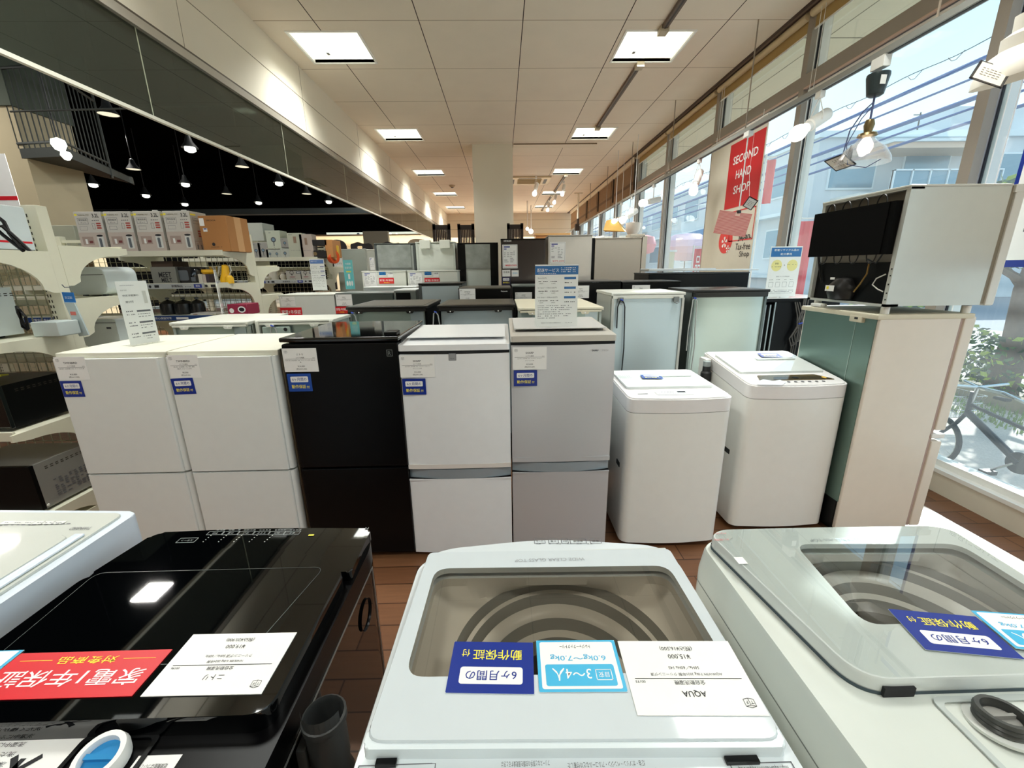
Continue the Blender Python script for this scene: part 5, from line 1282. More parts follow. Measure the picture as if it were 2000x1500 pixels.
def pr(brand, a, b): return lambda p, M, w, h: price(p, M, w, h, brand, '2ドア冷蔵庫', ['2021年製  クリーニング済'], a, b)
def pcard(t, px0, py0, px1, py1, Y, fn, nm='price_card', base=None):
    A = at(px0, py0, 'y', Y); B = at(px1, py1, 'y', Y); fcard(t, A.x, A.z, B.x - A.x, A.z - B.z, Y, fn, nm, base)

t, *_ = far('refrigerator', 543, 652, 575, 4.5, .45, 'white refrigerator carrying the pale blue sign, left of the dark grey one', mat('far_white', (214, 218, 212), .4), TOPW)
pcard(t, 547, 579, 578, 598, 4.5, pr('Haier', '¥22,000', '(税込¥24,200)')); pcard(t, 547, 601, 592, 622, 4.5, redcard, 'warranty_card', RED)
t, *_ = far('refrigerator', 655, 767, 572, 4.5, .45, 'dark grey refrigerator carrying the turquoise sign', DG, mat('dark_grey_top', (96, 104, 100), .3))
pcard(t, 655, 575, 689, 597, 4.5, pr('AQUA', '¥32,000', '(税込¥35,200)')); pcard(t, 655, 599, 680, 612, 4.5, redcard, 'warranty_card', RED)
t, *_ = far('refrigerator', 769, 812, 566, 4.5, .45, 'narrow grey refrigerator with a dark handle recess beside the dark grey one', mat('far_grey', (110, 118, 114), .4), mat('far_grey_top', (200, 204, 202), .4), door=False,
    bits=lambda t, x0, x1, Y, h: (P(BLK).box(x0 + .02, x1 - .06, Y - .006, Y + .001, h - .3, h - .03).done('handle_recess', t), P(mat('rail_chrome', (150, 158, 156), .2, .8)).box(x0 + .0, x0 + .02, Y - .01, Y, h - .3, h - .02).done('door_trim', t)))
# two white refrigerators carrying label sheets
for px0, px1, pt, l, sx in ((706, 792, 529, 'white refrigerator with a blue ruled sheet and a red card, left of its twin', 0), (795, 893, 528, 'white refrigerator with a blue ruled sheet and a red card, right of its twin', 1)):
    t, x0, x1, h = far('refrigerator', px0, px1, pt, 5.35, .45, l, mat('far_cream', (218, 220, 210), .45), TOPW, mat('far_cream_side', (200, 204, 194), .45), door=False)
    o = px0
    pcard(t, o + 3, 532, o + 32, 561, 5.35, lambda p, M, w, h: spec_sheet(p, M, w, h, seed=sx), 'label_sheet')
    pcard(t, o + 34, 531, o + 48, 540, 5.35, lambda p, M, w, h: (p.m(BLUEH), p.rect(M, 0, w, h * .3, h, .0004), p.m(PAPER), p.text(M, '1〜2人用', w * .5, h * .5, h * .3, w * .8)), 'size_card')
    pcard(t, o + 51, 532, o + 62, 541, 5.35, lambda p, M, w, h: (p.m(INK), p.text(M, '冷蔵庫', w * .5, h * .6, h * .35, w * .9)), 'note_card')
    pcard(t, o + 34, 543, o + 64, 554, 5.35, redcard, 'warranty_card', RED)
# white top panel in front of the left twin
t, *_ = far('refrigerator', 710, 812, 560, 5.0, .3, 'low pale refrigerator top just below the left twin', mat('far_pale2', (196, 202, 200), .4), mat('pale_top', (222, 226, 222), .3), door=False)
# backs of the tall row
def film(t, x0, x1, Y, h):
    p = P(mat('crumpled_film', (150, 156, 152), .25, .2, noise=.5, nscale=9)); p.box(x0 + .04, x1 - .06, Y - .006, Y + .004, h - .32, h - .02); p.done('plastic_film', t)
t, *_ = far('refrigerator', 730, 810, 475, 6.0, .65, 'tall grey-backed refrigerator with film at its top, left of the white back', mat('grey_back', (160, 166, 162), .35, .2), DG, mat('dkside', (70, 76, 76), .4), back=True, bits=film)
t, *_ = far('refrigerator', 811, 888, 472, 5.9, .65, 'tall white-backed refrigerator with two hinge covers on top', mat('white_back', (206, 210, 202), .45, noise=.06, nscale=7), TOPW, mat('pale_side', (190, 196, 188), .4), back=True,
    bits=lambda t, x0, x1, Y, h: P(TOPW).box(x0 + .06, x0 + .2, Y - .04, Y + .1, h - .09, h + .02, .008).box(x1 - .2, x1 - .06, Y - .04, Y + .1, h - .09, h + .02, .008).split('hinge_cover', t))
t, *_ = far('refrigerator', 893, 972, 474, 5.7, .65, 'tall black refrigerator seen from behind, with crumpled film at the top', mat('pale_back', (196, 204, 198), .35, .15), BLK, BLK, back=True,
    bits=lambda t, x0, x1, Y, h: (film(t, x0, x1, Y, h), P(BLK).box(x0, x0 + .1, Y - .01, Y + .02, .1, h - .02).box(x1 - .1, x1, Y - .01, Y + .02, .1, h - .02).split('side_rail', t)))
t, *_ = far('refrigerator', 978, 1065, 466, 5.4, .65, 'tall glossy dark brown refrigerator with a price sheet, right of the column', mat('choc_gloss', (56, 50, 50), .12, .4, coat=.4), BLK, BLK)
pcard(t, 981, 478, 1011, 524, 5.4, lambda p, M, w, h: spec_sheet(p, M, w, h, True, 3, '¥88,000'), 'price_sheet')
pcard(t, 981, 527, 997, 540, 5.4, lambda p, M, w, h: (p.m(INK), p.text(M, '冷蔵庫', w * .5, h * .5, h * .3, w * .8)), 'note_card')
pcard(t, 999, 528, 1013, 540, 5.4, lambda p, M, w, h: (p.m(SKYB), p.text(M, '送料無料', w * .5, h * .45, h * .2, w * .7)), 'note_card')
pcard(t, 980, 541, 997, 556, 5.4, lambda p, M, w, h: warranty(p, M, w, h, mat('dark_navy', (30, 30, 70), .4)), 'warranty_card')
A = at(984, 469, 'y', 5.4); p = P(PAPER); p.text(FR(A.x, 5.398, A.z - .02), 'HITACHI', 0, 0, .02, .09, align='L', bold=.03); p.done('badge', t)
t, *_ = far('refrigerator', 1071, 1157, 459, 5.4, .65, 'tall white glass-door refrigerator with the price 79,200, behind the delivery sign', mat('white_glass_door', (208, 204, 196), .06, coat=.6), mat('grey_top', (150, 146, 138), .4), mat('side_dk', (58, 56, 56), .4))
pcard(t, 1074, 473, 1104, 515, 5.4, lambda p, M, w, h: spec_sheet(p, M, w, h, False, 5, '¥79,200'), 'price_sheet')
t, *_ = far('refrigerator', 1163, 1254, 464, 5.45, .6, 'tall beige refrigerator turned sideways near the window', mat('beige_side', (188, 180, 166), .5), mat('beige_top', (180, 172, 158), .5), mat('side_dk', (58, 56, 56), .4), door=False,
    bits=lambda t, x0, x1, Y, h: (P(mat('beige_door', (206, 200, 186), .4)).box(x1 + .01, x1 + .07, Y, Y + .6, .05, h + .02, .006).done('side_door', t), P(mat('hinge_beige', (196, 188, 172), .4)).box(x1 - .15, x1 + .04, Y, Y + .2, h, h + .04, .006).split('hinge_cover', t), P(BLK).box(x0 - .03, x0, Y + .01, Y + .6, .05, h).done('back_panel', t)))
# middle rows
t, *_ = far('refrigerator', 817, 902, 553, 4.35, .55, 'black-topped refrigerator seen from behind, below the right white twin', GREYL, TOPB, mat('dkside', (70, 76, 76), .4), back=True)
t, *_ = far('refrigerator', 895, 997, 562, 4.0, .55, 'black refrigerator with a white price card behind the white-cord refrigerator', BLK, TOPBG)
pcard(t, 897, 564, 929, 588, 3.998, pr('HITACHI', '¥19,000', '(税込¥20,900)')); A = at(985, 570, 'y', 3.99); p = P(PAPER); p.text(FR(A.x, 3.998, A.z), 'Panasonic', 0, 0, .012, .06); p.done('badge', t)
t, *_ = far('refrigerator', 1001, 1106, 557, 4.28, .5, 'black refrigerator half behind the delivery sign, with a white card', BLK, mat('dark_grey_top', (96, 104, 100), .3))
pcard(t, 1006, 571, 1039, 592, 4.278, pr('SHARP', '¥26,000', '(税込¥28,600)'))
t, *_ = far('refrigerator', 1112, 1213, 549, 3.75, .5, 'black refrigerator just right of the delivery sign', BLK, TOPB)
pcard(t, 1118, 558, 1150, 582, 3.748, pr('AQUA', '¥24,000', '(税込¥26,400)')); A = at(1163, 553, 'y', 3.75); p = P(INKM); p.text(FR(A.x, 3.747, A.z), 'AQUA', 0, 0, .012, .06); p.done('badge', t)
t, *_ = far('refrigerator', 1216, 1330, 549, 3.75, .5, 'black refrigerator with a small white card above the tall white back', BLK, TOPB)
pcard(t, 1235, 557, 1268, 580, 3.748, pr('Haier', '¥21,000', '(税込¥23,100)'))
t, *_ = far('television_cabinet', 1268, 1464, 532, 4.3, .5, 'wide black cabinet under the shop banner, below the window', BLK, mat('dark_top', (40, 42, 42), .3), cat='cabinet', door=False, group='wide cabinet')
a = at(1268, 531, 'y', 4.3); b = at(1400, 531, 'y', 4.3)
p = P(mat('tray_silver', (214, 218, 220), .3, .3)); p.box(a.x, b.x, 4.32, 4.6, a.z + .002, a.z + .03, .006); p.box(b.x - .1, b.x + .45, 4.34, 4.6, a.z + .002, a.z + .015, .004)
tag(p.done('flat_tray'), 'flat silver-white tray lying on the wide black cabinet', 'tray')
# grey tall pair at far left with sheets
t, *_ = far('refrigerator', 655, 713, 486, 7.0, .7, 'tall grey refrigerator behind the turquoise sign, with a dark ruled sheet', mat('far_sage', (164, 172, 164), .4), mat('sage_top', (186, 190, 184), .4))
pcard(t, 651, 502, 672, 532, 6.998, lambda p, M, w, h: (spec_sheet(p, M, w, h, seed=8)), 'price_sheet', mat('sheet_grey', (150, 154, 150), .5))
t, *_ = far('refrigerator', 716, 732, 487, 6.4, .6, 'narrow pale refrigerator squeezed between the grey and film-topped ones', mat('far_taupe', (170, 172, 162), .4), TOPW, door=False)
pcard(t, 721, 503, 733, 528, 6.398, lambda p, M, w, h: (spec_sheet(p, M, w, h, seed=9)), 'price_sheet')
# slim signs
def slimA(p, M, w, h):
    p.m(mat('pale_blue_head', (96, 132, 196), .5)); p.rect(M, w * .04, w * .96, h * .85, h * .97, .0004); p.m(PAPER); p.text(M, '配送サービス', w * .3, h * .9, h * .04, w * .4, z=.0008)
    for k in range(3): p.m(NAVY); p.rect(M, w * .68, w * .95, h * (.74 - .14 * k), h * (.76 - .14 * k), .0005); p.m(INKM); p.dashes(M, w * .08, w * .6, h * (.74 - .14 * k), h * .012, 5, k); p.dashes(M, w * .08, w * .9, h * (.69 - .14 * k), h * .01, 8, k + 3)
    p.m(INKM)
    for k in range(6): p.dashes(M, w * .08, w * .9, h * (.36 - .05 * k), h * .008, 12, k)
def slimB(p, M, w, h):
    p.m(mat('turquoise', (110, 200, 204), .4)); p.rect(M, 0, w, 0, h, .0003); p.m(PAPER); p.text(M, '冷蔵庫', w * .5, h * .83, h * .07, w * .6, z=.0006); p.text(M, '容量目安', w * .5, h * .7, h * .07, w * .7, z=.0006)
    p.m(YEL); p.rect(M, w * .25, w * .75, h * .58, h * .62, .0006); p.m(PAPER); p.rect(M, w * .4, w * .6, h * .35, h * .52, .0006)
    for k in range(3): p.disc(M, w * (.25 + .25 * k), h * .2, w * .1, h * .09, .0006)
for px0, pxt, pyb, pyt, wpx, Y, fn, lab in ((612, 605, 569, 508, 28, 4.7, slimA, 'slim pale sign with a blue header on the rear white refrigerator'), (676, 671, 567, 510, 18, 4.7, slimB, 'slim turquoise sign on the dark grey refrigerator')):
    a = at(px0, pyb, 'y', Y); b = at(px0 + wpx, pyb, 'y', Y); c = at(pxt, pyt, 'y', Y)
    sign_stand(lab, FR(a.x, Y, a.z + .012), b.x - a.x, c.z - a.z, fn)

# ---- chairs displayed high at the back
DK = mat('chair_dark', (32, 20, 18), .45); DK2 = mat('chair_brown', (120, 104, 84), .5)
def chair(px0, px1, pt, Y, lab, kind):
    a = at(px0, pt, 'y', Y); b = at(px1, pt, 'y', Y); x0, x1, z1 = a.x, b.x, (a.z + b.z) / 2
    t = thing('dining_chair', lab, 'chair', ((x0 + x1) / 2, Y, z1 - .95), 'chairs displayed on a rear platform')
    zs = z1 - .52; zb = z1 - .95; w = x1 - x0
    m = DK2 if kind == 'oval' else DK
    if kind == 'slat':
        p = P(m); p.box(x0, x0 + .05, Y, Y + .035, zb, z1); p.box(x1 - .05, x1, Y, Y + .035, zb, z1); p.box(x0, x1, Y, Y + .03, z1 - .1, z1 - .02); p.box(x0, x1, Y, Y + .03, zs + .03, zs + .08)
        n = 7
        for k in range(n): xx = x0 + .05 + (w - .1) * (k + .5) / n; p.box(xx - .012, xx + .012, Y + .008, Y + .02, zs + .05, z1 - .05)
        p.done('backrest', t)
    else:
        p = P(m)
        if kind == 'handle':
            M = plane((x0, Y, z1 - .42), (1, 0, 0), (0, 0, 1)); out = rpoly([(0, 0), (w, 0), (w, .30), (w * .86, .38), (w * .66, .36), (w * .5, .37), (w * .34, .40), (w * .14, .37), (0, .36)], .06, 4)
            inn = polar(rrect(w * .28, w * .52, .27, .32, .02), (w * .4, .295), 48); p.ring(polar(out, (w * .4, .295), 48), inn, -.02, .02, M)
        else:
            M = plane((x0, Y, z1 - .42), (1, 0, 0), (0, 0, 1)); p.slab(rpoly([(0, 0), (w, 0), (w * .93, .40), (w * .07, .42)], .16, 6), -.025, .025, M=M, bev=.01)
        p.done('backrest', t)
        p = P(m)
        for xx in (x0 + .05, x1 - .05): p.box(xx - .02, xx + .02, Y, Y + .03, zb, z1 - .2)
        p.split('back_post', t)
    p = P(m); p.box(x0, x1, Y, Y + .42, zs - .03, zs, .01); p.done('seat', t)
    for xx in (x0 + .02, x1 - .05):
        p = P(m); p.box(xx, xx + .035, Y + .38, Y + .41, zb, zs - .03); p.done('leg', t)
    return zb
zb1 = chair(844, 879, 437, 8.0, 'dark slat-back chair high up, left of its twin and the column', 'slat')
chair(893, 926, 437, 8.05, 'dark slat-back chair high up, touching the column from the left', 'slat')
chair(990, 1022, 436, 8.1, 'dark slat-back chair high up, showing right of the column', 'slat')
zb2 = chair(684, 728, 470, 8.6, 'dark chair with a grip hole in its wavy back, left one', 'handle')
chair(743, 786, 469, 8.6, 'dark chair with a grip hole in its wavy back, right one', 'handle')
chair(792, 842, 466, 8.8, 'taupe oval-back chair beside the slat-back chairs', 'oval')
chair(640, 677, 467, 8.6, 'black rounded chair with a chrome rail, leftmost of the rear chairs', 'black')
for (x0, x1, Y, z, l) in ((-1.8, .6, 8.0, zb1, 'rear display platform carrying the slat-back chairs'), (-3.7, -1.83, 8.55, zb2, 'rear display platform carrying the grip-hole chairs')):
    t = thing('display_platform', l, 'platform', ((x0 + x1) / 2, Y, 0)); p = P(mat('platform_wood', (140, 116, 90), .6))
    if x1 > 0: x1 = -.52
    p.box(x0, x1, Y - .02, Y + .5, z - .04, z); p.done('deck', t)
    for xx in (x0 + .03, x1 - .08):
        for yy in (Y, Y + .42): p = P(STEEL); p.box(xx, xx + .05, yy, yy + .05, 0, z - .04); p.done('leg', t)
t = thing('display_platform', 'rear display platform right of the column', 'platform', (.5, 8.1, 0)); p = P(mat('platform_wood', (140, 116, 90), .6)); p.box(.24, .7, 8.08, 8.4, zb1 - .04, zb1); p.done('deck', t)
p = P(STEEL); p.box(.6, .65, 8.1, 8.15, 0, zb1 - .04); p.done('leg', t)
# far furniture glimpsed beyond
t = thing('wardrobe', 'orange-brown wooden wardrobe far behind the white glass-door refrigerator', 'wardrobe', (1.2, 12, 0)); a = at(1068, 452, 'y', 12.0); p = P(mat('orange_wood', (186, 130, 74), .5)); p.box(a.x - .3, a.x + .6, 12, 12.5, 0, a.z - .1); p.done('body', t); p = P(mat('orange_wood2', (206, 160, 100), .5)); p.box(a.x - .34, a.x + .64, 11.97, 12.52, a.z - .1, a.z - .05); p.done('top', t)
for k, (px_, py_, Y, r) in enumerate(((1037, 452, 16, .09), (888, 463, 20, .07), (762, 459, 21, .1), (775, 460, 21, .1), (700, 458, 20, .08), (1030, 447, 15, .06))):
    c = at(px_, py_, 'y', Y); t = thing('spotlight', 'tiny far spotlight under the low rear ceiling, %s' % ('right of the column', 'behind the slat-back chairs', 'left of a pair above the wavy chair', 'right of a pair above the wavy chair', 'unlit one at the far left', 'faint one right of the column')[k], 'spotlight', c)
    p = P(BULB if k != 4 else PB); p.lathe([(0, r), (r * .7, r * .6), (r, 0), (r * .7, -r * .7), (0, -r)], 12, c=tuple(c)); p.done('bulb', t); p = P(WHITE); p.tube([c + Vector((0, 0, r)), (c.x, c.y, 3.62 if Y < 18 else 2.84)], .02, 5); p.done('stem', t)

# ================================================================ GONDOLA SHELVES
GW = mat('gondola_cream', (222, 220, 200), .45); SLOT = mat('slot_dark', (50, 46, 36), .7); MESHM = mat('mesh_cream', (172, 172, 150), .5, .1)
RAILG = mat('price_rail', (176, 180, 180), .5); RAILB = mat('price_rail_blue', (16, 60, 120), .45)
XE = -2.47
def gondola(y, lab, front, back, length, L=.44, zt=1.8, rails=None):
    t = thing('gondola_shelf', lab, 'shelf unit', (XE, y, 0), 'double-sided gondola shelves')
    n = int(length / .9) + 1
    for k in range(n):
        x = XE - .9 * k
        p = P(GW); p.box(x - .08, x, y - .03, y + .03, .02, zt, .004); p.m(SLOT)
        for j in range(56):
            z = .15 + j * .03
            if z < zt - .05: p.box(x - .075, x - .07, y - .0315, y - .03, z, z + .016); p.box(x - .06, x - .055, y - .0315, y - .03, z, z + .016)
        p.done('post', t)
    x0 = XE - .9 * (n - 1)
    p = P(MESHM)
    for k in range(int((XE - x0) / .055)):
        x = x0 + .03 + k * .055
        p.box(x - .002, x + .002, y - .002, y + .002, .1, zt - .06)
    for j in range(int((zt - .15) / .055)): p.box(x0, XE - .08, y - .004, y, .12 + j * .055 - .002, .12 + j * .055 + .002)
    p.done('wire_mesh', t)
    p = P(GW); p.box(x0, XE - .02, y - .02, y + .02, zt - .06, zt - .035); p.box(x0, XE, y - .45, y + .45, .0, .1); p.done('frame_bar', t)
    for side, zs in ((-1, front), (1, back)):
        for z in zs:
            p = P(GW); yy = sorted((y + side * .03, y + side * L)); p.box(x0, XE - .09 if False else XE - .012, yy[0], yy[1], z - .03, z); 
            y2 = y + side * L; p.box(x0, XE - .012, min(y2, y2 + side * .012), max(y2, y2 + side * .012), z - .035, z + .012); p.done('shelf', t)
            # end bracket with its curved underside
            prof = [(0, 0), (L, 0), (L, -.035), (L * .82, -.05)]
            for q in range(9):
                a = PI / 2 * q / 8; prof.append((.075 + (L * .62) * (1 - math.sin(a)), -.05 - .15 * (1 - math.cos(a))))
            prof += [(.03, -.22), (0, -.22)]
            for k in range(n):
                x = XE - .9 * k
                zz = z if k == 0 else z - .031; M = plane((x - .012, y + .03, zz), (0, 1, 0), (0, 0, 1)) if side > 0 else plane((x, y - .03, zz), (0, -1, 0), (0, 0, 1))
                p = P(GW); p.slab(prof, 0, .012, M=M); p.done('bracket', t)
    return t
def rail(parent, y, z, x0, x1, mode):
    p = P(RAILG if mode == 'g' else RAILB); p.box(x0, x1, y - .004, y, z - .045, z + .0); M = FR(x0, y - .0045, z - .045)
    p.m(INK if mode == 'g' else PAPER); w = x1 - x0; k = 0; x = .04
    while x < w - .3:
        if mode == 'g':
            p.text(M, '家電製品', x + .1, .012, .022, .1, z=.0006, bold=.03); p.dashes(M, x + .17, x + .23, .014, .006, 4, k); p.m(NAVY); p.rect(M, x + .25, x + .32, .006, .038, .0005); p.m(PAPER); p.text(M, '買取', x + .285, .014, .018, z=.0008); p.m(INK); p.disc(M, x + .36, .022, .012); p.rect(M, x + .40, x + .44, .012, .034, .0005); x += .5
        else:
            p.text(M, '家電全品 安心保証対象', x + .16, .012, .022, .26, z=.0006, bold=.02); p.rect(M, x + .33, x + .44, .01, .03, .0005); x += .5
        k += 1
    p.done('price_rail', parent)
g0 = gondola(2.47, 'near cream gondola shelf end at the left picture edge', [1.565, 1.12, .665, .20], [1.60, 1.305, .97], 1.9)
g1 = gondola(4.39, 'middle cream gondola shelf carrying the row of kettle boxes', [1.625, 1.345, 1.06], [1.50, 1.21, .9], 2.8)
g2 = gondola(6.36, 'far cream gondola shelf carrying slim white boxes', [1.62, 1.33], [1.5], 1.9)
rail(g1, 3.93, 1.352, XE - 1.6, XE - .22, 'g'); rail(g1, 3.93, 1.068, XE - 1.9, XE - .1, 'b'); rail(g2, 5.9, 1.338, XE - 1.6, XE - .1, 'g')
rail(g0, 2.92 + .02, 1.0, XE - 1.7, XE - .1, 'b')

# ---- goods. a carton is a box with printed faces
CW = mat('carton_white', (206, 202, 194), .6); CKR = mat('cardboard', (176, 122, 70), .8, noise=.08, nscale=6); CT = mat('tape_brown', (206, 158, 108), .4)
def carton(lab, cx, cy, z, w, d, h, m, rot=0, fn=None, side=None, name='carton', group=None, cat='box'):
    t = thing(name, lab, cat, (cx, cy, z), group); t.rotation_euler.z = rot
    p = P(m); M = Matrix.Translation((cx, cy, z)) @ Matrix.Rotation(rot, 4, 'Z'); p.box(-w / 2, w / 2, -d / 2, d / 2, 0, h, .003, 1, M=M)
    MF = M @ plane((-w / 2, -d / 2 - .0006, 0), (1, 0, 0), (0, 0, 1)); MS = M @ plane((w / 2 + .0006, -d / 2, 0), (0, 1, 0), (0, 0, 1))
    if fn: fn(p, MF, w, h)
    if side: side(p, MS, d, h)
    p.done('box_body', t)
    p = P(mat('carton_flap', (190, 186, 178), .6) if m is not CKR else CT); p.box(-w / 2 + .004, w / 2 - .004, -.002, .002, h, h + .001, M=M); p.done('flap_seam', t)
    return t
KP = mat('kettle_pink', (196, 182, 172), .6); KG = mat('kettle_grey', (96, 102, 108), .5)
def kettle(p, M, w, h):
    p.m(KP); p.rect(M, 0, w, 0, h * .5, .0003); p.m(INK); p.text(M, '3.2L', w * .8, h * .86, h * .09, w * .26, z=.0006, bold=.04); p.m(YEL); p.rect(M, w * .03, w * .12, h * .9, h * .95, .0004); p.m(mat('gold_text', (110, 100, 60), .6)); p.text(M, 'THERMAL POT', w * .36, h * .9, h * .035, w * .42, z=.0006)
    p.m(INKM); p.frame(M, w * .1, w * .48, h * .7, h * .85, .002, .0005); p.text(M, '電気給湯', w * .29, h * .78, h * .045, w * .3, z=.0006); p.text(M, 'ポット', w * .29, h * .72, h * .035, w * .2, z=.0006); p.dashes(M, w * .56, w * .92, h * .78, h * .02, 5, 1)
    p.frame(M, w * .12, w * .4, h * .56, h * .65, .0015, .0005)
    for k in range(3): p.m(mat('red_pill', (176, 70, 60), .5)); p.rect(M, w * .76, w * .93, h * (.7 - .055 * k), h * (.735 - .055 * k), .0005, h * .01)
    p.m(INKM); p.frame(M, w * .6, w * .7, h * .58, h * .72, .002, .0005)
    p.m(mat('kitchen_tint', (170, 150, 140), .6)); p.rect(M, w * .1, w * .52, h * .2, h * .4, .0005); p.m(PAPER); p.rect(M, w * .2, w * .28, h * .22, h * .34, .0007); p.m(mat('maroon_bit', (120, 60, 60), .6)); p.rect(M, w * .34, w * .48, h * .24, h * .3, .0007)
    p.m(mat('pot_white', (216, 216, 212), .5)); p.rect(M, w * .66, w * .9, h * .1, h * .4, .0006, h * .02); p.m(KG); p.rect(M, w * .72, w * .82, h * .12, h * .36, .0008, h * .02); p.m(INK); p.disc(M, w * .78, h * .42, w * .12, h * .025, .0008)
def kettle_side(p, M, w, h):
    p.m(YEL); p.rect(M, w * .04, w * .35, h * .9, h * .94, .0004); p.m(INKM); p.frame(M, w * .12, w * .5, h * .7, h * .84, .002, .0005); p.text(M, '電気給湯', w * .31, h * .76, h * .04, w * .3, z=.0006)
    p.m(INK); p.text(M, '3.2L', w * .84, h * .84, h * .07, w * .2, z=.0006, bold=.04)
    for k in range(3): p.m(mat('red_pill', (176, 70, 60), .5)); p.rect(M, w * .3, w * .5, h * (.5 - .06 * k), h * (.54 - .06 * k), .0005)
    p.m(KP); p.rect(M, 0, w, 0, h * .28, .0002)
    for k in range(4): p.m(PAPER); p.frame(M, w * (.06 + .22 * k), w * (.24 + .22 * k), h * .04, h * .24, .002, .0005); p.m(KG); p.rect(M, w * (.12 + .22 * k), w * (.18 + .22 * k), h * .07, h * .18, .0006)
    p.m(mat('pot_white', (216, 216, 212), .5)); p.rect(M, w * .72, w * .94, h * .35, h * .68, .0006, h * .02); p.m(KG); p.rect(M, w * .78, w * .86, h * .38, h * .62, .0008)
YK = 4.12
for k in range(4):
    px0 = 146 + 57.6 * k; a = at(px0 + 29, 440, 'y', YK - .11)
    o = carton('white electric kettle carton marked 3.2L, %s of four in the row' % ('leftmost', 'second from left', 'third from left', 'rightmost')[k], a.x, YK, 1.627, .232, .22, .345, CW, 0, kettle, kettle_side, 'kettle_carton', 'kettle cartons in a row on the top shelf')
    p = P(mat('carry_handle', (214, 214, 208), .5)); p.tube([(a.x - .03, YK, 1.973), (a.x - .02, YK, 1.99), (a.x + .02, YK, 1.99), (a.x + .03, YK, 1.973)], .004, 6); 
    if k > 1: p.done('carry_handle', o)
    else: p.bm.free()
a = at(440, 440, 'y', YK); 
def ckf(p, M, w, h):
    p.m(PAPER); p.rect(M, w * .03, w * .2, h * .72, h * .93, .0005); p.rect(M, w * .12, w * .27, h * .56, h * .66, .0005); p.m(NAVY); p.rect(M, w * .14, w * .25, h * .62, h * .65, .0007); p.m(INK); p.text(M, 'SIROCA', w * .45, h * .85, h * .04, w * .35, z=.0006); p.disc(M, w * .4, h * .2, w * .06, z=.0005); p.dashes(M, w * .3, w * .7, h * .12, h * .015, 8, 2)
carton('brown cardboard box with paper labels, right of the kettle cartons', at(429, 440, 'y', YK).x + .03, YK + .02, 1.627, .25, .3, .30, CKR, -.05, ckf, lambda p, M, w, h: (p.m(CT), p.rect(M, w * .35, w * .65, 0, h, .0004)), 'cardboard_box')
carton('plain pale carton tipped behind the leftmost kettle carton', at(135, 460, 'y', 4.62).x, 4.64, 1.66, .22, .16, .26, mat('plain_carton', (168, 168, 150), .7), .06)
carton('dark brown carton low behind the leftmost kettle carton', at(118, 460, 'y', 4.7).x - .02, 4.72, 1.505, .36, .2, .24, mat('dark_carton', (92, 66, 34), .8))
# large white and small white boxes on the far gondola
def applianceprint(k):
    def f(p, M, w, h):
        p.m(INKM); p.text(M, ('FAN', 'USB', 'LED', 'AIR')[k % 4], w * .3, h * .85, h * .06, z=.0005); p.disc(M, w * .5, h * .5, w * .18, z=.0005); p.m(mat('print_blue', (120, 150, 170), .6)); p.disc(M, w * .5, h * .5, w * .1, z=.0007); p.m(INKM); p.rect(M, w * .47, w * .53, h * .15, h * .45, .0005); p.dashes(M, w * .1, w * .7, h * .08, h * .03, 5, k)
    return f
G2Y = 6.02
def fan(p, M, w, h):
    p.m(INK); p.tube
    for q in range(24):
        a0 = 2 * PI * q / 24; a1 = 2 * PI * (q + 1) / 24; R1, R2 = w * .13, w * .10
        p.face([M @ Vector((w * .38 + R1 * math.cos(a0), h * .82 + R1 * math.sin(a0), .0006)), M @ Vector((w * .38 + R1 * math.cos(a1), h * .82 + R1 * math.sin(a1), .0006)), M @ Vector((w * .38 + R2 * math.cos(a1), h * .82 + R2 * math.sin(a1), .0006)), M @ Vector((w * .38 + R2 * math.cos(a0), h * .82 + R2 * math.sin(a0), .0006))])
    p.rect(M, w * .36, w * .4, h * .5, h * .72, .0006); p.m(mat('fan_red', (150, 110, 110), .5)); p.disc(M, w * .4, h * .35, w * .2, h * .06, .0006); p.m(INK); p.text(M, 'FAN', w * .4, h * .08, h * .08, w * .4, z=.0006); p.m(KG); p.rect(M, w * .66, w * .98, h * .7, h * .95, .0005); p.m(PAPER); p.text(M, '60', w * .82, h * .77, h * .12, w * .2, z=.0008, bold=.03)
def bx(px0, px1, pyt, pyb, Y, d, lab, m, fn=None, group=None, rot=0, name='carton', z=None):
    A = at(px0, pyb, 'y', Y); B = at(px1, pyt, 'y', Y); zz = A.z if z is None else z
    return carton(lab, (A.x + B.x) / 2, Y + d / 2, zz, B.x - A.x, d, B.z - zz, m, rot, fn, None, name, group)
CW2 = mat('carton_cool', (186, 190, 180), .6); CW3 = mat('carton_grey', (160, 158, 152), .6)
S2 = 1.622
bx(476, 511, 435, 471, G2Y, .3, 'large plain white box high behind the gondola post', CW2, name='appliance_box')
for k, (a, b, c, d, l) in enumerate(((494, 507, 474, 506, 'grey accessory carton at the post, upper shelf left end'), (507, 521, 473, 506, 'grey accessory carton beside the one at the post'), (522, 533, 487, 508, 'small white carton under the fan box, left'), (535, 547, 487, 508, 'small white carton under the fan box, right'), (550, 564, 485, 508, 'small blue-white carton with a dark tool print'), (549, 563, 465, 484, 'small grey carton stacked above the tool carton'))):
    bx(a, b, c, d, G2Y - .1, .16, l, CW3 if k < 2 or k == 5 else CW2, applianceprint(k), 'small accessory cartons on the far shelf', z=S2 if k < 5 else None)
bx(523, 545, 450, 486, G2Y - .1, .2, 'white carton with a round blue fan print', mat('carton_lamp', (196, 202, 184), .6), applianceprint(3), name='fan_carton')
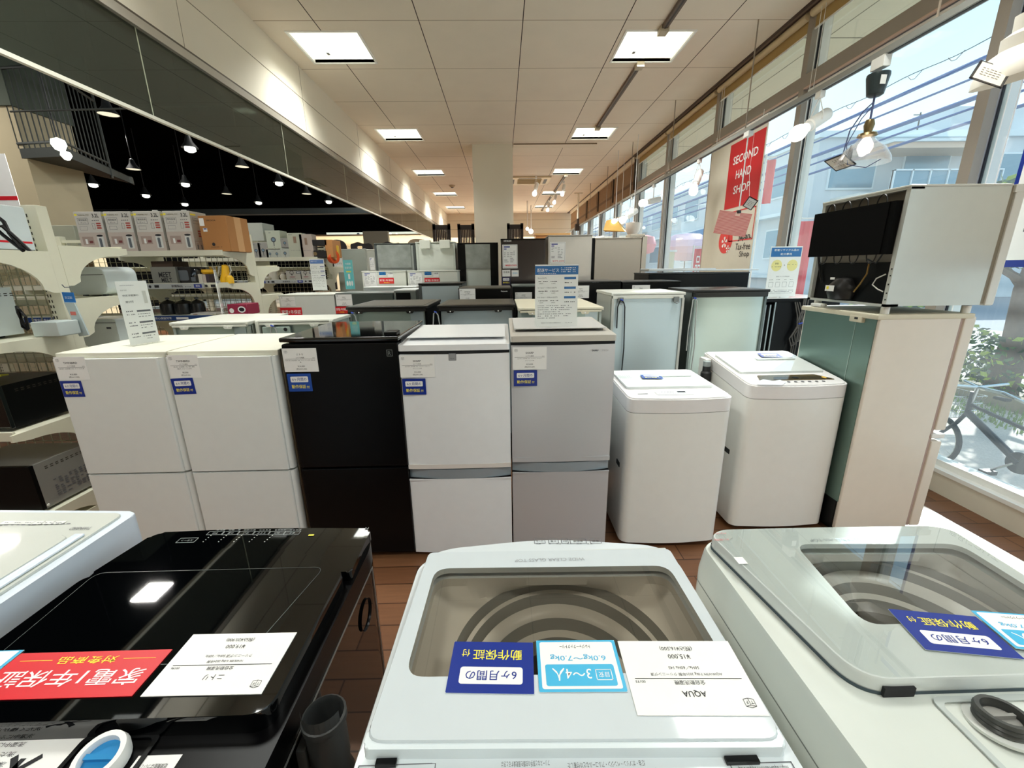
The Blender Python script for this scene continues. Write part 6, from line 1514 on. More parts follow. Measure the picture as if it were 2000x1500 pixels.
bx(567, 588, 455, 508, G2Y - .1, .14, 'tall slim greenish-white carton, left of the pair', mat('carton_slim', (190, 192, 174), .6), lambda p, M, w, h: (p.m(mat('tan_print', (150, 124, 104), .6)), p.rect(M, w * .4, w * .6, h * .6, h * .86, .0005), p.m(INKM), p.dashes(M, w * .15, w * .8, h * .3, h * .01, 6, 1), p.dashes(M, w * .1, w * .4, h * .92, h * .02, 3, 1)), 'tall slim cartons', name='slim_carton', z=S2)
bx(590, 608, 457, 508, G2Y - .1, .14, 'tall slim pinkish-white carton, right of the pair', mat('carton_slim2', (196, 182, 172), .6), lambda p, M, w, h: (p.m(mat('tan_print', (150, 124, 104), .6)), p.rect(M, w * .4, w * .6, h * .55, h * .84, .0005), p.m(INKM), p.dashes(M, w * .15, w * .8, h * .3, h * .01, 6, 1)), 'tall slim cartons', name='slim_carton', z=S2)
BK2 = mat('carton_black', (22, 18, 16), .5)
bx(611, 638, 489, 509, G2Y - .1, .3, 'black and kraft carton, lower of the stacked pair', BK2, lambda p, M, w, h: (p.m(mat('gold_print', (120, 96, 60), .5)), p.disc(M, w * .22, h * .55, w * .12, z=.0005)), 'black cartons with kraft sides', name='dark_carton', z=S2)
bx(611, 637, 468, 487, G2Y - .1, .3, 'black and kraft carton, upper of the stacked pair', BK2, None, 'black cartons with kraft sides', name='dark_carton', z=S2 + .155)
bx(638, 648, 468, 508, G2Y - .1, .3, 'upright kraft carton at the end of the far shelf', CKR, None, name='kraft_carton', z=S2)
c = at(651, 502, 'y', 6.0)
t = thing('cord_reel', 'orange cord reel beside the kraft carton on the far shelf', 'cord reel', c); p = P(mat('orange_plastic', (214, 84, 40), .4)); p.lathe([(.045, -.03), (.085, -.03), (.088, 0), (.085, .03), (.045, .03), (.045, -.03)], 24, Matrix.Translation(c) @ Matrix.Rotation(PI / 2, 4, 'Y') @ Matrix.Rotation(.4, 4, 'X')); p.done('reel', t); p = P(CT); p.lathe([(0, -.035), (.044, -.035), (.044, .035), (0, .035)], 16, Matrix.Translation(c) @ Matrix.Rotation(PI / 2, 4, 'Y')); p.done('core', t)
p = P(mat('yellow_plastic', (216, 174, 50), .4)); c = at(652, 487, 'y', 6.05); p.box(c.x - .02, c.x + .05, 6.05, 6.12, S2, c.z + .05, .008); tag(p.done('yellow_tube'), 'yellow upright tube behind the orange cord reel', 'tube')
S2b = 1.332
for k, (a, b, l) in enumerate(((562, 588, 'white fan carton with a black ring print, left one'), (590, 612, 'white fan carton with a black ring print, right one'))):
    bx(a, b, 529, 560, 5.95, .16, l, mat('fan_carton_m', (176, 172, 164), .6), fan, 'fan cartons on the lower shelf', name='fan_carton', z=S2b)
def lathe_thing(name, lab, cat, c, prof, m, group=None, parts=()):
    t = thing(name, lab, cat, c, group); p = P(m); p.lathe(prof, 24, c=tuple(c)); p.done('body', t)
    for nm, pf, mm in parts: q = P(mm); q.lathe(pf, 20, c=tuple(c)); q.done(nm, t)
    return t
CER = mat('white_ceramic', (206, 200, 186), .4)
a = at(538, 560, 'y', 6.02); lathe_thing('humidifier', 'white upright cylinder humidifier on the lower far shelf', 'humidifier', Vector((a.x, 6.02, S2b)), [(0, 0), (.058, 0), (.06, .02), (.06, .17), (.055, .18), (.045, .182), (0, .182)], CER, parts=(('top_cap', [(0, .183), (.03, .183), (.03, .19), (0, .19)], INKM),))
a = at(556, 560, 'y', 6.02); lathe_thing('vase', 'small round-bodied white vase right of the humidifier', 'vase', Vector((a.x, 6.02, S2b)), [(0, 0), (.025, 0), (.042, .04), (.035, .075), (.02, .085), (.025, .11), (.02, .112), (0, .09)], CER)
a = at(505, 555, 'y', 5.98); t = thing('desk_fan', 'white desk fan lying by the far gondola post', 'fan', Vector((a.x, 5.98, S2b))); p = P(CER); p.lathe([(0, 0), (.1, 0), (.11, .03), (.09, .06), (.04, .07), (0, .07)], 24, Matrix.Translation((a.x, 6.0, S2b)) @ Matrix.Rotation(-.2, 4, 'X')); p.done('guard', t); p = P(BK2); p.lathe([(0, .07), (.05, .075), (.045, .14), (0, .15)], 20, c=(a.x + .06, 6.1, S2b)); p.done('motor', t)
a = at(526, 565, 'y', 5.95); lathe_thing('bowl', 'small white bowl in front of the humidifier', 'bowl', Vector((a.x, 5.94, S2b)), [(0, 0), (.03, 0), (.045, .03), (.04, .05), (0, .055)], CER)
# shelf below kettle boxes (z 1.345)
S1 = 1.347; Y1 = 3.98
bx(299, 341, 521, 552, Y1, .2, 'grey printed carton with bold lettering under the kettle cartons', mat('melt_grey', (128, 128, 120), .6), lambda p, M, w, h: (p.m(INK), p.text(M, 'MEET', w * .55, h * .4, h * .3, w * .5, z=.0006, bold=.04), p.text(M, 'MELT', w * .58, h * .12, h * .24, w * .42, z=.0006, bold=.04)), name='printed_carton', z=S1)
bx(296, 336, 510, 521, Y1 + .02, .2, 'flat brown box lying on the grey printed carton', mat('brown_box', (66, 48, 34), .7), None, name='flat_box', z=S1 + .125)
bx(341, 372, 521, 550, Y1 + .03, .2, 'black framed case beside the grey printed carton', BK2, lambda p, M, w, h: (p.m(KG), p.rect(M, w * .2, w * .8, h * .2, h * .8, .0005, h * .1)), name='black_case', z=S1)
a = at(381, 548, 'y', Y1); t = thing('wrapped_machine', 'black plastic-wrapped gadget in the middle of the second shelf', 'gadget', Vector((a.x, Y1, S1))); p = P(mat('black_wrap', (26, 28, 30), .15, coat=.4)); p.lathe([(0, 0), (.06, 0), (.065, .05), (.05, .12), (.03, .14), (0, .142)], 14, c=(a.x, Y1 + .05, S1)); p.done('body', t); p = P(KG); p.box(a.x - .02, a.x + .02, Y1 - .02, Y1, S1 + .02, S1 + .06, .004); p.done('clip', t)
YP = mat('yellow_squeezer', (240, 186, 30), .35)
a = at(402, 545, 'y', Y1); t = thing('yellow_juicer', 'squat yellow-topped juicer carton left of the yellow jug', 'juicer', Vector((a.x, Y1, S1))); p = P(YP); p.lathe([(0, .125), (.05, .125), (.052, .1), (.04, .085), (0, .08)], 20, c=(a.x, Y1 + .05, S1)); p.done('lid', t); p = P(CER); p.box(a.x - .05, a.x - .015, Y1 - .02, Y1 + .08, S1, S1 + .085); p.m(KP); p.box(a.x - .013, a.x + .015, Y1 - .02, Y1 + .08, S1, S1 + .08); p.m(mat('plum', (60, 50, 60), .5)); p.box(a.x + .017, a.x + .045, Y1 - .02, Y1 + .08, S1, S1 + .085); p.done('small_boxes', t)
a = at(420, 548, 'y', Y1 + .05); lathe_thing('funnel', 'silver upright funnel between the yellow items', 'funnel', Vector((a.x, Y1 + .08, S1)), [(.012, 0), (.012, .06), (.045, .14), (.05, .15), (.04, .145), (.01, .06)], mat('steel_bright', (190, 192, 190), .2, .9))
a = at(438, 548, 'y', Y1); t = thing('yellow_jug', 'yellow juicer jug with a slanted body on the second shelf', 'jug', Vector((a.x, Y1, S1))); p = P(YP); p.lathe([(0, 0), (.04, 0), (.045, .03), (.032, .09), (.028, .16), (.0, .17)], 20, Matrix.Translation((a.x - .015, Y1 + .04, S1)) @ Matrix.Rotation(.15, 4, 'Y')); p.done('body', t)
p = P(YP); p.lathe([(0, 0), (.032, 0), (.034, .05), (.02, .07), (0, .072)], 20, c=(a.x + .05, Y1, S1)); p.done('cup', t)
p = P(mat('clear_plastic', (190, 190, 180), .2)); p.tube([(a.x + .01, Y1 + .04, S1 + .15), (a.x + .05, Y1 + .04, S1 + .155), (a.x + .06, Y1 + .03, S1 + .11), (a.x + .03, Y1 + .03, S1 + .06)], .006, 6); p.done('handle', t)
# lower shelf z 1.06
S1c = 1.062
bx(374, 432, 611, 624, Y1, .24, 'long white low carton with a small dark red pot print', mat('carton_low', (196, 194, 190), .6), lambda p, M, w, h: (p.m(mat('dark_red', (110, 26, 36), .5)), p.disc(M, w * .16, h * .4, w * .08, h * .25, .0006), p.m(INKM), p.dashes(M, w * .4, w * .8, h * .5, h * .08, 8, 1)), name='low_carton', z=S1c)
bx(446, 481, 594, 612, Y1, .2, 'dark pink printed carton near the gondola post', mat('carton_pink', (150, 34, 66), .6), lambda p, M, w, h: (p.m(PAPER), p.disc(M, w * .2, h * .4, w * .12, z=.0006), p.disc(M, w * .72, h * .5, w * .2, h * .3, .0006), p.m(INK), p.disc(M, w * .72, h * .5, w * .14, h * .18, .0008)), name='pink_carton', z=S1c)
for k, (a_, b_, r) in enumerate(((315, 605, .07), (345, 600, .08), (372, 600, .06))):
    a = at(a_, b_, 'y', 4.05); lathe_thing('cooking_pot', ('dark pot at the left end of the lower shelf', 'bigger dark pot in the middle of the lower shelf', 'small dark pot beside the low white carton')[k], 'pot', Vector((a.x, 4.15, S1c)), [(0, 0), (r, 0), (r + .005, .02), (r, .1), (r * .6, .12), (.02, .13), (0, .14)], mat('pot_dark', (30, 32, 34), .25), 'dark pots on the lower shelf', (('knob', [(0, .14), (.015, .14), (.018, .155), (0, .16)], KG),))
# near gondola goods
APW = mat('appliance_white', (214, 224, 226), .3, coat=.2)
def rounded_app(name, lab, cat, px0, px1, pyt, z, Y, d, r=.05, m=APW, bits=None):
    a = at(px0, 600, 'y', Y); A = at(px0, pyt, 'y', Y); B = at(px1, pyt, 'y', Y); w = B.x - A.x; h = A.z - z
    t = thing(name, lab, cat, ((A.x + B.x) / 2, Y, z)); p = P(m)
    M = plane((A.x, Y + d, z), (1, 0, 0), (0, 0, 1)); M = plane((A.x, Y, z), (1, 0, 0), (0, 0, 1))
    p.slab(rrect(0, w, .008, h, r, 5), -d, 0, M=M, bev=.01); p.done('body', t)
    p = P(KG); 
    for xx in (.05, w - .07): p.box(A.x + xx, A.x + xx + .02, Y + .03, Y + .05, z, z + .012)
    p.split('foot', t)
    if bits: bits(t, A.x, Y, w, h, z)
    return t
rounded_app('toaster', 'white rounded bread maker on the near gondola back shelf', 'bread maker', 122, 200, 522, 1.307, 2.82, .24, .05, APW, lambda t, x, y, w, h, z: P(KG).box(x + .01, x + w - .01, y - .002, y, z + h * .72, z + h * .74).done('lid_seam', t))
rounded_app('rice_storage_box', 'white box with a dark lid line below the bread maker', 'storage box', 152, 224, 624, .972, 2.8, .2, .015, APW, lambda t, x, y, w, h, z: (P(KG).box(x, x + w, y - .002, y, z + h * .86, z + h * .88).done('lid_seam', t), P(INKM).box(x + w * .72, x + w * .84, y - .0015, y, z + h * .65, z + h * .72).done('badge', t)))
# packet on a hook at the post
a = at(131, 572, 'y', 2.42); t = thing('hook_packet', 'blue-headed clear packet hanging on the near gondola post', 'packet', a)
p = P(mat('blue_header_card', (24, 110, 190), .5)); q = [(a.x - .02, a.z + .0), (a.x + .035, a.z - .0), (a.x + .05, a.z - .05), (a.x - .005, a.z - .05)]
M = plane((a.x - .02, 2.415, a.z - .05), (1, 0, -.05), (0, 0, 1)); p.box(0, .06, 0, .055, 0, .004, M=M); p.m(PAPER); p.text(M, 'SIZE', .03, .02, .012, .04, z=.005); p.done('header', t)
p = P(mat('clear_bag', (176, 190, 192), .15, coat=.3)); p.slab([(0, 0), (.055, 0), (.085, -.18), (.03, -.19)], 0, .008, M=M, bev=.002); p.m(mat('packet_red', (206, 110, 100), .5)); p.rect(M, .02, .05, -.07, -.05, .009); p.done('bag', t)
p = P(KG); p.tube([(a.x + .005, 2.44, a.z + .03), (a.x + .005, 2.41, a.z + .03), (a.x + .005, 2.40, a.z + .045)], .0025, 6); p.done('hook', t)
# items on the near gondola front shelves
GM = mat('microwave_grey', (150, 150, 146), .35, .3)
def oven(lab, x0, x1, y0, y1, z, h, mb, mf, bits=None, name='microwave_oven', cat='microwave oven'):
    t = thing(name, lab, cat, ((x0 + x1) / 2, y0, z)); p = P(mb); p.box(x0, x1, y0 + .02, y1, z + .012, z + h, .004); p.m(SLOT)
    for k in range(8): p.box(x1, x1 + .0008, y0 + .07 + .028 * k, y0 + .085 + .028 * k, z + h - .035, z + h - .031); p.box(x1, x1 + .0008, y0 + .07 + .028 * k, y0 + .085 + .028 * k, z + h - .045, z + h - .041)
    p.done('cabinet', t)
    p = P(mf); p.box(x0, x1, y0, y0 + .022, z + .012, z + h, .003); p.done('door', t)
    p = P(BLK)
    for yy in (y0 + .05, y1 - .06):
        for xx in (x0 + .04, x1 - .06): p.lathe([(0, 0), (.012, 0), (.012, .014), (0, .014)], 10, c=(xx, yy, z))
    p.split('foot', t)
    if bits: bits(t, x0, x1, y0, y1, z, h)
    return t
def mwlabel(t, x0, x1, y0, y1, z, h):
    p = P(mat('label_grey', (112, 112, 108), .5)); M = plane((x1 + .0008, y0 + .09, z + .05), (0, 1, 0), (0, 0, 1)); p.m(INKM)
    for k in range(9): p.dashes(M, 0, .2, .012 * k, .008, 7, k, .0004)
    p.done('printed_label', t); q = P(WHITE); 
    for yy in (y0 + .03, y1 - .04): q.lathe([(0, 0), (.008, 0), (.006, .004)], 10, plane((x1 + .0008, yy, z + .03), (0, 1, 0), (0, 0, 1)))
    q.split('screw', t)
oven('silver microwave oven with black front on the lowest near shelf', -2.95, -2.5, 2.05, 2.38, .202, .27, GM, BLK, mwlabel)
oven('black toaster oven with a yellow-green cord on the third near shelf', -2.98, -2.53, 2.06, 2.38, .667, .24, BLK, BLKG, None, 'toaster_oven', 'toaster oven')
p = P(mat('cord_yellow', (200, 196, 60), .5)); p.tube([(-2.86, 2.2, .912), (-2.8, 2.16, .92), (-2.74, 2.2, .93), (-2.68, 2.25, .925), (-2.66, 2.2, .93), (-2.72, 2.16, .925), (-2.8, 2.22, .918), (-2.9, 2.18, .915)], .004, 6); p.m(mat('cord_green', (40, 110, 80), .5)); p.box(-2.78, -2.75, 2.17, 2.21, .912, .93, .004); tag(p.done('earth_cord'), 'yellow-green cord coiled on top of the black toaster oven', 'cord')
t = oven('white microwave oven seen from behind on the second near shelf', -3.05, -2.62, 2.06, 2.34, 1.122, .26, APW, APW, lambda t, x0, x1, y0, y1, z, h: P(INKM).dashes(FR(x0 + .05, y0 - .001, z + .1), 0, .12, 0, .008, 8, 1).dashes(FR(x0 + .05, y0 - .001, z + .08), 0, .12, 0, .006, 8, 2).done('printed_label', t))
p = P(BLK); q = at(48, 610, 'y', 2.15)
p.tube([(q.x - .03, 2.15, q.z + .03), (q.x - .01, 2.13, q.z + .0), (q.x, 2.13, q.z - .06), (q.x + .015, 2.13, q.z - .08), (q.x + .02, 2.13, q.z - .02), (q.x - .0, 2.13, q.z + .02), (q.x - .01, 2.13, q.z - .07), (q.x + .01, 2.13, q.z - .085)], .006, 6); tag(p.done('power_cord'), 'bundled black cord hanging beside the white microwave oven', 'cord')
p = P(mat('small_white', (190, 200, 200), .4)); A = at(62, 620, 'y', 2.3); p.box(A.x, A.x + .14, 2.28, 2.4, 1.122, 1.20, .006); tag(p.done('small_box'), 'small white box behind the bundled cord on the second near shelf', 'box')
# white machine with black cord and red line on the top near shelf
t = thing('white_cooker', 'white appliance with a red line and looped black cord on the top near shelf', 'appliance', (-2.95, 2.2, 1.567)); p = P(APW); A = at(-28, 490, 'y', 2.15); p.box(A.x - .4, A.x, 2.15, 2.38, 1.567, 1.78, .006); p.m(RED); p.box(A.x, A.x + .001, 2.16, 2.37, 1.60, 1.61); p.done('body', t)
p = P(BLK); c = at(18, 455, 'y', 2.1); p.tube([(c.x - .06, 2.12, c.z + .08), (c.x - .02, 2.11, c.z + .05), (c.x + .0, 2.1, c.z), (c.x + .03, 2.1, c.z - .06), (c.x + .07, 2.1, c.z - .08), (c.x + .03, 2.1, c.z - .03), (c.x - .02, 2.1, c.z + .03), (c.x - .06, 2.1, c.z + .03), (c.x - .03, 2.1, c.z - .01), (c.x + .04, 2.1, c.z - .08)], .008, 6); p.done('power_cord', t)
# poster on the beige column
a = at(0, 300, 'y', 5.0); b = at(38, 398, 'y', 5.0)
t = thing('hanging_poster', 'white poster with a red line hanging left of the near gondola', 'poster', a); p = P(PAPER); p.box(b.x - 1.0, b.x, 5.0, 5.004, b.z - .1, a.z); p.m(RED); zz = at(10, 387, 'y', 5.0).z; p.box(b.x - 1.0, b.x, 4.998, 5.0, zz - .02, zz + .02); p.done('sheet', t); p = P(WIREM); p.tube([(b.x - .5, 5.0, a.z), (b.x - .5, 5.0, 5.2)], .004, 5); p.done('wire', t)
# ================================================================ BANNERS AND POSTERS AT THE WINDOW
t = thing('shop_banner', 'tall cream banner with a red SECOND HAND SHOP field in the window', 'banner', (2.72, 5.3, 1.4))
yL, yR = 5.9, 4.72; w = yL - yR; z0, z1 = 1.37, 2.92; hB = z1 - z0
M = plane((2.72, yL, z0), (0, -1, 0), (0, 0, 1))
p = P(mat('banner_cream', (214, 208, 192), .7)); p.box(2.72, 2.724, yR, yL, z0, z1)
rA = at(1430, 283, 'x', 2.719); rB = at(1498, 248, 'x', 2.719); rC = at(1413, 407, 'x', 2.719); rD = at(1478, 398, 'x', 2.719)
p.m(mat('banner_red', (196, 18, 30), .55)); U = lambda P_: (yL - P_.y, P_.z - z0)
ua, ub, uc, ud = U(rA), U(rB), U(rC), U(rD)
u0 = (ua[0] + uc[0]) / 2; u1 = (ub[0] + ud[0]) / 2; v0 = (uc[1] + ud[1]) / 2; v1 = (ua[1] + ub[1]) / 2
p.rect(M, u0, u1, v0, v1, .002); p.m(PAPER)
for k, s in enumerate(('SECOND', 'HAND', 'SHOP')):
    p.text(M, s, (u0 + u1) / 2, v1 - (v1 - v0) * (.33 + .23 * k), (v1 - v0) * .125, (u1 - u0) * (.72, .45, .5)[k], z=.004, bold=.05)
p.m(RED); p.frame(M, u1 - .5, u1, v0 - .38, v0 - .04, .012, .002)
e0 = U(at(1417, 470, 'x', 2.719)); p.m(mat('blossom_red', (222, 50, 50), .5)); p.disc(M, e0[0], e0[1], .16, .15, .002, 32)
p.m(PAPER)
for cx_, cy_, r in ((e0[0] - .02, e0[1] - .02, .07), (e0[0] + .08, e0[1] - .1, .045)):
    for q in range(5):
        a = PI / 2 + 2 * PI * q / 5
        p.face([M @ Vector((cx_ + d * math.cos(a + o), cy_ + d * math.sin(a + o), .004)) for d, o in ((r * .15, 0), (r * .8, -.35), (r, -.12), (r * .88, 0), (r, .12), (r * .8, .35))])
p.m(INK); e1 = U(at(1452, 467, 'x', 2.719)); e2 = U(at(1452, 484, 'x', 2.719)); e3 = U(at(1453, 499, 'x', 2.719))
p.text(M, 'Japan.', e1[0] + .02, e1[1] - .02, .085, .26, z=.003, bold=.03); p.text(M, 'Tax-free', e2[0] - .02, e2[1] - .02, .075, .3, z=.003); p.text(M, 'Shop', e3[0], e3[1] - .03, .08, .2, z=.003)
p.done('banner_cloth', t)
p = P(WHITE); p.tube([(2.715, yR, z1), (2.715, yL, z1)], .012, 8); p.tube([(2.715, yR + .1, z1), (2.715, yR + .1, 2.99)], .003, 4); p.tube([(2.715, yL - .1, z1), (2.715, yL - .1, 2.99)], .003, 4); p.done('top_rod', t)
# striped sheet and framed card hanging in front of the banner
M, w, h = quad_plane(Vector((2.17, 4.501, 1.772)), Vector((2.483, 4.462, 1.726)), Vector((2.192, 4.469, 1.988)))
t = thing('striped_sheet', 'pink striped sheet hanging tilted in front of the shop banner', 'sheet', M.translation)
p = P(mat('stripe_pale', (232, 176, 166), .45)); p.box(0, w, 0, h, -.002, 0, M=M); p.m(mat('stripe_red', (204, 92, 84), .45))
for k in range(20): p.rect(M, 0, w, h * (k + .15) / 20, h * (k + .6) / 20, .0006)
p.m(mat('stripe_tag', (244, 200, 184), .5)); p.rect(M, w * .5, w * .64, h * .84, h * .98, .0012); p.done('sheet', t)
p = P(CARDB); c = M @ Vector((w * .58, h, 0)); p.box(c.x - .015, c.x + .015, c.y - .02, c.y + .02, c.z - .01, c.z + .02, .004); p.done('clip', t)
p = P(WHITE); p.tube([c + Vector((0, 0, .02)), Vector((2.38, c.y, 2.3)), Vector((2.39, c.y + .02, 2.66))], .006, 6); p.box(2.365, 2.415, c.y - .03, c.y + .06, 2.64, 2.69, .004); p.done('pendant_cord', t)
M, w, h = quad_plane(Vector((2.269, 4.189, 1.987)), Vector((2.34, 4.157, 1.942)), Vector((2.26, 4.079, 2.055)))
hang_card('hanging_price_card', 'small black-framed card hanging above the pink striped sheet', M, w, h, 'framed cards hung from lamps', PAPER)
hc = [o for o in bpy.data.objects if o.name.startswith('hanging_price_card')][-1]; q = M @ Vector((0, h, 0)); p = P(WHITE); p.tube([q, Vector((2.385, 4.35, 2.3)), Vector((2.39, 4.36, 2.69))], .0015, 4); p.done('wire', hc)
# large white poster with a blue border at the right edge
A = at(1935, 522, 'x', 2.60); y1 = A.y
t = thing('window_poster', 'large white poster with a blue border hanging at the right picture edge', 'poster', (2.6, 1.9, 1.9)); zb = A.z; zt = 3.0
p = P(NAVY); y0 = y1 - 1.1; M = plane((2.6, y1, zb), (0, -1, 0), (0, 0, 1)); p.box(2.6, 2.604, y0, y1, zb, zt); p.m(PAPER); p.rect(M, .02, 1.08, .035, zt - zb - .04, .001); p.m(INKM); p.frame(M, .12, .8, .25, .6, .004, .002); p.text(M, '商品について', .3, .4, .04, z=.002); p.text(M, '買取専用TAG', .35, .32, .04, z=.002); p.dashes(M, .1, .5, .17, .02, 8, 1, .002); p.done('sheet', t)
p = P(WHITE); p.tube([(2.6, y0 + .1, zt), (2.6, y0 + .1, CEIL)], .003, 4); p.tube([(2.6, y1 - .1, zt), (2.6, y1 - .1, CEIL)], .003, 4); p.done('hanging_wire', t)

# ================================================================ OUTSIDE
def gravel():
    m = mat('gravel_ground', (196, 188, 180), .9, noise=.35, nscale=90, bump=.3); return m
p = P(gravel()); p.box(XG + .1, 12, -6, 80, -.25, -.15); struct(p.done('ground_outside'))
p = P(mat('kerb', (206, 200, 178), .9, noise=.15, nscale=12)); p.box(XG + .12, 3.25, -6, 80, -.15, -.10); struct(p.done('trim_9'))
p = P(mat('asphalt', (132, 134, 140), .9, noise=.15, nscale=40)); p.box(12, 90, -20, 140, -.3, -.16); struct(p.done('ground_road'))
p = P(mat('planter_kerb', (150, 142, 120), .9, noise=.2)); p.box(5.6, 5.75, 1, 16, -.15, 0); struct(p.done('trim_10'))
LEAF = [mat('leaf_dark', (62, 84, 50), .7, noise=.3, nscale=30), mat('leaf_mid', (104, 128, 74), .7, noise=.3, nscale=30), mat('leaf_lit', (170, 190, 70), .7, noise=.3, nscale=30)]
BARK = mat('bark', (128, 108, 96), .9, noise=.25, nscale=14)
def leaves(p, c, rad, n, size, mats, seed):
    rnd = random.Random(seed)
    for _ in range(n):
        while True:
            v = Vector((rnd.uniform(-1, 1), rnd.uniform(-1, 1), rnd.uniform(-1, 1)))
            if v.length <= 1: break
        v = v.normalized() * (v.length ** .5)
        q = Vector(c) + Vector((v.x * rad[0], v.y * rad[1], v.z * rad[2])); s = size * rnd.uniform(.6, 1.3)
        a = Vector((rnd.gauss(0, 1), rnd.gauss(0, 1), rnd.gauss(0, 1))).normalized(); b = a.orthogonal().normalized()
        p.m(mats[min(int(rnd.random() ** 1.3 * 3), 2)]); p.face([q - a * s, q + b * s * .5, q + a * s, q - b * s * .5])
def shrub(c, rad, n, lab, seed, size=.05):
    t = thing('shrub', lab, 'shrub', (c[0], c[1], -.15), 'shrubs of the planting strip'); p = P(LEAF[0]); leaves(p, c, rad, n, size, LEAF, seed); p.done('foliage', t)
    p = P(BARK); rnd = random.Random(seed)
    for k in range(4): p.tube([(c[0] + rnd.uniform(-.1, .1), c[1] + rnd.uniform(-.1, .1), -.15), (c[0] + rnd.uniform(-.3, .3), c[1] + rnd.uniform(-.3, .3), c[2] + .1)], .012, 5)
    p.split('stem', t)
for k in range(8):
    shrub((6.3, 2.8 + .95 * k, .2), (.55, .6, .45), 900, 'leafy shrub of the hedge outside, %s from the right' % ('first', 'second', 'third', 'fourth', 'fifth', 'sixth', 'seventh', 'eighth')[k], 20 + k)
def tree(x, y, h, r, lab, seed, n=1800):
    t = thing('tree', lab, 'tree', (x, y, -.15), 'trees across the planting strip'); p = P(BARK); p.tube([(x, y, -.15), (x + .03, y, h * .3), (x - .03, y + .02, h * .6), (x, y, h)], [.16, .13, .1, .05], 10)
    for q in range(5): a = 2 * PI * q / 5; p.tube([(x, y, h * (.5 + .06 * q)), (x + math.cos(a) * r * .7, y + math.sin(a) * r * .7, h * (.75 + .05 * q))], [.05, .02], 6)
    p.done('trunk', t); p = P(LEAF[1]); leaves(p, (x, y, h), (r, r, r * .6), n, .09, LEAF, seed); p.done('foliage', t)
tree(6.2, 4.9, 1.9, .9, 'tree with a pinkish trunk right outside, behind the blue-bordered poster', 61)
shrub((6.1, 6.6, .55), (.5, .6, .55), 700, 'yellow-lit bush beside the tree trunk outside', 77, .06)
shrub((5.5, 12.5, .5), (.4, .8, .7), 500, 'bush outside behind the beige sideways refrigerator', 88, .06)
p = P(mat('grass', (120, 148, 70), .9, noise=.4, nscale=30)); rnd = random.Random(5)
for k in range(2500):
    x = rnd.uniform(4.9, 5.6); y = rnd.uniform(1.5, 9); hh = rnd.uniform(.03, .09); a = rnd.uniform(0, PI); dx, dy = math.cos(a) * .012, math.sin(a) * .012
    p.face([(x - dx, y - dy, -.15), (x + dx, y + dy, -.15), (x + rnd.uniform(-.02, .02), y, -.15 + hh)])
tag(p.done('grass'), 'strip of grass along the hedge outside', 'grass', kind='stuff')

# buildings across the street
def hz(c): return c
BW = mat('building_wall', (196, 203, 206), .9, noise=.08, nscale=1.5); BW2 = mat('building_pale', (206, 206, 198), .9, noise=.06, nscale=1.2); BGL = mat('building_glass', (96, 138, 156), .15, .2); BFR = mat('building_frame', (212, 222, 224), .7); BTAN = mat('building_tan', (208, 184, 162), .9, noise=.06)  # BW is paled, the haze of distance lies in the wall colour
def building(lab, x0, x1, y0, y1, h, wall, rows, colsx, colsy, win=BGL, cat='building', fl=2.9, name='building', nobal=False):
    t = thing(name, lab, cat, ((x0 + x1) / 2, y0, -.15)); p = P(wall); p.box(x0, x1, y0, y1, -.15, h); p.done('wall', t)
    p = P(BFR); p.box(x0 - .15, x1 + .15, y0 - .15, y1 + .15, h, h + .25); p.done('roof_edge', t)
    fr = P(BFR); gl = P(win)
    for r in range(rows):
        z = h - fl * (r + 1) + .9
        for k in range(colsx):
            w = (x1 - x0) / colsx; a = x0 + w * (k + .2); b = x0 + w * (k + .8)
            fr.box(a - .08, b + .08, y0 - .06, y0 + .02, z - .08, z + 1.38); gl.box(a, b, y0 - .08, y0 - .05, z, z + 1.3)
        for k in range(colsy):
            w = (y1 - y0) / colsy; a = y0 + w * (k + .2); b = y0 + w * (k + .8)
            fr.box(x0 - .06, x0 + .02, a - .08, b + .08, z - .08, z + 1.38); gl.box(x0 - .08, x0 - .05, a, b, z, z + 1.3)
        if not nobal and colsy: fr.box(x0 - .5, x0, y0 + .5, y1 - .5, z - 1.0, z - .85)
    fr.split('window_frame', t); gl.split('window_pane', t)
    return t
tb = building('large hazy grey-blue apartment building filling the right window bays', 13.9, 40, 20, 52, 6.75, BW, 2, 8, 9)
p = P(BTAN); p.box(16.0, 20.5, 18.6, 20, 6.0, 6.25); p.m(BFR); p.box(15.9, 20.6, 18.5, 20, 6.22, 6.32); p.done('porch_roof', tb)
p = P(BW2); p.box(14.8, 20.6, 18.4, 20, 3.6, 4.3); p.done('balcony_parapet', tb, 'curved pale balcony parapet')
p = P(BGL); p.box(16.0, 20.5, 18.35, 18.42, 4.3, 5.1); p.m(BFR)
for k in range(7): p.box(16.0 + .75 * k, 16.05 + .75 * k, 18.3, 18.44, 4.3, 5.15)
p.box(16, 20.5, 18.3, 18.44, 5.1, 5.16); p.done('balcony_glass', tb)
p = P(BW); p.box(20, 23.5, 20.5, 24, 6.75, 8.1); p.done('roof_hut', tb)
building('slim blue-grey tower far down the street', 23, 27.2, 60, 66, 10.5, mat('tower_blue', (128, 160, 182), .5, noise=.05), 3, 3, 2, mat('tower_glass', (150, 180, 198), .3), nobal=True)
building('low pale shop building with small roof signs down the street', 7.5, 13.2, 42, 58, 4.6, BW2, 1, 6, 5, nobal=True)
building('long pale building at the far end of the street', 8.0, 20, 66, 100, 6.0, BW2, 2, 4, 8, nobal=True)
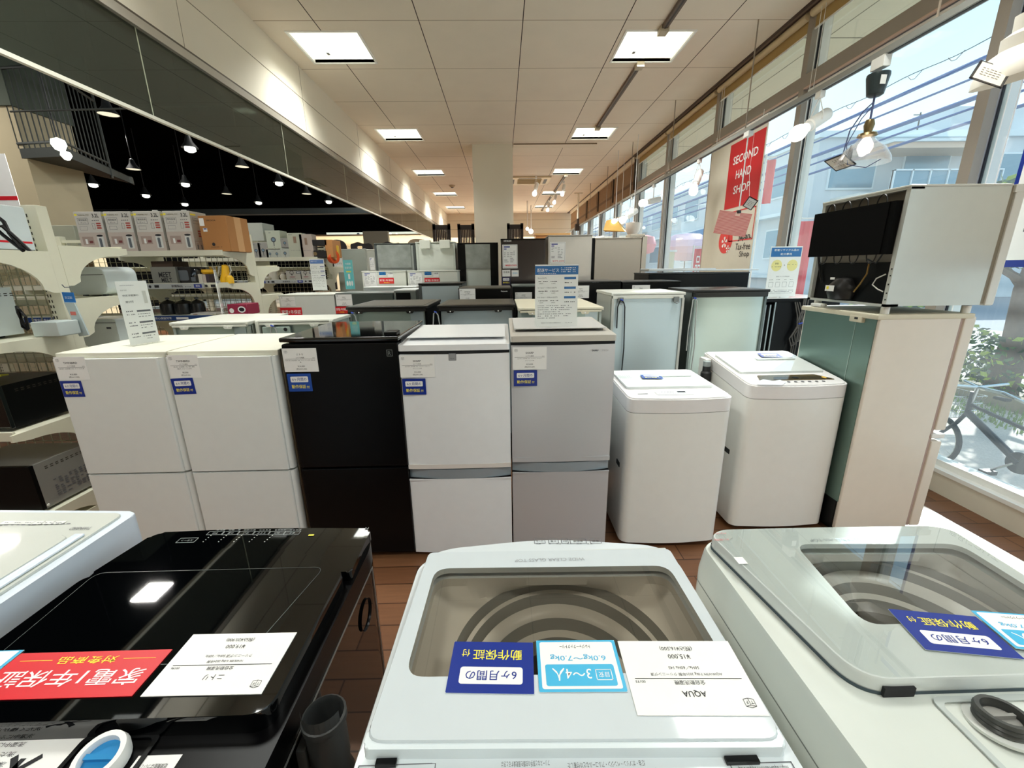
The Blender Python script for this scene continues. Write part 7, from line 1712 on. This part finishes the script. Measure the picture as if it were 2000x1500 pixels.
t = thing('roof_sign', 'purple lettering board on the low pale shop building', 'sign', (18, 41.5, 2.7)); p = P(mat('sign_lilac', (196, 196, 214), .8)); p.box(16.5, 23, 41.3, 41.5, 2.2, 3.3); p.m(mat('sign_purple', (150, 100, 150), .7)); p.text(FR(17, 41.29, 2.45), '不用品買取センター', 2.6, 0, .6, 5.0, z=.01); p.done('board', t)
t = thing('blue_sign', 'tilted blue sign board outside, left of the shop banner', 'sign', (10, 20, 2.4)); a = at(1365, 478, 'y', 22); M = plane((a.x - .75, 22, a.z - .6), (1, 0, .25), (-.25, 0, 1)); p = P(mat('sign_blue', (90, 140, 186), .7)); p.box(0, 1.5, 0, 1.1, -.05, 0, M=M); p.m(PAPER); p.text(M, 'one', .75, .35, .4, 1.0, z=.01); p.done('board', t); p = P(STEEL); p.tube([(a.x, 22.1, a.z - .6), (a.x, 22.1, -.15)], .06, 8); p.done('post', t)
t = thing('advertising_balloon', 'pale pink oval balloon sign outside in the street', 'balloon', (6, 14, 2)); a = at(1340, 483, 'y', 18); p = P(mat('balloon_pink', (226, 190, 206), .6)); p.lathe([(0, -.55), (.5, -.5), (.95, -.25), (1.05, 0), (.95, .25), (.5, .5), (0, .55)], 28, c=tuple(a)); p.done('body', t); p = P(WIREM); p.tube([a - Vector((0, 0, .55)), Vector((a.x, a.y, -.15))], .02, 5); p.done('tether', t)
t = thing('advertising_balloon', 'pink round balloon just right of the beige sideways refrigerator', 'balloon', (6, 14, 2)); a = at(1262, 478, 'y', 12); p = P(mat('balloon_rose', (236, 160, 170), .6)); p.lathe([(0, -.26), (.2, -.2), (.27, 0), (.2, .2), (0, .26)], 24, c=tuple(a)); p.done('body', t); p = P(WIREM); p.tube([a - Vector((0, 0, .26)), Vector((a.x, a.y, -.15))], .01, 5); p.done('tether', t)
t = thing('pillar_sign', 'cream square pillar outside between the window bars', 'pillar', (5, 10, 0)); a = at(1300, 492, 'y', 13.5); b = at(1318, 492, 'y', 13.5); p = P(mat('pillar_cream', (224, 216, 186), .8)); p.box(a.x, b.x, 13.5, 13.9, -.15, a.z); p.done('body', t); p = P(BFR); p.box(a.x - .05, b.x + .05, 13.45, 13.95, a.z, a.z + .05); p.done('cap', t)
# nobori flags
FLAG = mat('flag_red', (226, 40, 56), .6)
def flag(px0, px1, pyt, Y, hh, lab, txt):
    a = at(px0, pyt, 'y', Y); b = at(px1, pyt, 'y', Y); t = thing('advertising_flag', lab, 'flag', (a.x, Y, -.15), 'red flags along the shop front')
    p = P(FLAG); M = FR(a.x, Y, a.z - hh); w = b.x - a.x; n = 6
    loops = []
    for k in range(n):
        x0 = w * k / n; x1 = w * (k + 1) / n; p.face([(a.x + x0, Y + .02 * math.sin(k), a.z - hh), (a.x + x1, Y + .02 * math.sin(k + 1), a.z - hh), (a.x + x1, Y + .02 * math.sin(k + 1), a.z), (a.x + x0, Y + .02 * math.sin(k), a.z)])
    p.m(PAPER)
    for k, s in enumerate(txt or ''): p.text(M, s, w / 2, hh - .42 - .42 * k, .3, w * .7, z=.03, bold=.04)
    p.done('cloth', t); p = P(WHITE); p.tube([(a.x - .02, Y, -.15), (a.x - .02, Y, a.z + .06)], .012, 6); p.tube([(a.x - .02, Y, a.z + .03), (b.x, Y, a.z + .03)], .008, 6); p.done('pole', t)
    return t
flag(1357, 1371, 486, 7.6, 1.3, 'red flag with white lettering seen through the middle window bays', '品質')
flag(1562, 1592, 432, 4.9, 1.55, 'tall red flag outside, left of the stacked refrigerators', '')
flag(1499, 1516, 312, 5.6, .5, 'pale red flag outside showing right of the shop banner', '')
# overhead wires
t = thing('utility_wires', 'bundle of dark blue overhead wires crossing the upper windows', 'wires', (6, 10, 4)); WB = mat('wire_blue', (58, 96, 160), .6)
for k, (px_, py_, r, sag) in enumerate(((1740, 218, .014, 0), (1760, 232, .03, .0), (1790, 232, .016, .1), (1800, 243, .022, .1), (1420, 305, .03, .1))):
    c = at(px_, py_, 'x', 6); p = P(WB); pts = []
    for q in range(24):
        y = -2 + 3.2 * q; pts.append((6 + .25 * k, y, c.z + sag * math.sin(q * .8) * .5 + .0))
    p.tube(pts, r, 6); p.done('wire', t)
t = thing('light_garland', 'thin wavy light string hung outside along the glass', 'garland', (3.2, 3, 2.5)); c = at(1800, 138, 'x', 3.15); p = P(mat('garland_wire', (110, 140, 160), .6))
pts = []; y = .8
while y < 16: pts.append((3.15, y, c.z + .008 * math.sin(y * 9))); y += .1
p.tube(pts, .003, 4); p.done('string', t); p = P(mat('garland_wire', (110, 140, 160), .6)); y = .9
while y < 16: p.tube([(3.15, y - .05, c.z), (3.15, y, c.z - .035), (3.15, y + .03, c.z - .03), (3.15, y + .06, c.z)], .0025, 4); y += .3
p.done('loop', t)
t = thing('roof_aerial', 'thin roof aerial on the apartment building', 'aerial', (24, 20, 7)); a = at(1812, 268, 'y', 20); p = P(STEEL); p.tube([(a.x, 20.6, 6.9), (a.x, 20.6, 7.9)], .03, 5); p.done('mast', t); p = P(STEEL); p.tube([(a.x - .3, 20.6, 7.8), (a.x + .3, 20.6, 7.8)], .02, 5); p.done('arm', t)

# bicycle outside the sill
t = thing('bicycle', 'dark small-wheeled bicycle with a wire basket parked outside the glass', 'bicycle', (3.5, 2.6, -.15))
BD = mat('bike_dark', (34, 36, 42), .35, .3); BC = mat('bike_chrome', (190, 196, 198), .2, .9); BR = mat('bike_tyre', (22, 22, 24), .7)
X = 3.46; cr = Vector((X, 2.50, .135)); hd = Vector((X + .02, 2.90, .36)); fw = Vector((X + .03, 3.10, .07)); rw = Vector((X, 2.02, .07))
for c in (fw, rw):
    p = P(BR); p.tube([(c.x, c.y + .2 * math.cos(a), c.z + .2 * math.sin(a)) for a in [2 * PI * q / 28 for q in range(28)]], .018, 8, closed=True); p.m(BC); p.tube([(c.x, c.y + .18 * math.cos(a), c.z + .18 * math.sin(a)) for a in [2 * PI * q / 28 for q in range(28)]], .006, 6, closed=True)
    for q in range(14): a = 2 * PI * q / 14; p.tube([c, (c.x, c.y + .18 * math.cos(a), c.z + .18 * math.sin(a))], .0012, 3)
    p.done('wheel', t)
p = P(BD); p.tube([cr, hd], .024, 10); p.tube([hd, hd + Vector((0, .05, -.1)), fw], .014, 8); p.tube([hd + Vector((0, -.01, .06)), hd + Vector((0, -.5, -.02))], .014, 8); p.tube([cr, cr + Vector((0, -.14, .35))], .016, 8); p.tube([cr, rw], .012, 8); p.tube([rw, cr + Vector((0, -.12, .28))], .01, 8); p.tube([hd + Vector((0, 0, -.02)), hd + Vector((0, 0, .16))], .018, 10); p.done('frame', t)
p = P(BC); st = hd + Vector((0, -.02, .20)); p.tube([hd, st], .012, 8); p.tube([st + Vector((-.0, .1, .02)), st, st + Vector((.02, -.15, .0)), st + Vector((.05, -.42, -.08))], .011, 8); p.tube([st + Vector((.22, .0, .02)), st, st + Vector((-.2, 0, .02))], .01, 8); p.done('handlebar', t)
p = P(BR); p.tube([st + Vector((.05, -.42, -.08)), st + Vector((.06, -.52, -.1))], .016, 8); p.tube([st + Vector((-.2, 0, .02)), st + Vector((-.28, -.05, .02))], .016, 8); p.box(st.x - .02, st.x + .03, st.y - .2, st.y - .12, st.z - .05, st.z - .03, .006); p.done('grip', t)
p = P(BC); b0 = hd + Vector((0, .14, -.06))
for z, s in ((0, .09), (.06, .105), (.12, .12), (.18, .13)):
    p.tube([(b0.x + sx * s, b0.y + sy * s, b0.z + z) for sx, sy in ((-1, -1), (1, -1), (1, 1), (-1, 1))], .0025, 4, closed=True)
for q in range(-4, 5):
    for sx, sy in ((1, 0), (0, 1)):
        for s in (-1, 1):
            f = q / 4
            p.tube([(b0.x + (f if sx else s) * .09, b0.y + (s if sx else f) * .09, b0.z), (b0.x + (f if sx else s) * .13, b0.y + (s if sx else f) * .13, b0.z + .18)], .0016, 3)
    p.tube([(b0.x + .09 * q / 4, b0.y - .09, b0.z), (b0.x + .09 * q / 4, b0.y + .09, b0.z)], .0016, 3)
p.done('basket', t)
p = P(BR); p.lathe([(0, -.015), (.07, -.015), (.075, 0), (.07, .015), (0, .015)], 24, Matrix.Translation(cr) @ Matrix.Rotation(PI / 2, 4, 'Y')); p.m(BC); p.tube([cr + Vector((-.04, 0, 0)), cr + Vector((-.05, .1, -.1))], .008, 6); p.done('crank', t)
p = P(BD); p.box(cr.x - .11, cr.x - .03, cr.y + .07, cr.y + .13, cr.z - .13, cr.z - .1, .005); p.done('pedal', t)
p = P(BR); s_ = cr + Vector((0, -.15, .38)); p.slab(rpoly([(-.06, -.12), (.06, -.12), (.02, .14), (-.02, .14)], .03), 0, .05, M=Matrix.Translation(s_), bev=.015); p.done('saddle', t)
